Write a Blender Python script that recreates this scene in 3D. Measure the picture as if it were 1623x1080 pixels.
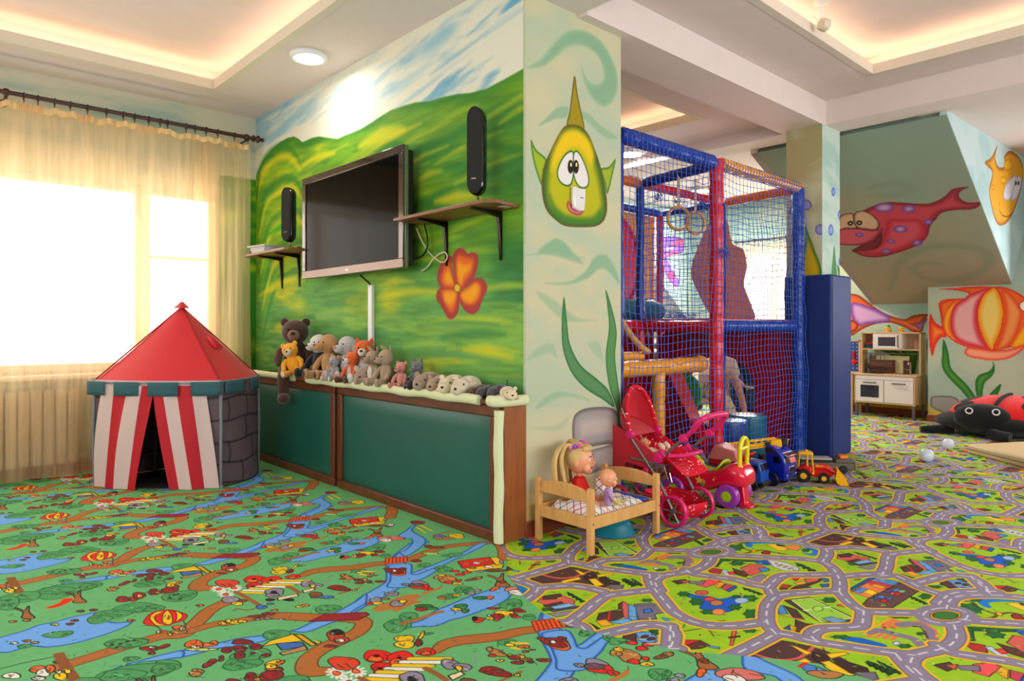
# Children's play room: written object by object. Units are metres, X runs along the play frame,
# Y runs along the wall that carries the television, Z is up.
import bpy, bmesh, math, random
import numpy as np
from mathutils import Vector, Matrix, Euler

S = bpy.context.scene
for o in list(bpy.data.objects):
    bpy.data.objects.remove(o, do_unlink=True)
random.seed(7)
PI = math.pi
H0 = 1.15                                   # eye height
YAW = math.atan(1188.5 / 1088.0)            # heading of the camera measured from +X

# ------------------------------------------------------------------ camera, sky, exposure
cam_d = bpy.data.cameras.new('camera')
cam = bpy.data.objects.new('camera', cam_d)
S.collection.objects.link(cam)
S.camera = cam
cam.location = (0, 0, H0)
cam.rotation_euler = (PI / 2, 0, YAW - PI / 2)
cam_d.sensor_width = 36.0
cam_d.lens = 36.0 * 1088.0 / 1623.0
cam_d.shift_y = -20.0 / 1623.0
cam_d.clip_start = 0.02

world = bpy.data.worlds.new('sky')
S.world = world
world.use_nodes = True
bg = world.node_tree.nodes['Background']
bg.inputs['Color'].default_value = (0.90, 0.95, 1.0, 1)
bg.inputs['Strength'].default_value = 3.2

S.view_settings.view_transform = 'Standard'
S.view_settings.look = 'None'
S.view_settings.gamma = 1.0
S.view_settings.use_curve_mapping = False
S.view_settings.exposure = 0.12
S.cycles.use_denoising = True
S.cycles.max_bounces = 8
S.cycles.diffuse_bounces = 5
S.cycles.transparent_max_bounces = 24
S.cycles.sample_clamp_indirect = 6.0


def area_light(name, loc, rot, sx, sy, power, col):
    d = bpy.data.lights.new(name, 'AREA')
    d.shape = 'RECTANGLE'
    d.size = sx
    d.size_y = sy
    d.energy = power
    d.color = col
    o = bpy.data.objects.new(name, d)
    S.collection.objects.link(o)
    o.location = loc
    o.rotation_euler = rot
    return o


# daylight that comes in through the room's windows (one lamp in each window opening)
DAY = (0.97, 0.96, 1.0)
area_light('daylight_window_wall', (0.0, 6.40, 1.65), (-PI / 2, 0, 0), 4.3, 1.5, 52, DAY)
area_light('daylight_back_wall', (3.4, -2.92, 1.75), (PI / 2, 0, 0), 6.4, 1.7, 130, DAY)
area_light('daylight_left_wall', (-2.42, 2.0, 1.7), (0, -PI / 2, 0), 1.6, 4.4, 50, DAY)
area_light('daylight_dormer', (9.82, 5.0, 1.75), (0, PI / 2, 0), 1.1, 1.7, 80, DAY)
area_light('daylight_right_wall', (9.42, 0.4, 1.75), (0, PI / 2, 0), 1.4, 2.2, 45, DAY)


# ------------------------------------------------------------------ materials
def lin(c):
    return tuple((v / 12.92 if v <= 0.04045 else ((v + 0.055) / 1.055) ** 2.4) for v in c[:3])


MATS = {}


def mat(name, col, rough=0.5, metal=0.0, bump=0.0, bscale=60.0, vary=0.0, vscale=6.0, spec=0.5, sheen=0.0,
        coat=0.0, alpha=1.0, trans=0.0, stretch=None):
    if name in MATS:
        return MATS[name]
    m = bpy.data.materials.new(name)
    m.use_nodes = True
    nt = m.node_tree
    p = nt.nodes['Principled BSDF']
    c = lin(col)
    p.inputs['Base Color'].default_value = (*c, 1)
    p.inputs['Roughness'].default_value = rough
    p.inputs['Metallic'].default_value = metal
    p.inputs['Specular IOR Level'].default_value = spec
    p.inputs['Sheen Weight'].default_value = sheen
    p.inputs['Coat Weight'].default_value = coat
    p.inputs['Alpha'].default_value = alpha
    p.inputs['Transmission Weight'].default_value = trans
    tc = nt.nodes.new('ShaderNodeTexCoord')
    src = tc.outputs['Object']
    if stretch:
        mp = nt.nodes.new('ShaderNodeMapping')
        mp.inputs['Scale'].default_value = stretch
        nt.links.new(src, mp.inputs['Vector'])
        src = mp.outputs['Vector']
    if vary > 0:
        n = nt.nodes.new('ShaderNodeTexNoise')
        n.inputs['Scale'].default_value = vscale
        n.inputs['Detail'].default_value = 4
        nt.links.new(src, n.inputs['Vector'])
        r = nt.nodes.new('ShaderNodeValToRGB')
        r.color_ramp.elements[0].position = 0.3
        r.color_ramp.elements[1].position = 0.7
        r.color_ramp.elements[0].color = (*[v * (1 - vary) for v in c], 1)
        r.color_ramp.elements[1].color = (*[min(1, v * (1 + vary)) for v in c], 1)
        nt.links.new(n.outputs['Fac'], r.inputs['Fac'])
        nt.links.new(r.outputs['Color'], p.inputs['Base Color'])
    if bump > 0:
        n = nt.nodes.new('ShaderNodeTexNoise')
        n.inputs['Scale'].default_value = bscale
        n.inputs['Detail'].default_value = 3
        nt.links.new(src, n.inputs['Vector'])
        b = nt.nodes.new('ShaderNodeBump')
        b.inputs['Strength'].default_value = bump
        b.inputs['Distance'].default_value = 0.01
        nt.links.new(n.outputs['Fac'], b.inputs['Height'])
        nt.links.new(b.outputs['Normal'], p.inputs['Normal'])
    MATS[name] = m
    return m


def emit(name, col, strength):
    if name in MATS:
        return MATS[name]
    m = bpy.data.materials.new(name)
    m.use_nodes = True
    p = m.node_tree.nodes['Principled BSDF']
    p.inputs['Base Color'].default_value = (*lin(col), 1)
    p.inputs['Emission Color'].default_value = (*lin(col), 1)
    p.inputs['Emission Strength'].default_value = strength
    MATS[name] = m
    return m


def image_mat(name, arr, rough=0.85, bump=0.05, bscale=90.0, interp='Linear', spec=0.3, grain=0.06, gscale=700):
    """a painted or printed surface: arr is an HxWx3 sRGB picture computed above, row 0 at the bottom"""
    h, w = arr.shape[:2]
    im = bpy.data.images.new(name, w, h, alpha=False)
    buf = np.ones((h, w, 4), dtype=np.float32)
    buf[..., :3] = np.clip(arr, 0, 1)
    im.pixels.foreach_set(buf.ravel())
    im.pack()
    m = bpy.data.materials.new(name)
    m.use_nodes = True
    nt = m.node_tree
    p = nt.nodes['Principled BSDF']
    p.inputs['Roughness'].default_value = rough
    p.inputs['Specular IOR Level'].default_value = spec
    t = nt.nodes.new('ShaderNodeTexImage')
    t.image = im
    t.interpolation = interp
    tc = nt.nodes.new('ShaderNodeTexCoord')
    n = nt.nodes.new('ShaderNodeTexNoise')
    n.inputs['Scale'].default_value = gscale
    nt.links.new(tc.outputs['Object'], n.inputs['Vector'])
    mx = nt.nodes.new('ShaderNodeMix')
    mx.data_type = 'RGBA'
    mx.blend_type = 'OVERLAY'
    mx.inputs[0].default_value = grain
    nt.links.new(t.outputs['Color'], mx.inputs[6])
    nt.links.new(n.outputs['Fac'], mx.inputs[7])
    nt.links.new(mx.outputs[2], p.inputs['Base Color'])
    n2 = nt.nodes.new('ShaderNodeTexNoise')
    n2.inputs['Scale'].default_value = bscale
    nt.links.new(tc.outputs['Object'], n2.inputs['Vector'])
    b = nt.nodes.new('ShaderNodeBump')
    b.inputs['Strength'].default_value = bump
    b.inputs['Distance'].default_value = 0.01
    nt.links.new(n2.outputs['Fac'], b.inputs['Height'])
    nt.links.new(b.outputs['Normal'], p.inputs['Normal'])
    MATS[name] = m
    return m


# ------------------------------------------------------------------ mesh helpers
def rotm(r):
    return Euler(r, 'XYZ').to_matrix()


class MB:
    """collects shapes; build() links them as ONE mesh object"""

    def __init__(self):
        self.v = []
        self.f = []
        self.fm = []
        self.cur = 0
        self.uv = {}

    def add(self, vs, fs, M=None):
        n = len(self.v)
        for p in vs:
            self.v.append(tuple(M @ Vector(p)) if M is not None else tuple(p))
        for f in fs:
            self.f.append([i + n for i in f])
            self.fm.append(self.cur)
        return self

    def box(self, c, s, rot=None):
        x, y, z = s[0] / 2, s[1] / 2, s[2] / 2
        vs = [(-x, -y, -z), (x, -y, -z), (x, y, -z), (-x, y, -z), (-x, -y, z), (x, -y, z), (x, y, z), (-x, y, z)]
        R = rotm(rot) if rot else None
        vs = [tuple((R @ Vector(p) if R else Vector(p)) + Vector(c)) for p in vs]
        return self.add(vs, [(0, 3, 2, 1), (4, 5, 6, 7), (0, 1, 5, 4), (1, 2, 6, 5), (2, 3, 7, 6), (3, 0, 4, 7)])

    def bx(self, x0, x1, y0, y1, z0, z1):
        return self.box(((x0 + x1) / 2, (y0 + y1) / 2, (z0 + z1) / 2), (abs(x1 - x0), abs(y1 - y0), abs(z1 - z0)))

    def ell(self, c, r, rot=None, nu=18, nv=11, zmin=None):
        R = rotm(rot) if rot else Matrix.Identity(3)
        vs = []
        for j in range(1, nv):
            ph = PI * j / nv
            for i in range(nu):
                th = 2 * PI * i / nu
                p = Vector((r[0] * math.sin(ph) * math.cos(th), r[1] * math.sin(ph) * math.sin(th), r[2] * math.cos(ph)))
                if zmin is not None:
                    p.z = max(p.z, zmin)
                vs.append(R @ p + Vector(c))
        vs.append(R @ Vector((0, 0, r[2])) + Vector(c))
        vs.append(R @ Vector((0, 0, -r[2] if zmin is None else max(-r[2], zmin))) + Vector(c))
        fs = []
        for j in range(nv - 2):
            for i in range(nu):
                a = j * nu + i
                b = j * nu + (i + 1) % nu
                fs.append((a, a + nu, b + nu, b))
        T = (nv - 1) * nu
        for i in range(nu):
            fs.append((T, i, (i + 1) % nu))
            fs.append((T + 1, (nv - 2) * nu + (i + 1) % nu, (nv - 2) * nu + i))
        return self.add([tuple(p) for p in vs], fs)

    def tube(self, pts, r, n=10, closed=False, caps=True, flat=1.0):
        P = [Vector(p) for p in pts]
        m = len(P)
        rr = r if isinstance(r, (list, tuple)) else [r] * m
        vs, fs = [], []
        up = None
        for i in range(m):
            if closed:
                t = P[(i + 1) % m] - P[i - 1]
            else:
                t = P[min(i + 1, m - 1)] - P[max(i - 1, 0)]
            t.normalize()
            if up is None:
                up = Vector((0, 0, 1)) if abs(t.z) < 0.9 else Vector((0, 1, 0))
            a = t.cross(up)
            if a.length < 1e-5:
                a = t.cross(Vector((1, 0, 0)))
            a.normalize()
            b = a.cross(t)
            b.normalize()
            up = b
            for k in range(n):
                th = 2 * PI * k / n
                vs.append(P[i] + a * math.cos(th) * rr[i] + b * math.sin(th) * rr[i] * flat)
        for i in range(m if closed else m - 1):
            for k in range(n):
                a0 = i * n + k
                a1 = i * n + (k + 1) % n
                b0 = ((i + 1) % m) * n + k
                b1 = ((i + 1) % m) * n + (k + 1) % n
                fs.append((a0, b0, b1, a1))
        if caps and not closed:
            fs.append(tuple(range(n)))
            fs.append(tuple(reversed(range((m - 1) * n, m * n))))
        return self.add([tuple(p) for p in vs], fs)

    def cyl(self, a, b, r, n=20, r2=None):
        return self.tube([a, b], [r, r if r2 is None else r2], n)

    def lathe(self, prof, c=(0, 0, 0), n=28, rot=None, sx=1.0, sy=1.0, cap=True):
        R = rotm(rot) if rot else Matrix.Identity(3)
        vs, fs = [], []
        for (r, z) in prof:
            for k in range(n):
                th = 2 * PI * k / n
                vs.append(tuple(R @ Vector((r * math.cos(th) * sx, r * math.sin(th) * sy, z)) + Vector(c)))
        m = len(prof)
        for i in range(m - 1):
            for k in range(n):
                a0 = i * n + k
                a1 = i * n + (k + 1) % n
                fs.append((a0, a1, a1 + n, a0 + n))
        if cap and prof[0][0] > 1e-6:
            fs.append(tuple(reversed(range(n))))
        if cap and prof[-1][0] > 1e-6:
            fs.append(tuple(range((m - 1) * n, m * n)))
        return self.add(vs, fs)

    def prism(self, pts, t0, t1, axis='y'):
        """2D outline (a,b) pushed along an axis: y -> (a,t,b), x -> (t,a,b), z -> (a,b,t)"""
        def mk(a, b, t):
            return (a, t, b) if axis == 'y' else ((t, a, b) if axis == 'x' else (a, b, t))
        n = len(pts)
        vs = [mk(a, b, t0) for a, b in pts] + [mk(a, b, t1) for a, b in pts]
        fs = [tuple(reversed(range(n))), tuple(range(n, 2 * n))]
        for i in range(n):
            j = (i + 1) % n
            fs.append((i, j, j + n, i + n))
        return self.add(vs, fs)

    def grid(self, nu, nv, fn, closed_u=False):
        vs = [tuple(fn(i, j)) for j in range(nv) for i in range(nu)]
        fs = []
        for j in range(nv - 1):
            for i in range(nu if closed_u else nu - 1):
                a = j * nu + i
                b = j * nu + (i + 1) % nu
                fs.append((a, b, b + nu, a + nu))
        return self.add(vs, fs)

    def build(self, name, m, parent=None, bevel=0.0, angle=40, solid=0.0, uvfn=None, subsurf=0, segs=2, flip_fix=True):
        me = bpy.data.meshes.new(name)
        me.from_pydata(self.v, [], self.f)
        for mm in (m if isinstance(m, (list, tuple)) else [m]):
            me.materials.append(mm)
        if isinstance(m, (list, tuple)):
            me.polygons.foreach_set('material_index', self.fm)
        if flip_fix:
            bm = bmesh.new()
            bm.from_mesh(me)
            bmesh.ops.recalc_face_normals(bm, faces=bm.faces)
            bm.to_mesh(me)
            bm.free()
        if uvfn:
            uv = me.uv_layers.new(name='UVMap')
            co = np.zeros(len(me.vertices) * 3, dtype=np.float32)
            me.vertices.foreach_get('co', co)
            co = co.reshape(-1, 3)
            li = np.zeros(len(me.loops), dtype=np.int32)
            me.loops.foreach_get('vertex_index', li)
            u, v = uvfn(co[li])
            uv.data.foreach_set('uv', np.stack([u, v], 1).astype(np.float32).ravel())
        me.shade_smooth()
        me.set_sharp_from_angle(angle=math.radians(angle))
        o = bpy.data.objects.new(name, me)
        S.collection.objects.link(o)
        if parent is not None:
            o.parent = parent
        if solid:
            s = o.modifiers.new('solid', 'SOLIDIFY')
            s.thickness = solid
        if bevel:
            b = o.modifiers.new('bevel', 'BEVEL')
            b.width = bevel
            b.segments = segs
            b.limit_method = 'ANGLE'
            b.angle_limit = math.radians(35)
        if subsurf:
            s = o.modifiers.new('sub', 'SUBSURF')
            s.levels = s.render_levels = subsurf
        return o


def thing(name, label, cat, loc=(0, 0, 0), rz=0.0, group=None):
    o = bpy.data.objects.new(name, None)
    S.collection.objects.link(o)
    o.empty_display_size = 0.1
    o.location = loc
    o.rotation_euler = (0, 0, rz)
    o['label'] = label
    o['category'] = cat
    if group:
        o['group'] = group
    return o


def tag(o, label=None, cat=None, group=None, kind=None):
    if label:
        o['label'] = label
    if cat:
        o['category'] = cat
    if group:
        o['group'] = group
    if kind:
        o['kind'] = kind
    return o


def struct(o, label=None):
    o['kind'] = 'structure'
    if label:
        o['label'] = label
    return o


# plain measuring helpers: a sight line read off the photograph, met with a known plane of the room
FX, FY = math.cos(YAW), math.sin(YAW)


def sight(px, py):
    a, b = (px - 811.5) / 1088.0, (520.0 - py) / 1088.0
    return FX + a * FY, FY - a * FX, b


def on_floor(px, py, z=0.0):
    d = sight(px, py)
    t = (z - H0) / d[2]
    return d[0] * t, d[1] * t


def on_x(px, py, X):
    d = sight(px, py)
    t = X / d[0]
    return d[1] * t, H0 + d[2] * t


def on_y(px, py, Y):
    d = sight(px, py)
    t = Y / d[1]
    return d[0] * t, H0 + d[2] * t

# ------------------------------------------------------------------ a small painter for murals and printed carpets
def spline(pts, n=5, closed=True):
    P = [np.array(p, float) for p in pts]
    m = len(P)
    out = []
    rng = range(m) if closed else range(m - 1)
    for i in rng:
        p0 = P[(i - 1) % m] if closed or i > 0 else P[i]
        p1, p2 = P[i], P[(i + 1) % m]
        p3 = P[(i + 2) % m] if closed or i + 2 < m else P[(i + 1) % m]
        for k in range(n):
            t = k / n
            out.append(0.5 * ((2 * p1) + (-p0 + p2) * t + (2 * p0 - 5 * p1 + 4 * p2 - p3) * t * t + (-p0 + 3 * p1 - 3 * p2 + p3) * t ** 3))
    if not closed:
        out.append(P[-1])
    return np.array(out)


_rs = np.random.RandomState(3)
_tab = _rs.rand(257, 257)


def vnoise(x, y, seed=0):
    x = np.asarray(x) + seed * 17.31
    y = np.asarray(y) + seed * 7.77
    xi = np.floor(x).astype(int)
    yi = np.floor(y).astype(int)
    fx = x - xi
    fy = y - yi
    fx = fx * fx * (3 - 2 * fx)
    fy = fy * fy * (3 - 2 * fy)
    a = _tab[yi % 256, xi % 256]
    b = _tab[yi % 256, (xi + 1) % 256]
    c = _tab[(yi + 1) % 256, xi % 256]
    d = _tab[(yi + 1) % 256, (xi + 1) % 256]
    return (a * (1 - fx) + b * fx) * (1 - fy) + (c * (1 - fx) + d * fx) * fy


def fnoise(x, y, seed=0, o=3):
    s, a, t = 0, 1.0, 0
    for k in range(o):
        s = s + a * vnoise(x * 2 ** k, y * 2 ** k, seed + k)
        t += a
        a *= 0.5
    return s / t


def sstep(a, b, x):
    t = np.clip((x - a) / (b - a + 1e-9), 0, 1)
    return t * t * (3 - 2 * t)


class Canvas:
    def __init__(s, u0, v0, u1, v1, ppm, base, conv=None):
        s.u0, s.v0, s.ppm = u0, v0, ppm
        s.W, s.H = int(round((u1 - u0) * ppm)), int(round((v1 - v0) * ppm))
        s.a = np.zeros((s.H, s.W, 3), dtype=np.float32)
        s.a[:] = base
        s.U, s.V = np.meshgrid(u0 + (np.arange(s.W) + 0.5) / ppm, v0 + (np.arange(s.H) + 0.5) / ppm)
        s.conv = conv
        s.u1, s.v1 = u1, v1

    def _offs(s):
        return [(0, 0)]

    def _win(s, lo, hi, pad):
        i0 = max(0, int((lo[0] - pad - s.u0) * s.ppm))
        i1 = min(s.W, int((hi[0] + pad - s.u0) * s.ppm) + 2)
        j0 = max(0, int((lo[1] - pad - s.v0) * s.ppm))
        j1 = min(s.H, int((hi[1] + pad - s.v0) * s.ppm) + 2)
        return i0, i1, j0, j1

    def _dist(s, P, U, V, closed, wid=None):
        D = np.full(U.shape, 1e9, dtype=np.float32)
        inside = np.zeros(U.shape, bool)
        m = len(P)
        for k in range(m if closed else m - 1):
            x0, y0 = P[k]
            x1, y1 = P[(k + 1) % m]
            dx, dy = x1 - x0, y1 - y0
            L = dx * dx + dy * dy + 1e-12
            t = np.clip(((U - x0) * dx + (V - y0) * dy) / L, 0, 1)
            d = np.hypot(U - (x0 + t * dx), V - (y0 + t * dy))
            if wid is not None:
                d = d - (wid[k] * (1 - t) + wid[(k + 1) % m] * t)
            D = np.minimum(D, d)
            if closed and y0 != y1:
                c = ((y0 > V) != (y1 > V)) & (U < (x1 - x0) * (V - y0) / (y1 - y0) + x0)
                inside ^= c
        return D, inside

    def shape(s, pts, col, edge=None, ew=0.02, line=None, lw=0.004, soft=0.003, alpha=1.0, smooth=True, n=5, hl=None):
        P = np.array([s.conv(*p) for p in pts]) if s.conv else np.array(pts, float)
        if smooth:
            P = spline(P, n)
        col = np.array(col, np.float32)
        for ox, oy in s._offs():
            Q = P + (ox, oy)
            i0, i1, j0, j1 = s._win(Q.min(0), Q.max(0), soft + lw * 2)
            if i1 <= i0 or j1 <= j0:
                continue
            U, V = s.U[j0:j1, i0:i1], s.V[j0:j1, i0:i1]
            D, ins = s._dist(Q, U, V, True)
            sd = np.where(ins, D, -D)
            C = np.broadcast_to(col, U.shape + (3,))
            if edge is not None:
                k = sstep(0, ew, sd)[..., None]
                C = np.array(edge, np.float32) * (1 - k) + C * k
            if hl is not None:
                k = sstep(ew, ew * 3.0, sd)[..., None]
                C = C * (1 - k) + np.array(hl, np.float32) * k
            A = sstep(-soft, soft, sd)[..., None] * alpha
            s.a[j0:j1, i0:i1] = s.a[j0:j1, i0:i1] * (1 - A) + C * A
            if line is not None:
                A = (1 - sstep(lw * 0.4, lw, D))[..., None] * alpha
                s.a[j0:j1, i0:i1] = s.a[j0:j1, i0:i1] * (1 - A) + np.array(line, np.float32) * A

    def stroke(s, pts, width, col, soft=0.003, alpha=1.0, smooth=True, dash=None, n=5):
        P = np.array([s.conv(*p) for p in pts]) if s.conv else np.array(pts, float)
        w = width if isinstance(width, (list, tuple)) else [width] * len(P)
        w = np.array(w, float) / 2
        if smooth and len(P) > 2:
            m = len(P)
            P = spline(P, n, closed=False)
            w = np.interp(np.linspace(0, m - 1, len(P)), np.arange(m), w)
        if dash:
            on, off = dash
            seg = np.hypot(*(P[1:] - P[:-1]).T)
            cum = np.concatenate([[0], np.cumsum(seg)])
            q = 0.0
            parts = []
            while q < cum[-1]:
                e = min(q + on, cum[-1])
                ts = [q, (q + e) / 2, e]
                parts.append(np.stack([np.interp(ts, cum, P[:, 0]), np.interp(ts, cum, P[:, 1])], 1))
                q += on + off
            conv, s.conv = s.conv, None
            for pp in parts:
                s.stroke(pp, float(w[0] * 2), col, soft, alpha, smooth=False)
            s.conv = conv
            return
        for ox, oy in s._offs():
            Q = P + (ox, oy)
            i0, i1, j0, j1 = s._win(Q.min(0), Q.max(0), soft + w.max())
            if i1 <= i0 or j1 <= j0:
                continue
            U, V = s.U[j0:j1, i0:i1], s.V[j0:j1, i0:i1]
            D, _ = s._dist(Q, U, V, False, w)
            A = (1 - sstep(-soft, soft, D))[..., None] * alpha
            s.a[j0:j1, i0:i1] = s.a[j0:j1, i0:i1] * (1 - A) + np.array(col, np.float32) * A

    def ell(s, cx, cy, rx, ry, col, rot=0.0, **k):
        c, q = math.cos(rot), math.sin(rot)
        pts = []
        for i in range(10):
            t = 2 * PI * i / 10
            x, y = rx * math.cos(t), ry * math.sin(t)
            pts.append((cx + x * c - y * q, cy + x * q + y * c))
        s.shape(pts, col, n=3, **k)


def zm(ox, oy, sc, pts):
    return [(ox + x / sc, oy + y / sc) for x, y in pts]


# ---- the green fairy-tale carpet: one printed repeat, 1.017 m along Y
GP = 1.017


def floor_conv(px, py):
    return on_floor(px, py)


def green_conv(px, py):                      # the printed rows drift 24 mm to the side in every repeat
    x, y = on_floor(px, py)
    return x + 0.024 * y / GP, y


GC = Canvas(0.0, 0.0, 2.6, GP, 620, (0.40, 0.70, 0.44), conv=green_conv)
GC._offs = lambda: [(0.0, GP * j) for j in range(-7, 4)]
GC.a *= (0.97 + 0.06 * fnoise(GC.U * 30, GC.V * 30, 2))[..., None]
BLU, BLD, BRN, BRD = (0.42, 0.65, 0.92), (0.16, 0.36, 0.66), (0.70, 0.41, 0.18), (0.40, 0.22, 0.10)
DKG, OUT = (0.17, 0.42, 0.22), (0.12, 0.20, 0.13)
A_ = lambda p: zm(0, 880, 5.4, p)
B_ = lambda p: zm(280, 880, 5.4, p)
C_ = lambda p: zm(560, 860, 4.91, p)
D_ = lambda p: zm(840, 840, 4.91, p)
G_ = lambda p: zm(820, 980, 5.41, p)
H_ = lambda p: zm(300, 760, 4.7735, p)


def water(p):
    GC.shape(p, BLU, edge=(0.24, 0.47, 0.82), ew=0.012, line=BLD, lw=0.005)


def path(p, w=0.055):
    GC.stroke(p, [q + 0.01 for q in w] if isinstance(w, list) else w + 0.01, BRD)
    GC.stroke(p, w, BRN)


path(A_([(440, 985), (600, 940), (800, 880), (1000, 815), (1200, 755), (1400, 700), (1560, 690)]) + B_([(100, 650), (200, 560), (260, 500), (340, 450), (430, 410)]), 0.06)
path(B_([(120, 660), (330, 600), (450, 590), (650, 550), (850, 530), (1000, 535), (1180, 545), (1400, 545), (1590, 575), (1560, 660), (1400, 740), (1250, 810), (1130, 900), (1120, 990), (1200, 1010), (1320, 1000)]), [0.04, 0.045, 0.045, 0.05, 0.06, 0.065, 0.065, 0.065, 0.06, 0.06, 0.065, 0.065, 0.065, 0.07, 0.06, 0.04])
path(C_([(650, 850), (720, 800), (850, 770), (1000, 755), (1150, 735), (1300, 700), (1430, 685)]), [0.035, 0.06, 0.065, 0.065, 0.06, 0.055, 0.055])
path(C_([(430, 145), (560, 90), (720, 40), (900, 20), (1030, 10)]), 0.05)
path(C_([(1130, 10), (1170, 60), (1178, 130)]), 0.06)
water(C_([(470, 0), (300, 120), (255, 190), (255, 300), (200, 350), (60, 430), (0, 480), (-60, 520), (-40, 580), (120, 490), (300, 400), (420, 320), (520, 270), (640, 215), (760, 155), (900, 90), (1000, 40), (1040, 10), (960, 20), (860, 80), (700, 150), (560, 205), (470, 240), (430, 235), (405, 175), (400, 115), (440, 80), (520, 30), (590, 0)]))
water(H_([(835, 292), (900, 285), (985, 255), (1060, 215), (1070, 190), (1030, 165), (1015, 145), (1055, 120), (1020, 125), (970, 150), (910, 178), (960, 190), (985, 195), (980, 215), (920, 250), (860, 270)]))
water(B_([(1620, 340), (1540, 400), (1400, 480), (1340, 510), (1230, 560), (1150, 590), (1040, 640), (980, 660), (1110, 670), (1250, 620), (1400, 560), (1480, 510), (1570, 450), (1620, 420)]))
water(B_([(760, 700), (560, 720), (370, 760), (150, 810), (0, 835), (-30, 870), (0, 890), (120, 870), (360, 810), (520, 790), (760, 745)]))
water(A_([(1560, 830), (1400, 860), (1220, 910), (1080, 950), (1240, 945), (1450, 900), (1560, 885)]))
water(A_([(1040, 960), (950, 1000), (780, 1080), (900, 1080), (1000, 1020)]))
water(A_([(-60, 740), (200, 660), (330, 610), (480, 580), (620, 540), (780, 510), (880, 495), (900, 560), (980, 590), (1120, 580), (1080, 620), (900, 690), (700, 750), (560, 780), (400, 800), (280, 790), (150, 820), (60, 845), (-60, 830)]))
water(C_([(400, 650), (480, 630), (560, 600), (640, 540), (760, 490), (900, 430), (1050, 380), (1140, 345), (1180, 350), (1220, 400), (1210, 440), (1130, 490), (1000, 540), (860, 590), (760, 615), (640, 660), (520, 665), (440, 670)]))
water(D_([(90, 700), (110, 655), (160, 680), (230, 725), (120, 735)]))
water(D_([(100, 810), (280, 790), (340, 850), (370, 920), (430, 930), (480, 900), (590, 830), (670, 830), (600, 890), (560, 950), (490, 1020), (420, 1100), (220, 1100), (200, 1020), (160, 920), (110, 860)]))
# bridges
GC.shape(B_([(1130, 580), (1270, 515), (1620, 500), (1650, 520), (1560, 565), (1300, 575)]), (0.60, 0.12, 0.16), line=(0.3, 0.05, 0.08), smooth=False)
GC.shape(C_([(250, 130), (415, 115), (420, 160), (245, 178)]), (0.93, 0.34, 0.10), line=(0.5, 0.15, 0.05), smooth=False)
for q in range(1, 6):
    GC.stroke(C_([(250 + q * 28, 128 - q * 2), (246 + q * 29, 174 - q * 2)]), 0.006, (0.55, 0.16, 0.05))


def motif(crop, L, line=OUT, lw=0.0032):
    for it in L:
        cx, cy, rx, ry, col = it[:5]
        rot = it[5] if len(it) > 5 else 0.0
        c, q = math.cos(rot), math.sin(rot)
        pts = []
        for i in range(9):
            t = 2 * PI * i / 9
            k = 1 + 0.10 * math.sin(3 * t + cx)
            x, y = k * rx * math.cos(t), k * ry * math.sin(t)
            pts.append((cx + x * c - y * q, cy + x * q + y * c))
        GC.shape(crop(pts), col, line=line, lw=lw, n=3)
        if rx > 22:                                    # pen marks inside the little figures
            for _ in range(3):
                a, r1 = random.uniform(0, 6.28), random.uniform(0.1, 0.7)
                x0, y0 = cx + rx * r1 * math.cos(a), cy + ry * r1 * math.sin(a)
                GC.stroke(crop([(x0, y0), (x0 + rx * random.uniform(-.5, .5), y0 + ry * random.uniform(-.7, .7))]), 0.0035, random.choice([OUT, (0.30, 0.08, 0.06), tuple(min(1, v * 1.35 + .08) for v in col)]), smooth=False)


RED, MAR, YEL, ORG, WHT, GRY, TAN, GRN = (0.88, 0.13, 0.08), (0.58, 0.12, 0.14), (0.93, 0.76, 0.08), (0.90, 0.38, 0.12), (0.90, 0.90, 0.86), (0.56, 0.52, 0.60), (0.72, 0.48, 0.25), (0.20, 0.50, 0.26)
# balloon
for k, (rx, cc) in enumerate([(185, RED), (140, YEL), (95, RED), (45, YEL)]):
    motif(A_, [(1408 + k * 8, 548, rx, 66 - k * 2, cc, -0.12)], line=(0.5, 0.1, 0.05))
GC.stroke(A_([(1330, 612), (1400, 665)]), 0.004, OUT)
GC.stroke(A_([(1570, 575), (1590, 610)]), 0.004, OUT)
motif(A_, [(1530, 632, 55, 22, ORG), (1390, 668, 45, 14, ORG), (1355, 668, 16, 12, WHT), (1560, 640, 25, 14, WHT), (1530, 668, 75, 16, TAN), (1455, 690, 20, 9, YEL)])
# trees, bushes, tufts
TREES = [(A_, 480, 330, 190, 55), (A_, 700, 275, 170, 40), (A_, 180, 370, 180, 45), (A_, 60, 420, 110, 60), (A_, 560, 300, 120, 40), (A_, 1240, 1000, 290, 60), (A_, 1050, 1040, 200, 50), (A_, 1390, 985, 100, 40),
         (A_, 1150, 465, 210, 45), (A_, 950, 520, 170, 40), (A_, 1320, 465, 90, 25), (A_, 850, 560, 110, 35), (A_, 1070, 760, 190, 36), (A_, 1500, 365, 110, 45), (A_, 560, 150 + 0, 130, 25), (A_, 500, 690, 130, 26),
         (B_, 60, 355, 120, 45), (B_, 560, 940, 170, 55), (B_, 640, 860, 180, 50), (B_, 1290, 470, 110, 35), (B_, 850, 690, 120, 40), (B_, 880, 55, 90, 30), (C_, 680, 205, 50, 18), (C_, 330, 660, 90, 50), (C_, 430, 590, 70, 40),
         (C_, 1230, 490, 90, 40), (C_, 740, 430, 80, 22), (C_, 850, 375, 70, 25), (C_, 1190, 785, 70, 20), (C_, 580, 720, 40, 10), (D_, 680, 870, 70, 34), (D_, 440, 810, 60, 30), (A_, 1120, 900, 70, 20), (A_, 210, 790, 60, 18), (C_, 770, 105, 80, 16), (C_, 250, 110, 40, 14)]
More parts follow.
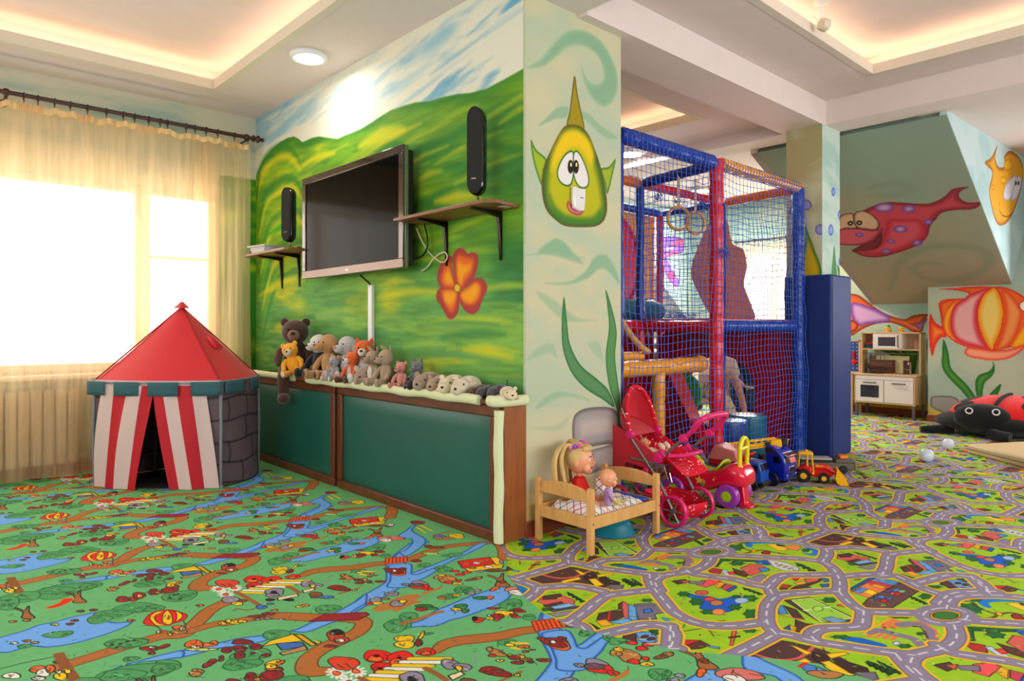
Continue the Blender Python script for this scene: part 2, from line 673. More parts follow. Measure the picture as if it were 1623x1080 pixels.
for (cr, x, y, rx, ry) in TREES:
    motif(cr, [(x, y, rx, ry, (0.30, 0.60, 0.36), -0.1)], line=DKG, lw=0.004)
    for q in range(9):
        a = random.uniform(0, 2 * PI)
        rr = random.uniform(0.2, 0.8)
        xx, yy = x + rx * rr * math.cos(a), y + ry * rr * math.sin(a)
        GC.stroke(cr([(xx - rx * .12, yy + ry * .15), (xx, yy - ry * .1), (xx + rx * .14, yy + ry * .12)]), 0.005, random.choice([DKG, (0.33, 0.62, 0.36), DKG]))
for (cr, x, y) in [(A_, 230, 500), (A_, 670, 365), (A_, 560, 960), (C_, 1150, 300)]:
    GC.shape(cr([(x - 45, y + 50), (x - 30, y), (x - 100, y - 30), (x - 90, y - 40), (x - 20, y - 15), (x + 5, y - 50), (x + 20, y - 50), (x + 20, y), (x + 70, y + 50)]), (0.66, 0.38, 0.18), line=OUT, n=3)
# hammocks, tents, posts
GC.shape(A_([(380, 465), (500, 420), (540, 385), (630, 378), (600, 410), (480, 460)]), (0.85, 0.15, 0.08), line=(0.8, 0.6, 0.1), n=3)
GC.stroke(A_([(0, 985), (200, 935), (470, 880)]), 0.005, OUT)
GC.stroke(A_([(480, 860), (540, 970), (620, 1080)]), 0.02, (0.55, 0.32, 0.15))
GC.stroke(A_([(110, 200), (150, 270), (190, 325)]), 0.016, (0.55, 0.32, 0.15))
GC.shape(B_([(725, 795), (800, 745), (1000, 685), (1060, 690), (1190, 775), (1080, 745), (960, 760), (850, 770)]), YEL, line=OUT, smooth=False)
GC.shape(B_([(1000, 690), (1070, 690), (1200, 780), (1150, 790)]), (0.85, 0.63, 0.05), line=OUT, smooth=False)
GC.shape(B_([(850, 770), (960, 760), (1080, 760), (1100, 790), (900, 825)]), (0.25, 0.42, 0.75), line=OUT, smooth=False)
GC.shape(B_([(880, 850), (1100, 785), (1120, 820), (910, 870)]), (0.75, 0.52, 0.32), line=OUT, smooth=False)
# critters
motif(A_, [(340, 990, 90, 30, ORG), (370, 1020, 60, 34, WHT), (430, 985, 40, 34, ORG), (100, 1045, 80, 26, WHT), (520, 1050, 60, 34, YEL), (580, 1010, 30, 16, YEL), (500, 1010, 30, 14, WHT), (330, 1070, 60, 16, WHT)])
motif(A_, [(1050, 388, 60, 26, MAR), (1140, 385, 45, 20, MAR), (1190, 355, 55, 30, MAR), (1195, 360, 25, 14, YEL), (1320, 325, 50, 28, MAR), (1350, 325, 30, 18, YEL), (1430, 310, 70, 24, MAR, -0.3), (1500, 280, 35, 12, MAR)])
motif(A_, [(1080, 245, 40, 12, MAR, -0.3), (975, 290, 40, 12, TAN), (1210, 180, 36, 12, MAR), (1290, 175, 46, 14, MAR), (1400, 165, 44, 12, MAR), (1320, 140, 66, 12, MAR), (1280, 208, 36, 12, MAR), (1480, 250, 55, 14, YEL, -0.2), (1155, 220, 15, 8, MAR), (1450, 210, 30, 8, MAR)])
motif(B_, [(560, 760, 90, 17, MAR), (680, 805, 50, 16, MAR), (425, 832, 42, 18, MAR), (545, 826, 45, 20, MAR), (535, 880, 42, 18, MAR), (265, 950, 50, 20, MAR, -0.4), (378, 908, 22, 14, MAR), (160, 1030, 55, 24, TAN), (650, 850, 20, 10, MAR)])
motif(B_, [(805, 965, 50, 22, YEL), (890, 935, 42, 14, ORG, -0.5), (830, 990, 80, 8, ORG), (820, 1040, 95, 40, MAR), (640, 1065, 60, 30, MAR), (690, 1075, 30, 14, YEL)])
motif(A_, [(1280, 810, 80, 22, MAR), (1400, 795, 60, 16, MAR, -0.3), (1300, 850, 30, 14, MAR), (1300, 800, 30, 10, WHT)])
motif(B_, [(210, 780, 130, 20, ORG), (150, 775, 80, 36, ORG), (320, 760, 36, 16, ORG), (160, 800, 40, 16, WHT)])
motif(B_, [(210, 820, 140, 13, (0.75, 0.85, 0.45))])
motif(B_, [(1360, 700, 75, 52, (0.75, 0.25, 0.12)), (1370, 672, 60, 26, (0.15, 0.08, 0.08)), (1335, 682, 18, 12, GRY), (1410, 740, 66, 30, (0.75, 0.25, 0.12)), (1400, 742, 40, 14, WHT), (1210, 758, 26, 11, YEL), (1320, 790, 60, 12, MAR)])
motif(B_, [(500, 585, 60, 18, YEL), (560, 578, 40, 14, YEL), (390, 595, 36, 13, YEL), (440, 572, 26, 14, YEL), (690, 535, 80, 12, MAR), (790, 512, 60, 14, MAR), (840, 480, 30, 8, ORG), (780, 550, 36, 9, GRY), (690, 560, 30, 9, GRY), (900, 560, 26, 7, GRY)])
# mushrooms with bee stall
motif(C_, [(190, 895, 115, 48, RED), (370, 905, 105, 48, RED), (235, 985, 100, 44, (0.82, 0.10, 0.08)), (565, 862, 75, 30, RED), (170, 915, 60, 26, ORG), (340, 940, 60, 24, ORG), (215, 1020, 60, 22, ORG), (560, 870, 40, 16, ORG), (180, 893, 22, 10, (.1, .04, .04)), (360, 908, 20, 9, (.1, .04, .04)), (205, 990, 20, 9, (.1, .04, .04))], line=(0.45, 0.05, 0.05))
for q, cc in enumerate([YEL, WHT, YEL, WHT, YEL, WHT, YEL]):
    GC.stroke(C_([(440 - q * 60, 915 + q * 26), (750 - q * 70, 915 + q * 28)]), 0.028, OUT)
    GC.stroke(C_([(440 - q * 60, 915 + q * 26), (750 - q * 70, 915 + q * 28)]), 0.023, cc)
GC.stroke(C_([(560, 990), (640, 1030), (720, 1080)]), 0.022, (0.60, 0.36, 0.18))
GC.stroke(B_([(500, 320), (600, 375), (700, 435)]), 0.022, (0.60, 0.36, 0.18))
for (x, y) in [(360, 300), (490, 290), (420, 345)]:
    for q in range(11):
        t = 2 * PI * q / 11
        GC.stroke(B_([(x + 14 * math.cos(t), y + 7 * math.sin(t)), (x + 62 * math.cos(t), y + 26 * math.sin(t))]), 0.011, WHT)
    motif(B_, [(x, y, 24, 11, ORG)], line=(.6, .2, .1))
motif(B_, [(430, 250, 100, 34, (0.88, 0.25, 0.12)), (460, 390, 80, 28, GRY), (520, 425, 50, 18, YEL), (560, 400, 40, 12, MAR), (840, 325, 80, 34, GRY), (830, 330, 26, 14, (.1, .08, .1)), (820, 355, 60, 16, GRY), (1120, 255, 60, 26, GRY), (1190, 270, 60, 20, GRY), (1165, 275, 22, 14, YEL)])
GC.shape(B_([(860, 375), (1030, 340), (1045, 358), (870, 398)]), (0.93, 0.84, 0.66), line=OUT, smooth=False)
GC.shape(B_([(1075, 312), (1170, 290), (1185, 305), (1090, 335)]), (0.93, 0.84, 0.66), line=OUT, smooth=False)
motif(B_, [(1190, 350, 55, 28, (0.50, 0.32, 0.16)), (1280, 370, 70, 13, (0.25, 0.42, 0.75)), (1370, 285, 80, 18, MAR), (1370, 300, 30, 10, MAR), (725, 455, 46, 18, (0.2, 0.45, 0.85)), (800, 427, 30, 8, (0.2, 0.45, 0.75)), (800, 392, 40, 12, (0.3, 0.1, 0.08)), (960, 392, 45, 12, (0.15, 0.12, 0.12))])
GC.stroke(B_([(1250, 255), (1290, 245), (1310, 208)]), 0.006, GRY)
GC.stroke(B_([(1390, 340), (1560, 292)]), 0.012, (0.60, 0.36, 0.18))
GC.stroke(B_([(490, 485), (520, 470), (610, 480), (690, 460)]), 0.008, (0.50, 0.30, 0.14))
# butterfly
motif(C_, [(400, 760, 80, 28, YEL), (400, 805, 80, 30, YEL), (530, 735, 40, 14, YEL, -1.0), (510, 790, 28, 30, MAR)])
# crab, bear on the water, boat
motif(C_, [(330, 228, 80, 22, MAR), (350, 245, 64, 22, ORG), (345, 240, 50, 16, MAR), (320, 228, 18, 8, WHT), (260, 212, 26, 8, MAR), (385, 210, 26, 8, MAR)])
# house with red roof
GC.shape(C_([(860, 205), (1120, 165), (1170, 180), (1160, 205), (900, 235)]), YEL, line=OUT, smooth=False)
GC.shape(C_([(810, 155), (900, 140), (1060, 120), (1120, 155), (1080, 180), (930, 200), (850, 210)]), RED, line=OUT, smooth=False)
GC.shape(C_([(1060, 122), (1130, 125), (1170, 165), (1110, 185)]), YEL, line=OUT, smooth=False)
motif(C_, [(960, 165, 30, 10, WHT), (1000, 155, 30, 10, ORG), (880, 172, 30, 10, ORG), (930, 205, 26, 12, TAN), (985, 232, 30, 8, GRY), (1050, 195, 36, 8, WHT), (1050, 145, 30, 8, ORG), (1100, 225, 80, 14, (0.45, 0.28, 0.14)), (1150, 155, 16, 14, GRY)], lw=0.0025)
# hedgehog, flowers, mole hill, elephants, frogs, ladybirds
motif(C_, [(730, 292, 66, 32, TAN), (740, 318, 36, 12, RED), (660, 280, 36, 14, TAN), (690, 262, 30, 10, YEL), (810, 330, 42, 10, YEL), (820, 305, 22, 10, RED), (790, 232, 36, 9, RED), (880, 240, 36, 10, RED), (830, 258, 36, 10, RED), (940, 292, 70, 10, (0.5, 0.3, 0.15), -0.2), (970, 285, 30, 10, TAN)])
motif(C_, [(510, 330, 66, 26, GRY), (520, 352, 80, 20, RED), (580, 370, 36, 12, RED), (490, 340, 60, 14, (0.4, 0.3, 0.35))])
GC.shape(C_([(150, 520), (260, 480), (330, 440), (480, 410), (530, 430), (480, 460), (540, 470), (440, 500), (330, 550), (300, 530), (200, 550)]), (0.72, 0.46, 0.20), n=3)
GC.shape(C_([(530, 400), (620, 375), (680, 350), (670, 375), (590, 400), (550, 415)]), (0.72, 0.46, 0.20), n=3)
motif(C_, [(175, 455, 48, 22, GRY), (125, 485, 28, 12, RED), (190, 482, 44, 12, YEL), (300, 408, 56, 18, GRY), (340, 485, 56, 24, GRY), (385, 468, 30, 14, YEL), (250, 445, 30, 8, TAN), (405, 335, 30, 10, GRY)])
motif(C_, [(550, 508, 66, 20, (0.18, 0.45, 0.2)), (530, 530, 50, 14, (0.7, 0.12, 0.1)), (610, 520, 46, 12, (0.2, 0.5, 0.22)), (840, 505, 52, 18, (0.2, 0.5, 0.22)), (800, 530, 42, 12, YEL), (870, 540, 30, 18, (0.2, 0.5, 0.22)), (990, 440, 60, 14, (0.2, 0.5, 0.22)), (1065, 438, 28, 14, ORG), (1100, 368, 40, 14, ORG, -0.4), (910, 405, 40, 12, GRY), (965, 382, 32, 10, GRY)])
motif(C_, [(970, 612, 44, 22, RED), (945, 600, 20, 16, (.12, .06, .08)), (1110, 602, 34, 18, RED), (1170, 575, 60, 16, YEL), (1060, 600, 36, 12, YEL), (1065, 578, 24, 9, (0.6, 0.75, 0.9)), (1295, 545, 44, 13, RED), (1265, 588, 36, 10, RED), (1090, 522, 50, 9, MAR), (1205, 545, 24, 8, YEL), (1160, 315, 30, 12, (0.5, 0.25, 0.12)), (1240, 372, 26, 8, (0.8, 0.4, 0.4)), (1245, 405, 40, 8, WHT)])
GC.stroke(C_([(380, 640), (520, 600), (650, 555), (690, 550)]), 0.022, (0.66, 0.40, 0.20))
motif(C_, [(1120, 870, 70, 26, TAN, 0.3), (1060, 840, 24, 20, TAN), (1080, 890, 30, 12, RED), (1140, 930, 32, 10, YEL), (1220, 887, 20, 9, YEL), (1340, 920, 50, 14, (0.6, 0.4, 0.1)), (1280, 945, 50, 14, MAR), (1380, 940, 26, 10, MAR), (1130, 1030, 110, 24, MAR, 0.1), (1275, 1042, 24, 14, YEL), (1340, 860, 26, 9, ORG), (1390, 845, 26, 6, ORG)])
for p, q in [((1230, 790), (1350, 796)), ((1235, 828), (1290, 838))]:
    GC.stroke(C_([p, q]), 0.014, YEL)
motif(C_, [(490, 150, 40, 12, MAR), (600, 95, 60, 12, (0.62, 0.80, 0.45)), (640, 45, 70, 10, (0.5, 0.3, 0.15)), (580, 35, 30, 10, MAR), (110, 90, 60, 12, YEL), (60, 105, 40, 12, MAR), (160, 100, 24, 8, MAR), (200, 75, 36, 8, MAR), (50, 242, 30, 7, YEL), (130, 250, 36, 8, ORG), (80, 295, 30, 9, YEL), (40, 300, 36, 10, MAR), (210, 312, 44, 8, MAR)])
# swing set, parasol boat by the cabinet
motif(H_, [(860, 190, 90, 12, (0.85, 0.45, 0.42)), (820, 200, 40, 10, WHT), (1170, 182, 40, 12, (0.3, 0.5, 0.8)), (1280, 178, 50, 14, YEL), (1190, 190, 66, 8, TAN), (1070, 105, 46, 10, MAR), (1510, 358, 34, 8, MAR), (1520, 350, 30, 8, WHT)])
GC.stroke(H_([(1050, 130), (1090, 160)]), 0.012, YEL)
GC.stroke(H_([(1080, 120), (1140, 150)]), 0.012, YEL)
GC.stroke(H_([(1130, 175), (1250, 155)]), 0.012, RED)
for (cr, x, y) in [(A_, 800, 480), (A_, 690, 490), (B_, 200, 440), (B_, 1050, 450), (B_, 1100, 440), (C_, 690, 440), (C_, 800, 420), (A_, 640, 570), (A_, 600, 600), (A_, 470, 605), (A_, 1120, 570), (A_, 110, 580), (A_, 230, 570), (A_, 120, 765), (A_, 230, 745), (A_, 300, 760)]:
    motif(cr, [(x, y, 34, 10, random.choice([YEL, ORG, MAR, WHT, TAN]))])
for (cr, x, y) in [(A_, 960, 780), (A_, 1030, 770), (A_, 1090, 750), (A_, 1150, 740), (A_, 1000, 800), (A_, 1450, 375), (A_, 1520, 345), (A_, 1540, 385), (A_, 1490, 350)]:
    motif(cr, [(x, y, 12, 6, MAR)])
for k in range(260):                                             # grass marks
    x, y = random.uniform(0.2, 2.5), random.uniform(0, GP)
    cv, GC.conv = GC.conv, None
    GC.stroke([(x, y), (x + random.uniform(-.02, .02), y + random.uniform(-.02, .02))], 0.0035, random.choice([DKG, (0.30, 0.56, 0.34)]), smooth=False)
    GC.conv = cv

# ---- the road carpet: one printed repeat, 1.478 m by 1.055 m, each column of repeats set off by 0.427 m
RPX, RPY, RSH = 1.478, 1.055, 0.427
RC = Canvas(2.0, 0.0, 2.0 + RPX, RPY, 560, (0.60, 0.78, 0.09), conv=floor_conv)
RC._offs = lambda: [(i * RPX, i * RSH + j * RPY) for i in range(-3, 2) for j in range(-5, 4)]
RC.a *= (0.95 + 0.09 * fnoise(RC.U * 25, RC.V * 25, 4))[..., None]
E_ = lambda p: zm(1100, 840, 4.91, p)
F_ = lambda p: zm(1323, 840, 4.5, p)
ASP, LINE, DG = (0.55, 0.51, 0.60), (0.86, 0.84, 0.86), (0.14, 0.36, 0.18)
BRO, PNK, LBL, GRO = (0.32, 0.20, 0.19), (0.85, 0.36, 0.32), (0.28, 0.55, 0.85), (0.93, 0.66, 0.12)


def rsh(cr, pts, col, line=None, smooth=False, **k):
    RC.shape(cr(pts), col, line=line if line is not None else tuple(v * 0.55 for v in col), lw=0.0035, smooth=smooth, n=3, **k)


def rel(cr, x, y, rx, ry, col, rot=0.0):
    c, q = math.cos(rot), math.sin(rot)
    rsh(cr, [(x + rx * math.cos(t) * c - ry * math.sin(t) * q, y + rx * math.cos(t) * q + ry * math.sin(t) * c) for t in [2 * PI * i / 8 for i in range(8)]], col, smooth=True)


def bush(cr, x, y, rx, ry):
    pts = []
    for i in range(12):
        t = 2 * PI * i / 12
        k = 1 + 0.16 * (-1) ** i
        pts.append((x + rx * k * math.cos(t), y + ry * k * math.sin(t)))
    RC.shape(cr(pts), (0.13, 0.40, 0.17), edge=(0.09, 0.28, 0.12), ew=0.01, n=2)


def fir(cr, x, y, w, h):
    for q in range(4):
        rsh(cr, [(x + w * q / 4, y + h * q / 4), (x + w * (q / 4 + .42), y + h * (q / 4 + .30)), (x + w * (q / 4 + .12), y + h * (q / 4 + .42))], (0.12, 0.28, 0.14))


# blocks between the roads
rsh(E_, [(700, 550), (900, 525), (1255, 690), (1250, 720), (980, 720)], BRO)
rsh(E_, [(760, 548), (905, 532), (1235, 690), (985, 718)], (0.60, 0.80, 0.25), line=(0.85, 0.92, 0.7))
RC.stroke(E_([(855, 630), (1060, 600)]), 0.008, (0.85, 0.92, 0.7))
rel(E_, 965, 615, 40, 20, (0.66, 0.86, 0.35))
rsh(E_, [(1000, 690), (1070, 678), (1200, 712), (1100, 732)], (0.45, 0.62, 0.80))
rsh(E_, [(700, 590), (790, 620), (860, 700), (780, 690)], BRO)
rsh(E_, [(650, 590), (690, 590), (730, 655), (660, 655)], LBL)
RC.stroke(E_([(660, 660), (760, 685), (850, 700)]), 0.01, PNK)
rsh(E_, [(790, 700), (870, 730), (930, 735), (870, 780), (870, 840), (790, 825)], BRO)
rsh(E_, [(700, 770), (740, 745), (800, 760), (790, 790)], GRO)
rsh(E_, [(700, 770), (740, 745), (750, 780)], (0.15, 0.35, 0.7))
bush(E_, 1055, 548, 60, 22)
rel(E_, 1150, 590, 36, 9, PNK)
# windmill field (left copy)
rsh(D_, [(0, 390), (90, 330), (230, 290), (330, 292), (470, 320), (560, 350), (640, 400), (700, 440), (640, 480), (520, 470), (420, 440), (300, 430), (60, 435)], BRO, smooth=True)
RC.stroke(D_([(80, 345), (200, 375), (330, 370), (420, 340), (470, 320)]), 0.014, PNK)
rsh(D_, [(420, 370), (450, 340), (500, 350), (700, 410), (690, 450), (540, 470)], (0.24, 0.14, 0.13))
for p in [[(345, 310), (370, 315), (440, 345), (400, 355)], [(240, 400), (380, 368), (400, 385), (260, 415)], [(520, 350), (640, 340), (655, 350), (530, 370)], [(455, 385), (510, 380), (575, 430), (510, 442)]]:
    rsh(D_, p, (0.97, 0.78, 0.08))
rsh(D_, [(550, 460), (620, 430), (730, 430), (720, 460), (600, 478)], (0.45, 0.42, 0.48))
fir(D_, 715, 385, 90, 50)
fir(D_, 790, 380, 80, 50)
RC.stroke(D_([(700, 490), (780, 460), (850, 475)]), 0.008, (0.4, 0.2, 0.15))
rel(D_, 640, 468, 14, 7, GRO)
# chalet
rsh(D_, [(55, 560), (100, 520), (220, 500), (350, 550), (340, 580), (250, 575), (120, 585)], PNK)
rsh(D_, [(110, 515), (235, 498), (245, 520), (200, 540), (100, 545)], BRO)
rsh(D_, [(100, 590), (240, 560), (280, 590), (160, 620)], BRO)
rsh(D_, [(160, 600), (300, 572), (360, 590), (200, 622)], (0.5, 0.72, 0.92))
rsh(D_, [(140, 625), (420, 590), (440, 600), (180, 640)], (0.32, 0.28, 0.34))
rsh(D_, [(140, 655), (370, 625), (390, 640), (210, 680)], ASP)
fir(D_, 290, 485, 120, 70)
bush(D_, 120, 620, 30, 15)
# station / school with blue glass
rsh(D_, [(810, 580), (1000, 565), (1010, 610), (1080, 640), (970, 660), (985, 695), (850, 710)], (0.47, 0.43, 0.50))
for q in range(7):
    RC.stroke(D_([(830 + q * 22, 580), (845 + q * 22, 600)]), 0.003, (0.3, 0.27, 0.33))
    RC.stroke(D_([(860 + q * 20, 690), (870 + q * 20, 700)]), 0.003, (0.3, 0.27, 0.33))
rsh(D_, [(880, 620), (940, 612), (955, 640), (890, 650)], (0.2, 0.45, 0.8))
rsh(D_, [(540, 650), (690, 620), (690, 580), (720, 560), (730, 680), (620, 720), (520, 700)], BRO)
rsh(D_, [(720, 555), (765, 580), (765, 700), (730, 680), (715, 600)], PNK)
rsh(D_, [(765, 578), (825, 605), (835, 715), (765, 690)], (0.38, 0.64, 0.92))
rsh(D_, [(600, 720), (760, 690), (800, 715), (760, 740)], (0.38, 0.64, 0.92))
rsh(D_, [(510, 710), (590, 700), (650, 740), (560, 755)], GRO)
RC.stroke(D_([(620, 640), (610, 700)]), 0.008, RED)
fir(D_, 460, 725, 90, 55)
bush(D_, 910, 550, 46, 14)
RC.stroke(D_([(1040, 690), (1090, 720), (1130, 750), (1170, 780)]), 0.02, (0.15, 0.55, 0.8))
RC.stroke(D_([(1070, 690), (1200, 720), (1190, 760)]), 0.005, DG)
rsh(D_, [(700, 850), (790, 825), (860, 900)], BRO)
rsh(D_, [(800, 830), (920, 832), (1010, 880), (970, 905), (850, 890)], (0.38, 0.64, 0.92))
for x, y in [(840, 850), (900, 860), (960, 880), (890, 885)]:
    rel(D_, x, y, 16, 7, random.choice([BRO, GRO]))
rel(D_, 960, 808, 44, 14, DG)
# picnic house and logs
rsh(D_, [(1165, 905), (1190, 858), (1330, 862), (1270, 900)], (0.80, 0.14, 0.18))
rsh(D_, [(1190, 910), (1330, 865), (1400, 900), (1330, 925), (1210, 935)], (0.36, 0.20, 0.16))
rsh(D_, [(1370, 900), (1473, 915), (1473, 930), (1400, 918)], (0.4, 0.6, 0.8))
RC.stroke(D_([(1150, 800), (1360, 770), (1430, 830)]), 0.006, (0.35, 0.3, 0.1))
rsh(E_, [(300, 785), (330, 790), (300, 905), (280, 900)], (0.93, 0.42, 0.22))
rsh(E_, [(270, 835), (355, 825), (355, 840), (275, 845)], (0.45, 0.2, 0.12))
bush(E_, 435, 785, 55, 18)
# pond with parasols
RC.shape(E_([(-60, 490), (20, 510), (130, 520), (200, 540), (310, 520), (380, 530), (370, 560), (350, 600), (290, 635), (200, 645), (100, 630), (40, 610), (60, 570), (0, 540), (-60, 520)]), (0.06, 0.36, 0.80), edge=(0.04, 0.25, 0.6), ew=0.012, n=3)
for (x, y, rx, ry) in [(20, 560, 55, 30), (430, 535, 66, 26), (320, 605, 50, 22), (110, 640, 60, 20), (440, 655, 56, 36), (-80, 500, 50, 20), (330, 520, 40, 12)]:
    bush(E_, x, y, rx, ry)
for (x, y, rx, ry, c) in [(120, 540, 42, 15, (0.9, 0.25, 0.3)), (175, 570, 50, 20, (0.80, 0.48, 0.25)), (190, 640, 50, 24, (0.95, 0.55, 0.30)), (370, 552, 55, 22, (0.62, 0.75, 0.92)), (60, 490, 50, 18, PNK)]:
    rel(E_, x, y, rx, ry, c)
rsh(E_, [(20, 430), (60, 395), (190, 385), (200, 410), (90, 450)], (0.93, 0.32, 0.34))
rsh(E_, [(150, 430), (210, 405), (240, 420), (190, 460)], GRO)
rsh(E_, [(210, 455), (250, 420), (330, 440), (270, 482)], (0.80, 0.25, 0.32))
rsh(E_, [(250, 470), (320, 435), (335, 450), (270, 485)], (0.2, 0.35, 0.7))
rsh(F_, [(700, 965), (820, 945), (870, 985), (800, 1010)], BRO)
rsh(F_, [(790, 965), (880, 960), (860, 1000)], PNK)
rsh(F_, [(870, 970), (1030, 970), (1040, 1010), (900, 1000)], (0.50, 0.46, 0.55))
fir(E_, 380, 450, 140, 50)
# hotel block
rsh(E_, [(150, 250), (200, 225), (480, 238), (470, 250), (220, 245), (180, 290), (110, 290)], DG)
bush(E_, 335, 262, 58, 18)
rsh(E_, [(470, 238), (570, 235), (650, 270), (560, 275), (490, 262)], (0.10, 0.35, 0.72))
rsh(E_, [(570, 235), (700, 250), (820, 300), (810, 322), (700, 318), (620, 290)], (0.80, 0.80, 0.86))
for q in range(8):
    rel(E_, 640 + q * 20, 262 + q * 6 + (q % 2) * 12, 9, 5, (0.88, 0.78, 0.5))
rsh(E_, [(90, 290), (220, 310), (200, 345), (130, 335)], (0.72, 0.14, 0.18))
rsh(E_, [(210, 320), (250, 315), (350, 385), (320, 390), (190, 385), (240, 350)], (0.75, 0.80, 0.90))
rsh(E_, [(260, 330), (310, 325), (320, 345), (280, 350)], (0.92, 0.2, 0.15))
rsh(E_, [(300, 300), (370, 320), (440, 340), (400, 370), (330, 350)], (0.36, 0.20, 0.18))
rsh(E_, [(360, 300), (440, 265), (520, 275), (590, 310), (440, 360)], PNK)
rsh(E_, [(500, 300), (560, 295), (590, 315), (530, 330)], LBL)
rsh(E_, [(370, 395), (530, 345), (620, 395), (540, 415), (420, 400)], (0.55, 0.50, 0.62))
fir(E_, 790, 255, 170, 75)
rel(E_, 600, 370, 44, 20, (0.60, 0.78, 0.09))
# circus
rsh(E_, [(730, 380), (740, 352), (880, 362), (860, 390), (780, 395)], (0.93, 0.60, 0.10))
rsh(E_, [(740, 360), (800, 375), (840, 360), (790, 400)], RED)
rsh(E_, [(780, 415), (860, 400), (880, 425), (800, 430)], GRO)
rsh(E_, [(860, 390), (970, 368), (975, 395), (900, 425)], PNK)
rsh(E_, [(640, 440), (700, 425), (760, 435), (720, 460)], (0.75, 0.2, 0.12))
rsh(E_, [(790, 440), (960, 400), (1000, 370), (990, 400), (830, 460), (780, 475), (730, 475)], BRO)
rsh(E_, [(990, 375), (1070, 385), (1060, 405), (1000, 410)], (0.25, 0.4, 0.55))
rsh(E_, [(980, 425), (1050, 420), (1050, 445), (1000, 450)], (0.2, 0.4, 0.6))
bush(E_, 880, 455, 40, 14)
bush(E_, 690, 465, 40, 14)
# water garden
RC.stroke(E_([(430, 130), (430, 105), (520, 100), (650, 105), (800, 115), (900, 145), (960, 175), (920, 195), (850, 180)]), [0.03, 0.045, 0.03, 0.02, 0.02, 0.03, 0.045, 0.03, 0.01], (0.08, 0.48, 0.82))
RC.stroke(E_([(240, 130), (300, 105), (360, 110), (380, 140), (450, 165), (540, 160), (620, 175), (700, 190)]), 0.012, (0.38, 0.2, 0.12))
RC.stroke(E_([(240, 130), (280, 160), (350, 185), (420, 180), (450, 165)]), 0.012, (0.38, 0.2, 0.12))
bush(E_, 320, 140, 66, 26)
bush(E_, 390, 98, 40, 10)
rsh(E_, [(560, 115), (640, 110), (740, 150), (700, 165), (640, 155)], (0.95, 0.78, 0.12))
rsh(E_, [(640, 112), (700, 120), (740, 140), (650, 125)], BRO)
rsh(E_, [(690, 130), (780, 118), (840, 140), (800, 165), (730, 150)], (0.93, 0.55, 0.28))
rel(E_, 465, 165, 18, 10, GRO)
rel(E_, 560, 180, 34, 14, (0.6, 0.15, 0.12))
bush(E_, 870, 160, 34, 14)
# shopping block
rsh(F_, [(80, 435), (280, 325), (300, 335), (100, 440)], (0.06, 0.35, 0.72))
rsh(F_, [(110, 445), (300, 340), (470, 375), (260, 490)], (0.95, 0.50, 0.28))
rsh(F_, [(250, 360), (310, 340), (460, 375), (410, 400)], LBL)
rsh(F_, [(220, 375), (260, 362), (420, 398), (370, 425)], (0.85, 0.2, 0.25))
rsh(F_, [(250, 395), (290, 388), (370, 410), (340, 425)], GRO)
rsh(F_, [(130, 440), (190, 410), (240, 425), (180, 455)], (0.35, 0.55, 0.85))
rsh(F_, [(200, 445), (240, 425), (310, 445), (270, 470)], (0.98, 0.82, 0.10))
rsh(F_, [(185, 550), (240, 490), (480, 375), (610, 430), (390, 570), (300, 575)], (0.40, 0.28, 0.27))
for (x, y, c) in [(330, 480, LBL), (390, 490, (0.3, 0.4, 0.7)), (350, 508, RED), (440, 430, LBL), (480, 440, (0.5, 0.75, 0.5)), (420, 455, PNK), (380, 440, (0.35, 0.3, 0.6)), (300, 490, (0.3, 0.3, 0.6)), (450, 458, RED)]:
    rel(F_, x, y, 26, 9, c)
bush(F_, 660, 475, 60, 22)
fir(F_, 540, 475, 110, 50)
bush(F_, 160, 348, 30, 12)
# multi-storey ramps
for q in range(5):
    RC.stroke(F_([(335 + q * 42, 700 - q * 2), (395 + q * 36, 640 + q * 8), (430 + q * 36, 660 + q * 6)]), 0.014, (0.93, 0.45, 0.28))
for q in range(4):
    RC.stroke(F_([(240 + q * 55, 760 + q * 8), (290 + q * 50, 735 + q * 8)]), 0.014, (0.93, 0.45, 0.28))
RC.stroke(F_([(230, 730), (320, 720), (450, 750), (560, 780), (620, 830)]), 0.04, (0.52, 0.48, 0.56))
RC.stroke(F_([(470, 680), (600, 670), (680, 720), (700, 800)]), 0.04, (0.52, 0.48, 0.56))
RC.stroke(F_([(550, 655), (620, 660), (720, 720), (725, 770)]), 0.01, (0.93, 0.45, 0.28))
RC.stroke(F_([(560, 690), (620, 700), (660, 770)]), 0.01, (0.4, 0.22, 0.2))
RC.stroke(F_([(220, 745), (230, 720), (400, 630)]), 0.01, GRO)
RC.stroke(F_([(60, 775), (180, 790), (340, 825)]), [0.03, 0.05, 0.03], (0.05, 0.38, 0.80))
bush(F_, 40, 765, 70, 14)
bush(F_, 500, 830, 50, 16)
bush(F_, 610, 742, 30, 12)
bush(F_, 470, 622, 80, 12)
rsh(F_, [(410, 805), (450, 795), (470, 815), (430, 825)], (0.8, 0.85, 0.95))
# farm corner
fir(F_, 230, 935, 180, 80)
rsh(F_, [(740, 375), (800, 360), (870, 415), (820, 420)], BRO)
rsh(F_, [(800, 362), (880, 358), (990, 395), (960, 415), (880, 405)], (0.38, 0.60, 0.88))
rel(F_, 880, 382, 20, 8, BRO)
rel(F_, 930, 392, 20, 8, BRO)
bush(F_, 700, 408, 70, 12)
bush(F_, 900, 350, 36, 10)
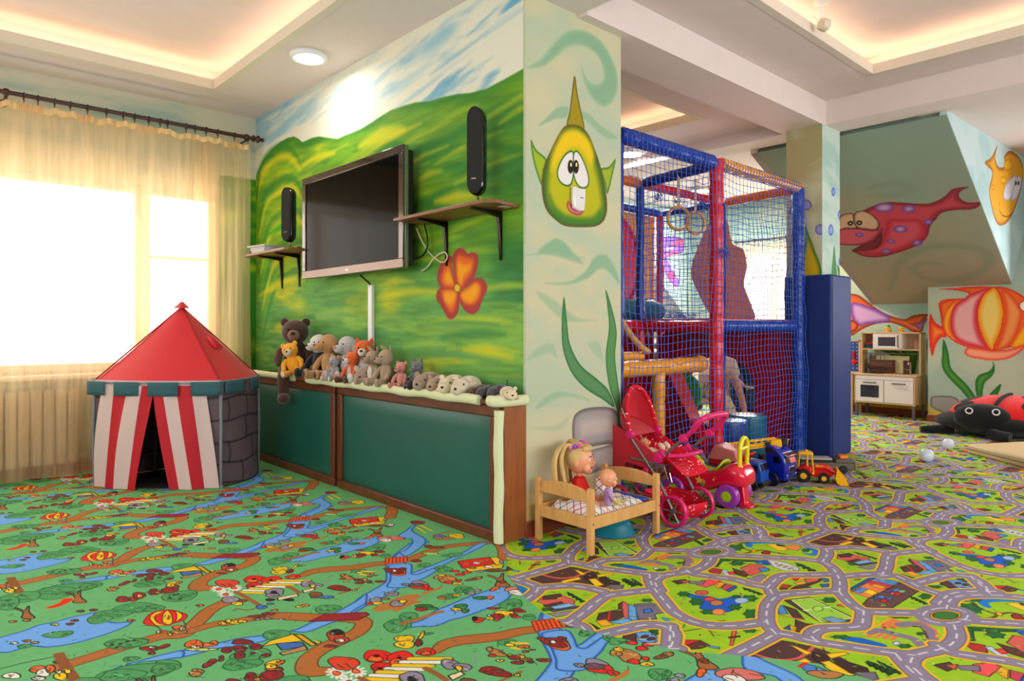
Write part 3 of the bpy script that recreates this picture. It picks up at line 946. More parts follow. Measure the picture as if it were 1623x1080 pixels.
# tufts and pen marks on the lawns
random.seed(4)
cv, RC.conv = RC.conv, None
for k in range(420):
    x, y = 2 + random.uniform(0, RPX), random.uniform(0, RPY)
    RC.stroke([(x, y), (x + random.uniform(-.016, .016), y + random.uniform(-.016, .016))], random.uniform(0.003, 0.007), random.choice([(0.42, 0.62, 0.08), (0.30, 0.50, 0.12), (0.45, 0.20, 0.12), (0.75, 0.88, 0.25)]), smooth=False)
RC.conv = cv
# roads
ROADS = [
    E_([(230, 1010), (400, 930), (560, 850), (640, 812), (720, 815), (860, 850), (1000, 880), (1200, 910), (1473, 950)]) + F_([(480, 885), (570, 895)]),
    E_([(640, 812), (590, 760), (565, 700), (565, 640), (580, 580), (640, 520), (720, 500), (850, 490), (1000, 480), (1130, 480)]),
    E_([(1130, 480), (1135, 420), (1120, 360), (1080, 300), (1020, 260), (900, 235), (800, 225), (600, 215), (300, 200), (200, 190)]),
    E_([(1130, 480), (1180, 540), (1240, 590), (1310, 630), (1400, 640)]) + F_([(300, 588), (400, 590), (600, 595)]),
    E_([(1320, 632), (1315, 700), (1290, 750), (1180, 762), (1000, 770), (930, 800), (920, 840), (980, 878)]),
    D_([(930, 350), (950, 430), (1050, 560), (1120, 640), (1250, 710), (1400, 745)]) + E_([(100, 742), (250, 750), (400, 740), (560, 715)]),
    E_([(570, 452), (620, 400), (680, 360), (760, 350), (900, 352), (1060, 345)]),
    E_([(-60, 310), (0, 345), (300, 385), (440, 425), (570, 450), (610, 500)]),
    E_([(170, 140), (260, 90), (400, 75), (600, 78), (760, 95), (900, 120), (1020, 150), (1035, 190), (1000, 250)]),
    E_([(1020, 150), (1200, 138), (1350, 150), (1473, 170)]),
    E_([(1180, 362), (1300, 350), (1473, 340)]),
    E_([(490, -20), (510, 40), (520, 75)]),
    F_([(850, 680), (870, 760), (820, 825), (700, 865), (580, 895), (540, 950), (600, 1020), (680, 1080)]),
    F_([(320, 330), (420, 325), (520, 365), (620, 415), (740, 455), (800, 465)]),
    F_([(340, 320), (370, 260), (380, 200), (420, 172), (620, 150)]),
    F_([(600, 375), (700, 350), (800, 325), (900, 325), (1000, 350), (1060, 390), (1100, 440)]),
    F_([(740, 530), (790, 480), (850, 450), (1000, 440), (1150, 440)]),
]
W = 0.060
RA = F_([(790 + 160 * math.cos(2 * PI * q / 14), 612 + 55 * math.sin(2 * PI * q / 14)) for q in range(15)])
for r in ROADS:
    RC.stroke(r, W + 0.024, (0.93, 0.72, 0.12))
for r in ROADS:
    RC.stroke(r, W + 0.004, (0.40, 0.36, 0.44))
RC.stroke(RA, W + 0.01, ASP)
for r in ROADS:
    RC.stroke(r, W - 0.004, ASP)
for r in ROADS:
    RC.stroke(r, 0.007, LINE, dash=(0.045, 0.04))
RC.stroke(RA, 0.006, LINE, dash=(0.06, 0.03))
rel(F_, 790, 612, 112, 36, GRO)
rel(F_, 790, 612, 92, 28, (0.22, 0.48, 0.20))

# ------------------------------------------------------------------ murals (each in the coordinates of its own wall)
def streaks(c, u, v, fu, fv, seed=0, slope=0.0):
    return fnoise(u * fu, (v + slope * u) * fv, seed, 4)


def mix(a, b, k):
    k = np.clip(k, 0, 1)[..., None]
    return np.array(a, np.float32) * (1 - k) + np.array(b, np.float32) * k


# television wall, plane X = 2.6, u = Y, v = Z
WX = 2.6
TW = Canvas(2.6, 0.0, 6.5, 3.2, 230, (0.86, 0.87, 0.82), conv=lambda px, py: on_x(px, py, WX))
U, V = TW.U, TW.V
sky = mix((0.86, 0.86, 0.79), (0.55, 0.73, 0.80), sstep(0.50, 0.80, streaks(TW, U, V, 1.6, 7, 11, 0.10)) * 0.9)
sky = mix(sky, (0.36, 0.62, 0.76), sstep(0.62, 0.85, streaks(TW, U, V, 2.3, 11, 19, 0.18)) * (1 - sstep(3.2, 4.6, U)) * 0.9)
sky = mix(sky, (0.93, 0.86, 0.76), sstep(0.55, 0.8, streaks(TW, U, V, 2.0, 6, 27)) * 0.5)
sky = mix(sky, (0.25, 0.58, 0.78), (1 - sstep(0.0, 0.05, np.abs(V - 3.11))) * 0.5 * sstep(4.5, 6.4, U))
TW.a[:] = sky
n1 = streaks(TW, U, V, 1.0, 5, 1, -0.12 * sstep(1.2, 1.7, V))
n2 = streaks(TW, U, V, 1.1, 7, 5, -0.10 * sstep(1.2, 1.7, V))
n3 = streaks(TW, U, V, 6, 45, 9)
G1, G2, G3, G4 = (0.40, 0.60, 0.12), (0.17, 0.46, 0.16), (0.84, 0.80, 0.10), (0.36, 0.60, 0.28)
hill = mix(G1, G2, sstep(0.36, 0.72, n1))
hill = mix(hill, G3, sstep(0.46, 0.86, n2) * 0.8)
low = mix(G4, (0.22, 0.48, 0.26), sstep(0.45, 0.7, n1))
low = mix(low, (0.55, 0.72, 0.28), sstep(0.50, 0.66, streaks(TW, U, V, 1.2, 6, 31)) * 0.7)
low = mix(low, G3, sstep(0.60, 0.80, n2) * 0.8)
k = 1 - sstep(1.35, 1.75, V + 0.10 * (n1 - 0.5))
hill = hill * (1 - k[..., None]) + low * k[..., None]
hill = hill * (0.84 + 0.30 * n3[..., None])
edge = [(834, 107), (800, 126), (770, 142), (745, 148), (725, 150), (705, 154), (680, 161), (658, 163), (640, 168), (620, 175), (605, 184), (590, 194), (572, 205), (556, 212), (545, 216), (535, 221), (520, 219), (505, 217), (495, 219), (486, 223), (479, 226), (474, 221), (466, 217), (456, 219), (445, 225), (432, 236), (420, 250), (410, 268), (404, 284)]
EP = np.array([on_x(x, y, WX) for x, y in edge])
EP = EP[np.argsort(EP[:, 0])]
EV = np.interp(U, EP[:, 0], EP[:, 1])
a = sstep(-0.010, 0.006, EV - V)
rim = (1 - sstep(0.0, 0.09, EV - V)) * (0.5 + 0.5 * n1)
hill = mix(hill, (0.16, 0.46, 0.13), rim * 0.85)
TW.a[:] = TW.a * (1 - a[..., None]) + hill * a[..., None]
random.seed(21)
cv, TW.conv = TW.conv, None
for q in range(150):                                            # loose horizontal brush strokes on the hills
    y, z = random.uniform(2.7, 6.0), random.uniform(0.75, 2.9)
    if z > np.interp(y, EP[:, 0], EP[:, 1]) - 0.12:
        continue
    L, w, up = random.uniform(0.15, 0.42), random.uniform(0.018, 0.05), -0.12 if z > 1.6 else 0.0
    c = random.choice([(0.86, 0.80, 0.10), (0.72, 0.76, 0.12), (0.62, 0.70, 0.14), (0.18, 0.46, 0.18), (0.26, 0.54, 0.20)]) if z > 1.5 else random.choice([(0.80, 0.80, 0.16), (0.52, 0.72, 0.28), (0.24, 0.52, 0.32), (0.40, 0.64, 0.34), (0.58, 0.74, 0.36)])
    TW.stroke([(y - L, z - up * L), (y, z + 0.02), (y + L, z + up * L)], [w * .2, w, w * .2], c, soft=0.022, alpha=0.6)
for q in range(60):                                             # and in the sky
    y, z = random.uniform(2.65, 6.3), random.uniform(2.4, 3.1)
    if z < np.interp(y, EP[:, 0], EP[:, 1]) + 0.06:
        continue
    L, w = random.uniform(0.10, 0.30), random.uniform(0.012, 0.035)
    TW.stroke([(y - L, z + .16 * L), (y, z), (y + L, z - .16 * L)], [w * .2, w, w * .2], random.choice([(0.45, 0.68, 0.80), (0.62, 0.77, 0.82), (0.93, 0.88, 0.80), (0.36, 0.62, 0.78)]), soft=0.016, alpha=0.45 if y < 4.3 else 0.25)
TW.conv = cv
for q in range(13):                                             # the arcs of the hill in the corner
    y0 = 236 + q * 16
    TW.stroke([(408 + q * 0.8, 300 + q * 19), (414 + q * 2, 262 + q * 16), (432 + q * 3.5, y0 + 2), (455 + q * 3, y0 - 4 + q), (474 + q, y0 + 16)], [0.02, 0.05, 0.06, 0.06, 0.02],
              [(0.20, 0.50, 0.14), (0.86, 0.82, 0.08), (0.45, 0.66, 0.10)][q % 3], soft=0.035, alpha=0.75)
for (x0, y0, x1, y1, w, c) in [(425, 372, 470, 352, 0.06, (0.05, 0.60, 0.06)), (410, 470, 470, 440, 0.08, G3), (480, 262, 530, 243, 0.07, G3), (570, 232, 640, 205, 0.12, G3), (600, 470, 700, 463, 0.05, G3), (735, 555, 812, 568, 0.06, G3), (640, 550, 720, 548, 0.05, (0.62, 0.76, 0.30)), (500, 500, 560, 495, 0.06, (0.55, 0.74, 0.35)), (690, 320, 760, 310, 0.07, G3), (740, 230, 830, 240, 0.06, G2), (640, 250, 720, 220, 0.06, G2), (620, 430, 700, 420, 0.06, G2), (430, 510, 500, 505, 0.05, G2), (700, 535, 800, 530, 0.06, (0.22, 0.50, 0.26))]:
    TW.stroke([(x0, y0), ((x0 + x1) / 2, (y0 + y1) / 2 - 4), (x1, y1)], [w * .3, w, w * .3], c, soft=0.03, alpha=0.75)
PT = lambda p: zm(680, 380, 7.718, p)
for outer, inner, hot in [
    ([(290, 240), (300, 170), (350, 110), (400, 105), (440, 130), (470, 172), (530, 155), (580, 175), (602, 220), (595, 320), (560, 440), (510, 530), (440, 600), (370, 630), (330, 540), (300, 400)], [(330, 250), (370, 190), (440, 210), (520, 230), (550, 280), (520, 400), (440, 520), (380, 590), (340, 480)], [(345, 330), (370, 270), (400, 300), (470, 310), (505, 300), (490, 370), (430, 440), (390, 540), (360, 480)]),
    ([(250, 198), (285, 220), (280, 330), (300, 440), (340, 560), (320, 600), (200, 600), (130, 570), (100, 470), (120, 350), (180, 250)], [(250, 260), (260, 340), (290, 480), (310, 580), (200, 570), (150, 500), (170, 380), (220, 290)], [(240, 370), (260, 420), (290, 530), (210, 530), (190, 450)]),
    ([(330, 600), (370, 640), (375, 760), (350, 900), (290, 970), (230, 960), (185, 880), (140, 800), (95, 740), (90, 660), (130, 600), (220, 590)], [(160, 620), (320, 620), (340, 680), (320, 820), (270, 890), (220, 830), (170, 720)], [(200, 640), (320, 650), (310, 740), (260, 800), (190, 740)]),
    ([(380, 640), (460, 600), (540, 490), (600, 468), (670, 490), (712, 580), (690, 660), (650, 740), (620, 830), (570, 900), (510, 910), (440, 870), (390, 790), (370, 700)], [(390, 650), (470, 600), (560, 520), (620, 540), (640, 620), (600, 740), (530, 800), (440, 780), (390, 710)], [(400, 660), (480, 600), (570, 540), (610, 600), (580, 700), (500, 770), (420, 730)])]:
    TW.shape(PT(outer), (0.66, 0.22, 0.20), edge=(0.60, 0.22, 0.22), ew=0.01, soft=0.004)
    TW.shape(PT(inner), (0.88, 0.40, 0.12), soft=0.02)
    TW.shape(PT(hot), (0.93, 0.62, 0.05), soft=0.022)
TW.shape(PT([(310, 590), (330, 545), (365, 550), (382, 600), (360, 640), (325, 630)]), (0.85, 0.72, 0.15), line=(0.45, 0.35, 0.1), lw=0.003)

# window wall, plane Y = 6.43, u = X, v = Z
YW = 6.43
WW = Canvas(-2.5, 0.0, 9.95, 3.25, 60, (0.80, 0.82, 0.76), conv=lambda px, py: on_y(px, py, YW))
U, V = WW.U, WW.V
WW.a[:] = mix((0.80, 0.79, 0.70), (0.60, 0.70, 0.66), sstep(0.42, 0.72, streaks(WW, U, V, 1.2, 7, 3)))
WW.a[:] = mix(WW.a, (0.66, 0.77, 0.74), sstep(3.0, 3.3, U) * 0.92)
g = mix((0.16, 0.50, 0.10), (0.62, 0.74, 0.10), sstep(0.45, 0.7, streaks(WW, U, V, 3, 5, 8)))
a = ((V < 2.55) & (U > 2.27) & (U < 2.75)).astype(float)[..., None]
WW.a[:] = WW.a * (1 - a) + g * a
WW.shape([(1053, 455), (1100, 521), (1100, 640), (985, 640), (985, 380)], (0.40, 0.40, 0.36), smooth=False)
RN = lambda p: zm(980, 330, 5.686, p)
WW.shape(RN([(380, 280), (450, 260), (560, 265), (595, 320), (575, 400), (480, 430), (440, 450), (470, 530), (540, 640), (535, 710), (480, 680), (430, 600), (400, 500), (380, 400)]), (0.62, 0.42, 0.78), edge=(0.50, 0.28, 0.68), ew=0.05)
WW.shape(RN([(480, 350), (540, 280), (590, 300), (560, 330)]), (0.90, 0.35, 0.50))
WW.shape(RN([(430, 430), (480, 395), (560, 405), (500, 425)]), (0.90, 0.35, 0.50))
WW.shape(RN([(440, 590), (490, 575), (510, 630), (470, 650)]), (0.88, 0.30, 0.48))
WW.shape(RN([(430, 360), (480, 350), (500, 360), (450, 380)]), (0.78, 0.86, 0.80))

# the painted pillar face, plane Y = 2.73
YP = 2.73
PW = Canvas(2.55, 0.0, 3.5, 3.2, 300, (0.80, 0.80, 0.66), conv=lambda px, py: on_y(px, py, YP))
U, V = PW.U, PW.V
PW.a[:] = mix((0.78, 0.76, 0.62), (0.70, 0.75, 0.64), sstep(0.35, 0.7, streaks(PW, U, V, 2.2, 4, 6)))
PW.a[:] = mix(PW.a, (0.82, 0.68, 0.34), (1 - sstep(0.10, 0.42, V + 0.12 * fnoise(U * 6, V * 6, 2))) * 0.8)
SG, SG2 = (0.53, 0.68, 0.54), (0.66, 0.75, 0.60)
QC = lambda p: zm(820, 0, 2.7, p)
PW.shape(QC([(40, 290), (100, 250), (160, 180), (220, 132), (300, 135), (370, 190), (420, 290), (430, 370), (410, 430), (370, 458), (320, 420), (285, 350), (275, 285), (300, 340), (340, 360), (370, 330), (350, 250), (290, 200), (220, 200), (170, 240), (110, 285)]), SG, edge=(0.60, 0.72, 0.58), ew=0.03, soft=0.01)
PW.shape(QC([(90, 540), (130, 500), (170, 462), (215, 460), (210, 500), (160, 510)]), SG, soft=0.008, alpha=0.8)
PW.shape(QC([(260, 480), (300, 485), (360, 540), (430, 590), (380, 590), (320, 540)]), SG, soft=0.01, alpha=0.7)
PW.shape(QC([(90, 1080), (140, 1035), (190, 1030), (240, 1080), (280, 1130), (180, 1100)]), SG, soft=0.012, alpha=0.8)
RC2 = lambda p: zm(820, 360, 2.7, p)
for pts, al in [([(40, 120), (90, 110), (130, 70), (170, 50), (210, 80), (240, 120), (290, 135), (200, 120), (150, 110)], .9), ([(120, 240), (220, 235), (290, 190), (330, 130), (380, 122), (420, 180), (438, 245), (390, 190), (350, 180), (300, 220), (220, 245)], .9), ([(80, 280), (140, 300), (190, 340), (260, 390), (340, 400), (220, 405), (160, 370)], .55), ([(40, 570), (100, 510), (150, 500), (170, 560), (130, 540)], .5), ([(300, 500), (350, 495), (365, 570), (330, 540)], .4), ([(80, 780), (120, 730), (180, 705), (260, 720), (310, 745), (200, 725)], .6), ([(60, 860), (160, 850), (220, 810), (180, 870)], .35)]:
    PW.shape(RC2(pts), SG, soft=0.012, alpha=al)
PW.shape(RC2([(235, 850), (250, 800), (300, 775), (390, 772), (430, 800), (436, 870), (430, 925), (380, 930), (300, 945), (260, 960), (240, 930)]), (0.62, 0.59, 0.58), edge=(0.40, 0.37, 0.37), ew=0.035, hl=(0.72, 0.68, 0.64))
PW.shape(RC2([(250, 1020), (300, 965), (370, 940), (440, 930), (460, 1010), (380, 1030), (300, 1060)]), (0.66, 0.62, 0.60), edge=(0.48, 0.44, 0.44), ew=0.03)
PW.shape(RC2([(160, 1030), (170, 950), (190, 1000), (220, 1080), (190, 1090)]), (0.50, 0.49, 0.50), soft=0.01)
PW.shape(RC2([(200, 298), (212, 400), (225, 500), (270, 590), (340, 650), (390, 700), (415, 770), (360, 735), (290, 690), (230, 620), (195, 520), (190, 400)]), (0.33, 0.53, 0.32), edge=(0.16, 0.40, 0.20), ew=0.02)
PW.shape(RC2([(378, 268), (405, 350), (425, 450), (418, 560), (435, 700), (442, 800), (440, 900), (425, 780), (395, 690), (378, 560), (392, 430), (385, 340)]), (0.33, 0.54, 0.30), edge=(0.16, 0.40, 0.20), ew=0.018)
FS = lambda p: zm(834, 90, 3.727, p)
PW.shape(FS([(28, 490), (60, 550), (120, 608), (105, 680), (92, 760), (60, 680), (35, 580)]), (0.62, 0.70, 0.12), edge=(0.20, 0.46, 0.16), ew=0.02, smooth=True)
PW.shape(FS([(528, 604), (510, 700), (480, 810), (462, 740), (440, 665), (490, 650)]), (0.60, 0.68, 0.14), edge=(0.20, 0.46, 0.16), ew=0.02)
PW.shape(FS([(286, 115), (300, 210), (320, 310), (342, 430), (290, 445), (242, 412), (258, 320), (272, 210)]), (0.62, 0.55, 0.06), edge=(0.36, 0.38, 0.08), ew=0.012, line=(0.40, 0.26, 0.12), lw=0.004, n=4)
PW.shape(FS([(230, 415), (270, 405), (320, 415), (365, 460), (400, 540), (440, 660), (465, 780), (476, 880), (465, 950), (430, 990), (370, 1003), (240, 998), (180, 965), (120, 900), (95, 790), (105, 660), (150, 550), (195, 460)]), (0.72, 0.70, 0.06), edge=(0.20, 0.38, 0.10), ew=0.085, line=(0.45, 0.28, 0.15), lw=0.006)
PW.shape(FS([(230, 440), (300, 430), (370, 490), (400, 580), (380, 640), (330, 560), (270, 540), (210, 600), (150, 680), (150, 590), (190, 490)]), (0.90, 0.76, 0.03), soft=0.03)
PW.shape(FS([(140, 820), (180, 900), (260, 950), (380, 960), (440, 900), (440, 960), (380, 985), (250, 980), (170, 940)]), (0.25, 0.48, 0.14), soft=0.03)
for pts in ([(270, 558), (280, 600), (278, 700), (262, 755), (225, 758), (190, 720), (188, 660), (225, 585)], [(282, 570), (305, 562), (340, 620), (368, 710), (362, 765), (320, 772), (286, 720), (278, 640)]):
    PW.shape(FS(pts), (0.90, 0.87, 0.86), edge=(0.45, 0.62, 0.30), ew=0.008, line=(0.22, 0.42, 0.14), lw=0.007)
for cx in (262, 294):
    PW.ell(*FS([(cx, 650)])[0], 4.4, 10.5, (0.10, 0.08, 0.08)) if False else PW.shape(FS([(cx + 17 * math.cos(t), 650 + 40 * math.sin(t)) for t in [2 * PI * i / 10 for i in range(10)]]), (0.12, 0.08, 0.07), soft=0.002)
    PW.shape(FS([(cx + 3 + 6 * math.cos(t), 638 + 13 * math.sin(t)) for t in [2 * PI * i / 8 for i in range(8)]]), (0.90, 0.84, 0.55), soft=0.002)
PW.shape(FS([(238, 880), (250, 850), (270, 880), (342, 900), (320, 935), (285, 932), (255, 915)]), (0.86, 0.45, 0.50), edge=(0.62, 0.16, 0.22), ew=0.015, n=4)

# the far walls: X = 9.5 beside the kitchen and X = 9.9 behind it
XF, XR = 9.5, 9.9
FW = Canvas(-3.0, 0.0, 2.8, 3.2, 110, (0.70, 0.74, 0.64), conv=lambda px, py: on_x(px, py, XF))
U, V = FW.U, FW.V
FW.a[:] = mix((0.72, 0.75, 0.64), (0.62, 0.70, 0.62), sstep(0.3, 0.7, streaks(FW, U, V, 2, 3, 6)))
FW.a[:] = mix(FW.a, (0.90, 0.72, 0.18), (1 - sstep(0.10, 0.34, V + 0.14 * fnoise(U * 5, V * 5, 2))))
JF = lambda p: zm(1340, 440, 4.5, p)
for pts, c in [([(700, 440), (735, 540), (750, 640), (800, 700), (870, 770), (920, 840), (960, 905), (900, 890), (820, 800), (740, 720), (690, 640), (690, 530)], 0), ([(1052, 595), (1065, 660), (1040, 710), (990, 760), (965, 900), (940, 860), (925, 760), (950, 700), (1020, 670), (1048, 640)], 0), ([(1110, 762), (1085, 840), (1050, 880), (1000, 900), (1000, 870), (1060, 800)], 0)]:
    FW.shape(JF(pts), (0.36, 0.58, 0.16), edge=(0.10, 0.40, 0.18), ew=0.05)
FW.shape(JF([(605, 900), (620, 850), (720, 845), (790, 860), (830, 920), (830, 975), (760, 985), (680, 960), (620, 930)]), (0.60, 0.58, 0.54), edge=(0.40, 0.38, 0.38), ew=0.03)
FW.shape(JF([(840, 900), (880, 893), (920, 920), (850, 930)]), (0.58, 0.55, 0.52), edge=(0.4, 0.38, 0.38), ew=0.02)
FW.shape(JF([(604, 262), (640, 320), (690, 350), (718, 340), (720, 420), (680, 430), (645, 480), (620, 562), (600, 480), (595, 360)]), (0.96, 0.62, 0.16), edge=(0.88, 0.16, 0.10), ew=0.10)
FW.shape(JF([(665, 83), (760, 78), (880, 68), (1020, 66), (1130, 70), (1230, 110), (1330, 190), (1370, 280), (1330, 400), (1250, 470), (1100, 515), (950, 515), (820, 480), (740, 430), (700, 380), (690, 350), (675, 250), (665, 190), (700, 160), (800, 150), (885, 145), (870, 110), (790, 92)]), (0.93, 0.40, 0.14), edge=(0.86, 0.14, 0.12), ew=0.03)
FW.shape(JF([(680, 200), (720, 170), (790, 158), (740, 220), (695, 300)]), (0.95, 0.45, 0.15), edge=(0.88, 0.2, 0.1), ew=0.03)
FW.shape(JF([(700, 330), (720, 240), (790, 165), (770, 230), (745, 300), (745, 380), (780, 450), (720, 400)]), (0.98, 0.68, 0.12), edge=(0.93, 0.45, 0.12), ew=0.03)
FW.shape(JF([(780, 200), (850, 150), (890, 120), (1030, 70), (990, 130), (950, 200), (940, 320), (970, 430), (1010, 505), (900, 490), (800, 450), (755, 380), (750, 280)]), (0.93, 0.68, 0.66), edge=(0.84, 0.16, 0.24), ew=0.07)
FW.shape(JF([(1065, 70), (1100, 120), (1128, 240), (1110, 370), (1070, 470), (1045, 520), (990, 450), (950, 340), (942, 240), (980, 130), (1030, 85)]), (0.95, 0.82, 0.42), edge=(0.95, 0.58, 0.06), ew=0.07, line=(0.85, 0.2, 0.12), lw=0.008)
FW.shape(JF([(1110, 90), (1180, 120), (1260, 230), (1250, 330), (1200, 450), (1130, 510), (1070, 515), (1110, 400), (1140, 250)]), (0.95, 0.58, 0.30), edge=(0.90, 0.30, 0.10), ew=0.06)
FW.shape(JF([(1274, 340), (1240, 390), (1180, 500), (1300, 470), (1360, 380), (1340, 300)]), (0.98, 0.70, 0.10), edge=(0.93, 0.4, 0.1), ew=0.03)
FW.shape(JF([(1240, 200), (1260, 172), (1300, 170), (1320, 210), (1290, 245), (1255, 235)]), (0.95, 0.93, 0.90), edge=(0.85, 0.75, 0.7), ew=0.015, line=(0.75, 0.2, 0.1), lw=0.008)
FW.shape(JF([(850, 540), (870, 500), (950, 505), (1060, 520), (1180, 510), (1280, 480), (1250, 530), (1160, 580), (1050, 592), (950, 580), (880, 565)]), (0.96, 0.62, 0.48), edge=(0.90, 0.28, 0.18), ew=0.04)

RW = Canvas(2.7, 0.0, 6.5, 3.2, 110, (0.68, 0.75, 0.66), conv=lambda px, py: on_x(px, py, XR))
U, V = RW.U, RW.V
RW.a[:] = mix((0.70, 0.76, 0.66), (0.60, 0.72, 0.68), sstep(0.3, 0.7, streaks(RW, U, V, 2, 3, 16)))
RW.a[:] = mix(RW.a, (0.88, 0.72, 0.22), (1 - sstep(0.10, 0.30, V)))
RW.shape(JF([(-120, 230), (-40, 150), (30, 118), (90, 125), (150, 165), (220, 220), (300, 265), (420, 298), (480, 272), (588, 262), (560, 310), (548, 388), (480, 388), (420, 355), (330, 325), (230, 330), (140, 360), (80, 395), (42, 412), (0, 340), (-60, 300)]), (0.86, 0.38, 0.14), edge=(0.52, 0.20, 0.12), ew=0.05)
RW.shape(JF([(40, 190), (90, 182), (200, 220), (300, 270), (315, 310), (240, 325), (160, 332), (100, 345), (60, 310), (40, 260)]), (0.80, 0.62, 0.78), edge=(0.48, 0.26, 0.62), ew=0.07)
RW.shape(JF([(450, 330), (510, 325), (585, 292), (555, 345), (545, 380), (500, 350)]), (0.62, 0.44, 0.60), edge=(0.45, 0.22, 0.3), ew=0.03)
RW.shape(JF([(30, 310), (60, 308), (92, 340), (70, 380), (30, 385)]), (0.93, 0.40, 0.20), edge=(0.5, 0.16, 0.1), ew=0.05)
RW.shape(JF([(240, 515), (330, 512), (420, 560), (430, 640), (420, 720), (390, 690), (370, 600), (310, 545)]), (0.45, 0.58, 0.10), edge=(0.12, 0.40, 0.16), ew=0.04)
RW.shape(JF([(400, 515), (505, 515), (510, 600), (480, 720), (430, 720), (440, 600)]), (0.34, 0.58, 0.12), edge=(0.12, 0.42, 0.16), ew=0.05)
RW.shape(JF([(300, 345), (318, 345), (330, 390), (322, 400)]), (0.22, 0.48, 0.22))

# roof slope between the dormers: u = Y, v = distance measured along X
AX, AZ, AM = 9.9, 1.467, 0.4525


def on_slope(px, py):
    d = sight(px, py)
    t = (AZ + AM * AX - H0) / (d[2] + AM * d[0])
    return d[1] * t, d[0] * t


SW = Canvas(1.5, 6.4, 3.7, 10.0, 130, (0.60, 0.62, 0.53), conv=on_slope)
U, V = SW.U, SW.V
SW.a[:] = mix((0.62, 0.63, 0.54), (0.56, 0.64, 0.58), sstep(0.3, 0.7, streaks(SW, U, V, 1.4, 1.2, 6)))
SW.a[:] = mix(SW.a, (0.68, 0.60, 0.50), sstep(7.8, 9.3, V + 1.2 * (streaks(SW, U, V, 1.4, 1.1, 26) - 0.5)) * 0.7)
KF = lambda p: zm(1330, 270, 5.539, p)
for pts, al in [([(450, 960), (480, 830), (600, 700), (800, 645), (1100, 640), (1320, 700), (1380, 800), (1280, 900), (1100, 980), (850, 985), (680, 930), (610, 860), (700, 810), (850, 805), (920, 830), (760, 830), (680, 870), (760, 930), (950, 940), (1150, 900), (1260, 820), (1200, 720), (1000, 690), (750, 720), (560, 840), (470, 1040), (420, 1050)], .55), ([(250, 180), (300, 120), (450, 100), (640, 120), (660, 190), (500, 240), (330, 240), (260, 220), (330, 200), (480, 200), (560, 160), (450, 140), (330, 160)], .4)]:
    SW.shape(KF(pts), (0.50, 0.57, 0.49), soft=0.05, alpha=al)
SW.shape(KF([(-40, 640), (0, 520), (60, 508), (150, 500), (110, 430), (200, 360), (320, 305), (430, 280), (560, 285), (680, 293), (800, 290), (920, 235), (980, 175), (1050, 152), (1140, 147), (1080, 175), (1050, 215), (1080, 262), (1140, 283), (1250, 284), (1180, 340), (1020, 350), (900, 375), (850, 430), (800, 490), (780, 570), (720, 640), (620, 690), (450, 745), (330, 765), (230, 760), (150, 730), (108, 705), (160, 680), (200, 660), (100, 660), (0, 650)]), (0.80, 0.27, 0.34), edge=(0.52, 0.16, 0.22), ew=0.09, n=4)
SW.shape(KF([(430, 440), (540, 430), (720, 440), (770, 520), (740, 600), (640, 660), (480, 720), (300, 740), (200, 715), (330, 660), (390, 560)]), (0.84, 0.33, 0.40), edge=(0.74, 0.14, 0.24), ew=0.10, soft=0.03)
SW.shape(KF([(190, 660), (300, 620), (370, 540), (375, 620), (340, 680), (260, 705), (120, 708)]), (0.50, 0.14, 0.20), edge=(0.34, 0.12, 0.12), ew=0.03)
SW.shape(KF([(-40, 600), (0, 520), (60, 508), (200, 512), (300, 525), (390, 505), (340, 580), (250, 640), (120, 660), (0, 650)]), (0.84, 0.36, 0.44), edge=(0.55, 0.14, 0.24), ew=0.05)
for pts in ([(-10, 520), (0, 420), (60, 385), (120, 385), (140, 440), (150, 505), (60, 508)], [(130, 440), (140, 380), (200, 358), (270, 380), (330, 430), (350, 480), (320, 520), (240, 515), (160, 500)]):
    SW.shape(KF(pts), (0.86, 0.72, 0.60), edge=(0.74, 0.56, 0.46), ew=0.04, line=(0.30, 0.16, 0.12), lw=0.008)
for cx, cy in ((99, 466), (177, 462)):
    SW.shape(KF([(cx + 25 * math.cos(t), cy + 21 * math.sin(t)) for t in [2 * PI * i / 8 for i in range(8)]]), (0.10, 0.08, 0.08))
    SW.shape(KF([(cx + 9 * math.cos(t), cy + 8 * math.sin(t)) for t in [2 * PI * i / 8 for i in range(8)]]), (0.85, 0.78, 0.6))
for cx, cy, rx, ry in ((395, 328, 88, 42), (612, 340, 64, 34), (537, 517, 64, 33), (782, 455, 44, 24), (455, 624, 38, 20), (683, 637, 48, 26), (410, 711, 48, 22), (176, 567, 38, 20)):
    SW.shape(KF([(cx + rx * math.cos(t), cy + ry * math.sin(t)) for t in [2 * PI * i / 10 for i in range(10)]]), (0.80, 0.66, 0.80), edge=(0.50, 0.28, 0.62), ew=0.07)

# dormer cheek, plane Y = 1.9, u = X, v = Z
def cheek_y(x):
    return 1.80 + (x - 6.62) * 0.045


def on_cheek(px, py):
    d = sight(px, py)
    t = (1.80 - 6.62 * 0.045) / (d[1] - 0.045 * d[0])
    return d[0] * t, H0 + d[2] * t


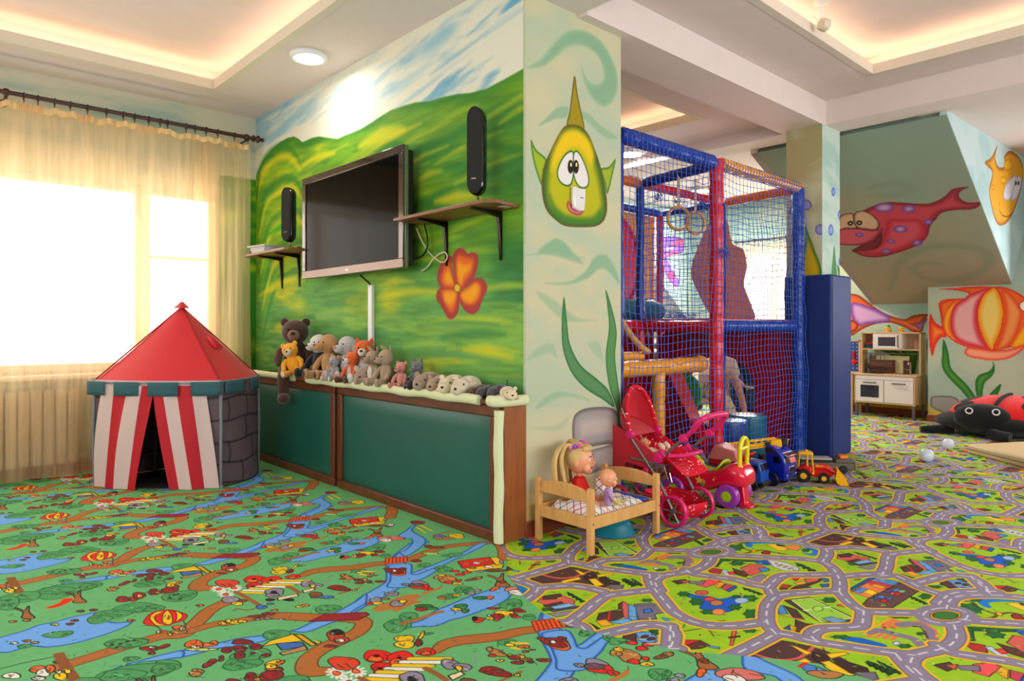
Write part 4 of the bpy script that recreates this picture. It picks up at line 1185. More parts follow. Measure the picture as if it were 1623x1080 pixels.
YK = 2.0
KW = Canvas(6.5, 1.3, 11.4, 3.5, 110, (0.76, 0.85, 0.85), conv=on_cheek)
KW.a[:] = mix((0.78, 0.86, 0.85), (0.68, 0.80, 0.80), sstep(0.35, 0.7, streaks(KW, KW.U, KW.V, 2, 3, 6)))  # pale ground carries the window light falling on the cheek
LF = lambda p: zm(1200, 0, 3.0, p)
KW.shape(LF([(1140, 690), (1128, 750), (1145, 795), (1175, 790), (1172, 745), (1200, 718), (1240, 745), (1262, 800), (1258, 870), (1235, 960), (1200, 1040), (1165, 1072), (1135, 1060), (1110, 980), (1100, 900), (1115, 820), (1078, 775), (1110, 750)]), (0.92, 0.66, 0.14), edge=(0.66, 0.38, 0.12), ew=0.06, n=4)
for pts in ([(1170, 940), (1175, 890), (1200, 850), (1228, 835), (1222, 880), (1205, 940), (1185, 955)], [(1205, 948), (1222, 880), (1235, 838), (1252, 845), (1250, 890), (1232, 940), (1215, 955)]):
    KW.shape(LF(pts), (0.90, 0.88, 0.92), edge=(0.70, 0.66, 0.76), ew=0.03)
for cx, cy in ((1227, 872), (1240, 872)):
    KW.shape(LF([(cx + 5 * math.cos(t), cy + 10 * math.sin(t)) for t in [2 * PI * i / 8 for i in range(8)]]), (0.20, 0.18, 0.35))
for cx, cy, r in ((1190, 785, 20), (1168, 858, 14), (1118, 892, 10)):
    KW.shape(LF([(cx + r * math.cos(t), cy + 1.4 * r * math.sin(t)) for t in [2 * PI * i / 8 for i in range(8)]]), (0.96, 0.74, 0.10), edge=(0.86, 0.5, 0.1), ew=0.03)
KW.stroke(LF([(1150, 960), (1150, 1000), (1165, 1025), (1190, 1030), (1215, 1010)]), 0.012, (0.50, 0.30, 0.12))

# second pillar, faces X = 6.2 (u = Y) and Y = 2.66 (u = X)
P2 = Canvas(2.5, 1.4, 3.1, 3.1, 200, (0.66, 0.64, 0.46), conv=lambda px, py: on_x(px, py, 6.2))
P2.a[:] = mix((0.68, 0.66, 0.48), (0.76, 0.70, 0.52), sstep(0.45, 0.7, streaks(P2, P2.U, P2.V, 2, 6, 6, 0.4)))  # darker, browner ground: the shade on this face is put into its colour
P2.a[:] = mix(P2.a, (0.80, 0.82, 0.70), sstep(0.45, 0.75, streaks(P2, P2.U, P2.V, 2, 3, 36)) * 0.7)
MF = lambda p: zm(1240, 180, 3.857, p)
P2.shape(MF([(140, 685), (165, 750), (200, 840), (232, 930), (228, 1000), (120, 1000), (125, 880), (140, 770)]), (0.80, 0.66, 0.06), edge=(0.20, 0.46, 0.14), ew=0.04)
for cx, cy, r in ((148, 560, 30), (230, 710, 30), (60, 600, 20)):
    P2.shape(MF([(cx + r * math.cos(t), cy + 1.08 * r * math.sin(t)) for t in [2 * PI * i / 10 for i in range(10)]]), (0.60, 0.60, 0.80), edge=(0.36, 0.36, 0.64), ew=0.02)
P3 = Canvas(6.1, 1.4, 6.8, 3.1, 200, (0.74, 0.84, 0.78), conv=lambda px, py: on_y(px, py, 2.66))
P3.a[:] = mix((0.78, 0.85, 0.80), (0.66, 0.79, 0.74), sstep(0.45, 0.7, streaks(P3, P3.U, P3.V, 2, 5, 6, 0.3)))  # paler, bluer ground: daylight on this face is painted into it
P3.shape(MF([(315, 810), (325, 900), (330, 1000), (300, 1000), (306, 900)]), (0.35, 0.60, 0.35), edge=(0.2, 0.45, 0.2), ew=0.015)
P3.shape(MF([(335, 925), (352, 960), (360, 1000), (344, 1000)]), (0.35, 0.60, 0.35), edge=(0.2, 0.45, 0.2), ew=0.015)
for cx, cy, rx, ry in ((310, 480, 11, 27), (352, 621, 13, 32), (295, 713, 15, 35), (356, 906, 14, 28)):
    P3.shape(MF([(cx + rx * math.cos(t), cy + ry * math.sin(t)) for t in [2 * PI * i / 10 for i in range(10)]]), (0.58, 0.66, 0.90), edge=(0.28, 0.38, 0.80), ew=0.03)

# ------------------------------------------------------------------ the room
WHITE = mat('white_plaster', (0.88, 0.82, 0.80), 0.9, bump=0.05, bscale=40, vary=0.02)
LIP = mat('cream_plaster', (0.86, 0.82, 0.75), 0.85, bump=0.05, bscale=40)
BASE = mat('red_brown_skirting', (0.52, 0.24, 0.14), 0.4, vary=0.15, vscale=8)


def uvc(c, iu, iv):
    return lambda co: ((co[:, iu] - c.u0) / (c.W / c.ppm), (co[:, iv] - c.v0) / (c.H / c.ppm))


# floor: two printed carpets that meet along a cut seam
seam = [(2.403, 2.717), (2.289, 2.54), (2.131, 2.365), (2.007, 2.107), (1.954, 1.956), (1.943, 1.785), (1.989, 1.648), (2.051, 1.475), (2.087, 1.39), (2.229, 1.203), (2.353, 1.022), (2.367, 0.89), (2.42, 0.3), (2.5, -3.0)]
fb = MB()
ustr = []
x0s = [2.0 + RPX * i for i in range(-4, 7)]
for i, xs in enumerate(x0s):
    n = len(fb.v)
    a, b = max(xs, -2.5), min(xs + RPX, 10.2)
    if b <= a:
        continue
    fb.add([(a, -3, 0), (b, -3, 0), (b, 6.5, 0), (a, 6.5, 0)], [(0, 1, 2, 3)])
    ustr.append((xs, a, b, (i - 4) * RSH))


def floor_uv(co):
    n = len(co) // 4
    u = np.zeros(len(co))
    v = np.zeros(len(co))
    for q in range(n):
        xs, a, b, sh = ustr[q]
        c = co[q * 4:q * 4 + 4]
        u[q * 4:q * 4 + 4] = (c[:, 0] - xs) / RPX
        v[q * 4:q * 4 + 4] = (c[:, 1] - sh) / RPY
    return u, v


road = image_mat('road_print_carpet', RC.a, rough=0.95, bump=0.25, bscale=500, grain=0.25, gscale=500)
fl = struct(fb.build('floor', road, uvfn=floor_uv, flip_fix=False), 'carpet printed with grey roads, lime lawns and little houses')
gb = MB()
left = [(-2.5, 6.5), (-2.5, -3.0)]
poly = [(x, y, 0.004) for x, y in left + list(reversed(seam)) + [(2.62, 2.72), (2.62, 6.5)]]
gb.add(poly, [tuple(range(len(poly)))])


def green_uv(co):
    return (co[:, 0] + 0.024 * co[:, 1] / GP) / 2.6, co[:, 1] / GP


green = image_mat('fairy_tale_print_carpet', GC.a, rough=0.95, bump=0.25, bscale=500, grain=0.25, gscale=500)
struct(gb.build('floor', green, uvfn=green_uv, flip_fix=False), 'green carpet printed with a fairy-tale forest, streams and balloons')


def wallbox(name, x0, x1, y0, y1, z0, z1, m=None, label=None, uvfn=None, bevel=0.0):
    o = MB().bx(x0, x1, y0, y1, z0, z1).build(name, m or WHITE, uvfn=uvfn, bevel=bevel)
    return struct(o, label)


ZC = 3.13
m_tv = image_mat('hills_and_sky_mural', TW.a, rough=0.75, bump=0.12, bscale=60)
m_win = image_mat('pale_sky_mural', WW.a, rough=0.8)
m_pil = image_mat('green_fish_mural', PW.a, rough=0.75, bump=0.10, bscale=60)
m_fish = image_mat('striped_fish_mural', FW.a, rough=0.8)
m_rec = image_mat('purple_fish_mural', RW.a, rough=0.8)
m_slope = image_mat('pink_fish_mural', SW.a, rough=0.8)
m_cheek = image_mat('orange_fish_mural', KW.a, rough=0.8)
m_p2 = image_mat('pillar_weed_mural', P2.a, rough=0.8)
m_p3 = image_mat('pillar_bubble_mural', P3.a, rough=0.8)
wallbox('wall_television', 2.6, 2.78, 2.73 + 0.02, 6.6, 0, ZC, m_tv, 'wall painted with green and yellow hills under a pale sky', uvc(TW, 1, 2))
wallbox('pillar', 2.602, 3.43, 2.73, 3.16, 0, 3.06, m_pil, 'pillar painted with a green fish, seaweed and grey stones', uvc(PW, 0, 2))

# window wall with its openings
def window_wall():
    mb = MB()
    T0, T1 = YW, 6.62
    holes = [(-1.75, -0.15, 0.80, 2.36), (0.10, 2.25, 0.80, 2.36)]
    xs = [-2.6, -1.75, -0.15, 0.10, 2.25, 9.95]
    mb.bx(-2.6, 9.95, T0, T1, 0, 0.80)
    mb.bx(-2.6, 9.95, T0, T1, 2.36, 3.25)
    for a, b in ((-2.6, -1.75), (-0.15, 0.10), (2.25, 9.95)):
        mb.bx(a, b, T0, T1, 0.80, 2.36)
    return struct(mb.build('wall_window', m_win, uvfn=uvc(WW, 0, 2)), 'pale blue and cream painted wall behind the sheer curtain')


window_wall()
PVC = mat('pinkish_white_window_frame', (0.88, 0.80, 0.74), 0.4)
GLASS = bpy.data.materials.new('window_glass')
GLASS.use_nodes = True
nt = GLASS.node_tree
nt.nodes.clear()
o_ = nt.nodes.new('ShaderNodeOutputMaterial')
tr = nt.nodes.new('ShaderNodeBsdfTransparent')
gl = nt.nodes.new('ShaderNodeBsdfGlossy')
gl.inputs['Roughness'].default_value = 0.02
mx = nt.nodes.new('ShaderNodeMixShader')
fr = nt.nodes.new('ShaderNodeFresnel')
fr.inputs['IOR'].default_value = 1.3
nt.links.new(fr.outputs[0], mx.inputs[0])
nt.links.new(tr.outputs[0], mx.inputs[1])
nt.links.new(gl.outputs[0], mx.inputs[2])
nt.links.new(mx.outputs[0], o_.inputs[0])


def window(name, mk, u0, u1, z0, z1, mull, axis, c, label=None):
    """frame with mullions and one pane per light; axis is the wall's normal"""
    root = bpy.data.objects.new(name, None)
    S.collection.objects.link(root)
    struct(root, label)

    def box(mb, a, b, za, zb, d0, d1):
        return mb.bx(a, b, c + d0, c + d1, za, zb) if axis == 'y' else mb.bx(c + d0, c + d1, a, b, za, zb)
    f = 0.06
    mb = MB()
    box(mb, u0, u1, z0, z0 + f, -0.02, 0.05)
    box(mb, u0, u1, z1 - f, z1, -0.02, 0.05)
    box(mb, u0, u0 + f, z0, z1, -0.02, 0.05)
    box(mb, u1 - f, u1, z0, z1, -0.02, 0.05)
    mb.build('window_frame', mk, root, bevel=0.005)
    edges = [u0] + mull + [u1]
    for q in mull:
        box(MB(), q - 0.055, q + 0.055, z0 + f, z1 - f, -0.02, 0.05).build('mullion', mk, root, bevel=0.005)
    for a, b in zip(edges[:-1], edges[1:]):
        box(MB(), a + 0.055, b - 0.055, z0 + f, z1 - f, 0.012, 0.02).build('pane', GLASS, root)
    return root


w1 = window('window_1', PVC, 0.10, 2.25, 0.80, 2.36, [1.64], 'y', 6.50, 'wide window glowing white behind the sheer curtain')
MB().bx(1.69, 2.19, 6.505, 6.53, 1.755, 1.78).build('glazing_bar', PVC, w1)
window('window_2', PVC, -1.75, -0.15, 0.80, 2.36, [-0.95], 'y', 6.50)
wallbox('trim_1', 0.0, 2.32, 6.30, 6.45, 0.745, 0.785, mat('white_sill', (0.86, 0.84, 0.76), 0.35), 'white window sill behind the sheer curtain', bevel=0.01)

# the other walls of the hall (outside the picture, they carry the windows that light it)
def holed(name, axis, c0, c1, a0, a1, z0, z1, h, m=None, uvfn=None, label=None):
    mb = MB()

    def b(p, q, r, s_):
        mb.bx(c0, c1, p, q, r, s_) if axis == 'x' else mb.bx(p, q, c0, c1, r, s_)
    b(a0, a1, z0, h[2])
    b(a0, a1, h[3], z1)
    b(a0, h[0], h[2], h[3])
    b(h[1], a1, h[2], h[3])
    return struct(mb.build(name, m or WHITE, uvfn=uvfn), label)


holed('wall_left', 'x', -2.66, -2.5, -3.0, 6.6, 0, 3.25, (-0.2, 4.2, 0.9, 2.5))
holed('wall_back', 'y', -3.16, -3.0, -2.6, 11.6, 0, 3.25, (0.2, 6.6, 0.9, 2.6))
window('window_3', PVC, -0.2, 4.2, 0.9, 2.5, [1.3, 2.8], 'x', -2.58)
window('window_4', PVC, 0.2, 6.6, 0.9, 2.6, [1.8, 3.4, 5.0], 'y', -3.08)
holed('wall_right', 'x', XF, XF + 0.35, -3.0, 2.78, 0, 1.655, (-0.7, 1.5, 1.05, 1.60), m_fish, uvc(FW, 1, 2), 'wall painted with a striped orange fish, seaweed and a grey stone')
wallbox('wall_right', XF + 0.02, XF + 0.35, 2.70, 2.779, 0, 1.655, m_fish, None, uvc(FW, 1, 2))
holed('wall_recess', 'x', XR, XR + 0.15, 2.70, 6.6, 0, 3.25, (4.35, 5.70, 1.0, 2.30), m_rec, uvc(RW, 1, 2), 'recessed wall painted with a purple and orange fish above the toy kitchen')
window('window_5', PVC, 4.35, 5.70, 1.0, 2.30, [5.0], 'x', 9.98)

# roof slope and dormers
s0, s1 = 1.85, 3.575
xt = 6.62
zt = AZ + AM * (AX - xt)
sb = MB()
sa, sb_y = cheek_y(AX), cheek_y(xt)
sb.add([(AX, sa, AZ), (AX, s1, AZ), (xt, s1, zt), (xt, sb_y, zt), (AX, sa, AZ + .1), (AX, s1, AZ + .1), (xt + .1, s1, zt + .1), (xt + .1, sb_y, zt + .1)],
       [(0, 1, 2, 3), (7, 6, 5, 4), (0, 3, 7, 4), (1, 5, 6, 2), (0, 4, 5, 1), (3, 2, 6, 7)])
struct(sb.build('ceiling_slope', m_slope, uvfn=uvc(SW, 1, 0)), 'sloping ceiling painted with a pink spotted fish')
kb = MB()
kz = lambda x: AZ + AM * (AX - x)
kb.prism([(xt, kz(xt) + .004), (9.52, kz(9.52) + .004), (11.3, kz(9.52) + .004), (11.3, 3.4), (xt, 3.02)], -0.006, 0.05, 'y')
kb.v = [(x, y + cheek_y(x), z) for x, y, z in kb.v]
struct(kb.build('wall_dormer', m_cheek, uvfn=uvc(KW, 0, 2)), 'light blue triangular wall painted with an orange fish')
kb = MB().prism([(xt, kz(xt)), (9.9, kz(9.9)), (9.9, 3.25), (xt, 3.25)], 3.50, 3.575, 'y')
struct(kb.build('wall_dormer', WHITE))
# leaning wall over the fish wall, beyond the dormer cheek
lb = MB().add([(9.50, -3, 1.655), (9.50, YK, 1.655), (11.3, YK, 3.31), (11.3, -3, 3.31), (9.6, -3, 1.62), (9.6, YK, 1.62), (11.4, YK, 3.27), (11.4, -3, 3.27)],
              [(0, 1, 2, 3), (4, 7, 6, 5), (0, 4, 5, 1), (3, 2, 6, 7), (1, 5, 6, 2), (0, 3, 7, 4)])
struct(lb.build('wall_right', mat('pale_green_plaster', (0.68, 0.75, 0.70), 0.9, vary=0.05, vscale=2)))

# ceilings: lower slab with tray openings, upper lid over each opening
ZR = 3.20


def slab(name, x0, x1, y0, y1, z, holes, m=WHITE, t=0.06):
    """flat ceiling with rectangular openings"""
    mb = MB()
    xs = sorted({x0, x1} | {h[0] for h in holes} | {h[1] for h in holes})
    ys = sorted({y0, y1} | {h[2] for h in holes} | {h[3] for h in holes})
    for i in range(len(xs) - 1):
        for j in range(len(ys) - 1):
            cx, cy = (xs[i] + xs[i + 1]) / 2, (ys[j] + ys[j + 1]) / 2
            if any(h[0] < cx < h[1] and h[2] < cy < h[3] for h in holes):
                continue
            mb.bx(xs[i], xs[i + 1], ys[j], ys[j + 1], z, z + t)
    return struct(mb.build(name, m))


STRIP = emit('warm_cove_light', (1.0, 0.88, 0.72), 12.0)


def tray(h, z, where, depth=0.22, back=0.22, sides='nesw', t=0.06):
    x0, x1, y0, y1 = h
    # lid and its upstand, set back from the lip so that the strip stays out of sight
    mb = MB()
    mb.bx(x0 - back, x1 + back, y0 - back, y1 + back, z + depth, z + depth + 0.04)
    mb.bx(x0 - back - .03, x0 - back, y0 - back, y1 + back, z + t, z + depth + .04)
    mb.bx(x1 + back, x1 + back + .03, y0 - back, y1 + back, z + t, z + depth + .04)
    mb.bx(x0 - back, x1 + back, y0 - back - .03, y0 - back, z + t, z + depth + .04)
    mb.bx(x0 - back, x1 + back, y1 + back, y1 + back + .03, z + t, z + depth + .04)
    struct(mb.build('ceiling_tray', WHITE))
    lip = MB()
    w = 0.05
    q = z + t + 0.015
    lip.bx(x0 - w, x0 + .006, y0 - w, y1 + w, z - .004, q)
    lip.bx(x1 - .006, x1 + w, y0 - w, y1 + w, z - .004, q)
    lip.bx(x0, x1, y0 - w, y0 + .006, z - .004, q)
    lip.bx(x0, x1, y1 - .006, y1 + w, z - .004, q)
    struct(lip.build('ceiling_lip', LIP))
    b = back * 0.55
    u = z + t + 0.012
    for nm, box in (('w', (x0 - b - .012, x0 - b, y0 - b, y1 + b)), ('e', (x1 + b, x1 + b + .012, y0 - b, y1 + b)), ('s', (x0 - b, x1 + b, y0 - b - .012, y0 - b)), ('n', (x0 - b, x1 + b, y1 + b, y1 + b + .012))):
        if nm in sides:
            o = MB().bx(*box, u, u + .012).build('light_strip', STRIP)
            tag(o, 'warm light strip on the %s side of the %s' % ({'w': 'far left', 'e': 'inner', 's': 'camera', 'n': 'far'}[nm], where), 'light strip', 'light strips in the ceiling recesses')


HL = (-1.6, 2.02, 1.2, 5.86)
slab('ceiling', -2.6, 2.62, -3.1, 6.6, ZC, [HL])
tray(HL, ZC, 'ceiling recess over the green carpet')
HR = (3.9, 5.88, -0.6, 2.12)
slab('ceiling', 3.02, 6.45, -3.1, 2.70, ZR, [HR])
tray(HR, ZR, 'ceiling recess over the road carpet')
HF = (3.6, 5.62, 3.54, 5.2)
slab('ceiling', 2.7, 6.3, 3.05, 6.6, 3.10, [HF])
tray(HF, 3.10, 'ceiling recess over the climbing frame')
wallbox('ceiling_beam', 3.03, 6.60, 2.66, 3.06, 2.98, 3.45, WHITE, 'long white ceiling beam from the painted pillar to the blue padded pillar')
wallbox('ceiling_beam', 6.28, 6.60, -3.1, 6.6, 2.983, 3.45, WHITE, 'white ceiling beam running right from the blue padded pillar')
wallbox('ceiling_beam', 2.48, 3.03, -3.1, 2.73, 3.0, 3.45, WHITE, 'white ceiling beam that meets the painted pillar from the front')
wallbox('ceiling', 6.5, 10.3, 3.0, 6.6, 3.11, 3.2, WHITE)
db = MB().add([(6.6, -3.1, 2.985), (6.6, YK + .01, 2.985), (11.6, YK + .01, 3.32), (11.6, -3.1, 3.32), (6.6, -3.1, 3.1), (6.6, YK + .01, 3.1), (11.6, YK + .01, 3.42), (11.6, -3.1, 3.42)],
              [(0, 3, 2, 1), (4, 5, 6, 7), (0, 4, 7, 3), (1, 2, 6, 5), (0, 1, 5, 4), (2, 3, 7, 6)])
struct(db.build('ceiling', WHITE))
wallbox('roof_cover', -2.7, 11.8, -3.2, 6.7, 3.55, 3.6, WHITE)

# second pillar and its padding
pb = MB()
struct(pb.bx(6.20, 6.58, 2.66, 2.99, 0, 2.99).build('pillar', [m_p2], uvfn=uvc(P2, 1, 2)), 'pillar painted with bubbles and seaweed above the blue padding')
struct(MB().bx(6.202, 6.578, 2.658, 2.664, 0, 2.98).build('pillar_face', m_p3, uvfn=uvc(P3, 0, 2)))
NAVY = mat('navy_vinyl', (0.10, 0.19, 0.44), 0.55, spec=0.3, bump=0.03, bscale=14, vary=0.06)
pad = thing('pillar_padding', 'dark blue vinyl padding wrapped round the far pillar', 'padding', (6.36, 2.77, 0))
MB().bx(-.21, -.16, -.21, .22, 0.0, 1.625).build('pad_panel', NAVY, pad, bevel=0.014)
MB().bx(-.20, .22, -.21, -.115, 0.0, 1.622).build('pad_panel', NAVY, pad, bevel=0.014)
MB().bx(.222, .262, -.20, .22, 0.0, 1.62).build('pad_panel', NAVY, pad, bevel=0.014)

# skirtings
def skirt(name, x0, x1, y0, y1, h=0.085):
    struct(MB().bx(x0, x1, y0, y1, 0, h).build(name, BASE, bevel=0.006))


skirt('baseboard_pillar', 2.585, 3.445, 2.712, 2.73)
skirt('baseboard_right', 9.482, 9.5, -3, 2.79)
skirt('baseboard_recess', 9.88, 9.9, 2.80, 6.43)
skirt('baseboard_window', -2.5, 2.6, 6.41, 6.43)

# ------------------------------------------------------------------ things
def M3(name, col, rough=0.35, **k):
    return mat(name, col, rough, **k)


# ---- curtain rod with rings, and the sheer curtain
ROD = mat('dark_brown_wood', (0.26, 0.14, 0.11), 0.35, vary=0.2)
rod = thing('curtain_rod', 'dark brown curtain rod with wooden rings over the window', 'curtain rod', (0, 6.2, 2.875))
MB().cyl((-2.3, 0, 0), (2.50, 0, 0), 0.017, 14).build('pole', ROD, rod)
fin = [(0.0, 0), (0.017, 0.0), (0.03, 0.008), (0.03, 0.02), (0.018, 0.026), (0.02, 0.035), (0.034, 0.05), (0.034, 0.062), (0.02, 0.075), (0.012, 0.08), (0.02, 0.09), (0.018, 0.105), (0.0, 0.115)]
MB().lathe(fin, (2.47, 0, 0), 16, (0, PI / 2, 0)).build('finial', ROD, rod)
MB().lathe(fin, (-2.28, 0, 0), 16, (0, -PI / 2, 0)).build('finial', ROD, rod)
for x in (0.66, 2.42):
    b = MB().cyl((x, 0.23, -0.03), (x, 0.0, -0.03), 0.010, 10)
    b.lathe([(0.0, 0), (0.03, 0), (0.03, 0.012), (0.0, 0.012)], (x, 0.228, -0.03), 16, (PI / 2, 0, 0))
    b.lathe([(0.022, -0.018), (0.028, -0.01), (0.028, 0.01), (0.022, 0.018)], (x, 0, 0), 16, (0, PI / 2, 0))
    b.build('bracket', ROD, rod)
ringpx = [30, 102, 163, 234, 301, 375, 456, 528, 577, 637, 686, 717, 797, 835, 883, 932, 1004, 1062]
rx_in = [on_y(p / 2.7, 150 + p / 2.7 * 0.18, 6.2)[0] for p in ringpx]
rings = [-2.2 + i * 0.24 for i in range(12)]
rings = [r for r in rings if r < rx_in[0] - 0.1] + rx_in
for x in rings:
    r = MB().tube([(x, 0.026 * math.cos(t), -0.006 + 0.027 * math.sin(t)) for t in [2 * PI * i / 14 for i in range(14)]], 0.0045, 6, closed=True)
    r.cyl((x, 0, -0.034), (x, 0, -0.062), 0.0035, 6)
    r.build('curtain_ring', ROD, rod)

SHEER = bpy.data.materials.new('sheer_cream_fabric')
SHEER.use_nodes = True
nt = SHEER.node_tree
nt.nodes.clear()
o_ = nt.nodes.new('ShaderNodeOutputMaterial')
di = nt.nodes.new('ShaderNodeBsdfDiffuse')
tl = nt.nodes.new('ShaderNodeBsdfTranslucent')
tr = nt.nodes.new('ShaderNodeBsdfTransparent')
for n_, c in ((di, (0.98, 0.87, 0.70)), (tl, (1.0, 0.84, 0.62)), (tr, (1, 0.985, 0.95))):
    n_.inputs['Color'].default_value = (*lin(c), 1)
m1 = nt.nodes.new('ShaderNodeMixShader')
m1.inputs[0].default_value = 0.55
m2 = nt.nodes.new('ShaderNodeMixShader')
tc = nt.nodes.new('ShaderNodeTexCoord')
mp = nt.nodes.new('ShaderNodeMapping')
mp.inputs['Scale'].default_value = (22, 22, 1.2)
no = nt.nodes.new('ShaderNodeTexNoise')
no.inputs['Scale'].default_value = 1.0
no.inputs['Detail'].default_value = 3
mr = nt.nodes.new('ShaderNodeMapRange')
mr.inputs['From Min'].default_value = 0.3
mr.inputs['From Max'].default_value = 0.7
mr.inputs['To Min'].default_value = 0.40
mr.inputs['To Max'].default_value = 0.70
nt.links.new(tc.outputs['Object'], mp.inputs['Vector'])
nt.links.new(mp.outputs[0], no.inputs['Vector'])
nt.links.new(no.outputs['Fac'], mr.inputs['Value'])
nt.links.new(mr.outputs[0], m2.inputs[0])
nt.links.new(di.outputs[0], m1.inputs[1])
nt.links.new(tl.outputs[0], m1.inputs[2])
nt.links.new(m1.outputs[0], m2.inputs[1])
nt.links.new(tr.outputs[0], m2.inputs[2])
nt.links.new(m2.outputs[0], o_.inputs[0])


def curtain_sheet(x0, x1, top, z0, y0, amp, seed, dx=0.006):
    nu = int((x1 - x0) / dx)
    nv = 26
    xs = [x0 + (x1 - x0) * i / (nu - 1) for i in range(nu)]
    rr = sorted(rings)

    def fn(i, j):
        x = xs[i]
        s_ = j / (nv - 1)
        a = max([r for r in rr if r <= x] or [rr[0]])
        b = min([r for r in rr if r > x] or [rr[-1] + 0.1])
        k = (x - a) / max(b - a, 1e-3)
        sag = 0.16 * (b - a) * math.sin(PI * min(max(k, 0), 1)) * 1.6
        zt = top - sag * 0.8
        z = zt + (z0 - zt) * s_
        f = math.sin(x * 31 + seed + 1.3 * math.sin(x * 9 + seed)) * 0.65 + 0.25 * (1 - 0.6 * s_) * math.sin(x * 97 + 2 * seed + 2 * s_)
        big = math.sin(x * 17 + 2.1 * math.sin(x * 5) + 1.0 * s_)
        w = amp * (0.25 + 0.75 * min(1, s_ * 1.3))
        gather = 0.006 * math.sin(x * 420) * max(0, 1 - s_ * 14)
        return (x + 0.01 * math.sin(7 * s_ + x * 11) * s_, y0 + w * (0.45 * f + 0.75 * big) + gather + 0.02 * s_ * math.sin(x * 3), z)
    return MB().grid(nu, nv, fn)


cur = thing('curtain', 'sheer cream curtain hanging in soft folds from wooden rings', 'curtain', (0, 0, 0))
curtain_sheet(-2.25, 2.44, 2.812, 0.02, 6.155, 0.052, 0.3).build('curtain_panel', SHEER, cur, angle=180)
hd = MB()
hx = [-2.25 + 0.012 * i for i in range(int(4.69 / 0.012))]
def hem_z(x):
    rr = sorted(rings)
    a = max([r for r in rr if r <= x] or [rr[0]])
    b = min([r for r in rr if r > x] or [rr[-1] + 0.1])
    k = min(max((x - a) / max(b - a, 1e-3), 0), 1)
    return 2.812 - 0.16 * (b - a) * math.sin(PI * k) * 1.28
hd.grid(len(hx), 3, lambda i, j: (hx[i], 6.150 + 0.007 * math.sin(hx[i] * 420) + 0.012 * math.sin(hx[i] * 17), hem_z(hx[i]) - 0.022 * j))
hd.build('gathered_heading', mat('cream_heading_tape', (0.90, 0.76, 0.52), 0.9), cur, angle=180)
# inner side drape at the window's right part
cur2 = thing('curtain', 'second sheer fold of curtain gathered at the right window edge', 'curtain', (0, 0, 0))
curtain_sheet(1.98, 2.16, 2.80, 0.02, 6.235, 0.018, 2.3, 0.005).build('curtain_panel', SHEER, cur2, angle=180)

# radiator hidden behind the curtain
RAD = mat('beige_radiator', (0.74, 0.68, 0.58), 0.5)
rad = thing('radiator', 'beige radiator under the window, seen faintly through the curtain', 'radiator', (0, 6.34, 0))
for k in range(26):
    MB().box((-0.9 + k * 0.08, 0, 0.38), (0.07, 0.09, 0.58)).build('radiator_fin', RAD, rad, bevel=0.012, segs=1)
MB().cyl((-1, 0, 0.14), (1.2, 0, 0.14), 0.018, 10).build('pipe', RAD, rad)

# ---- lamps on the ceilings
LAMPW = mat('white_lamp_rim', (0.9, 0.9, 0.9), 0.35)
LED = emit('lamp_glow', (1.0, 0.97, 0.92), 9.0)


def disc_lamp(x, y, z, r, label):
    t = thing('ceiling_lamp', label, 'lamp', (x, y, z), 0, 'round ceiling lamps')
    MB().lathe([(0.0, 0.0), (r * 1.02, 0.0), (r * 1.06, -0.006), (r * 1.06, -0.024), (r, -0.034), (r * .84, -0.034), (r * .84, -0.02), (0, -0.02)], n=40).build('rim', LAMPW, t)
    MB().lathe([(0.0, -0.042), (r * .55, -0.041), (r * .80, -0.034), (r * .835, -0.022), (0.0, -0.021)], n=40).build('diffuser', LED, t)


disc_lamp(2.27, 4.66, ZC, 0.125, 'round white ceiling lamp near the hills mural wall')
disc_lamp(6.10, 4.72, 3.10, 0.15, 'round ceiling lamp beyond the blue net, nearer the fish pillar')
disc_lamp(8.50, 5.35, 3.108, 0.16, 'small bright ceiling lamp seen through the net beside the red post')
area_light('ceiling_lamp_light', (6.10, 4.72, 3.03), (0, 0, 0), 0.25, 0.25, 60, (1.0, 0.97, 0.93))
area_light('ceiling_lamp_light', (2.27, 4.66, ZC - 0.06), (0, 0, 0), 0.2, 0.2, 7, (1.0, 0.97, 0.93))
area_light('ceiling_lamp_light', (8.50, 5.35, 3.04), (0, 0, 0), 0.3, 0.3, 80, (1.0, 0.97, 0.93))

spot = thing('spotlight', 'small white spotlight hanging in the right ceiling recess', 'spotlight', (4.75, 2.04, 3.40))
MB().lathe([(0, 0), (0.05, 0), (0.05, -0.018), (0.02, -0.03), (0, -0.03)], n=24).build('base', LAMPW, spot)
MB().tube([(0, 0, -0.02), (0.0, 0, -0.10), (-0.012, 0, -0.13)], 0.008, 8).build('arm', LAMPW, spot)
MB().lathe([(0.0, 0.0), (0.03, 0.0), (0.042, 0.015), (0.045, 0.05), (0.038, 0.055), (0.0, 0.05)], (-0.015, 0, -0.165), 24, (0.5, PI / 2, 0.3)).build('head', mat('cream_plastic', (0.85, 0.80, 0.70), 0.4), spot)
MB().tube([(-0.03, 0.01, -0.14), (-0.09, 0.02, -0.13), (-0.14, 0.0, -0.15)], 0.003, 6).build('cable', LAMPW, spot)

# ---- radiator cover with green padded doors (two units), its top board and foam guards
WOOD = mat('red_brown_wood', (0.40, 0.21, 0.11), 0.42, vary=0.22, vscale=3, stretch=(3, 3, 0.6), bump=0.05, bscale=30)
WOODL = mat('orange_brown_wood', (0.56, 0.31, 0.12), 0.42, vary=0.18, vscale=5, stretch=(6, 6, 0.5), bump=0.04)
TEAL = mat('green_vinyl', (0.10, 0.36, 0.31), 0.42, bump=0.02, bscale=200, vary=0.03)
FOAM = mat('pale_green_foam', (0.84, 0.86, 0.68), 0.75, bump=0.15, bscale=120)


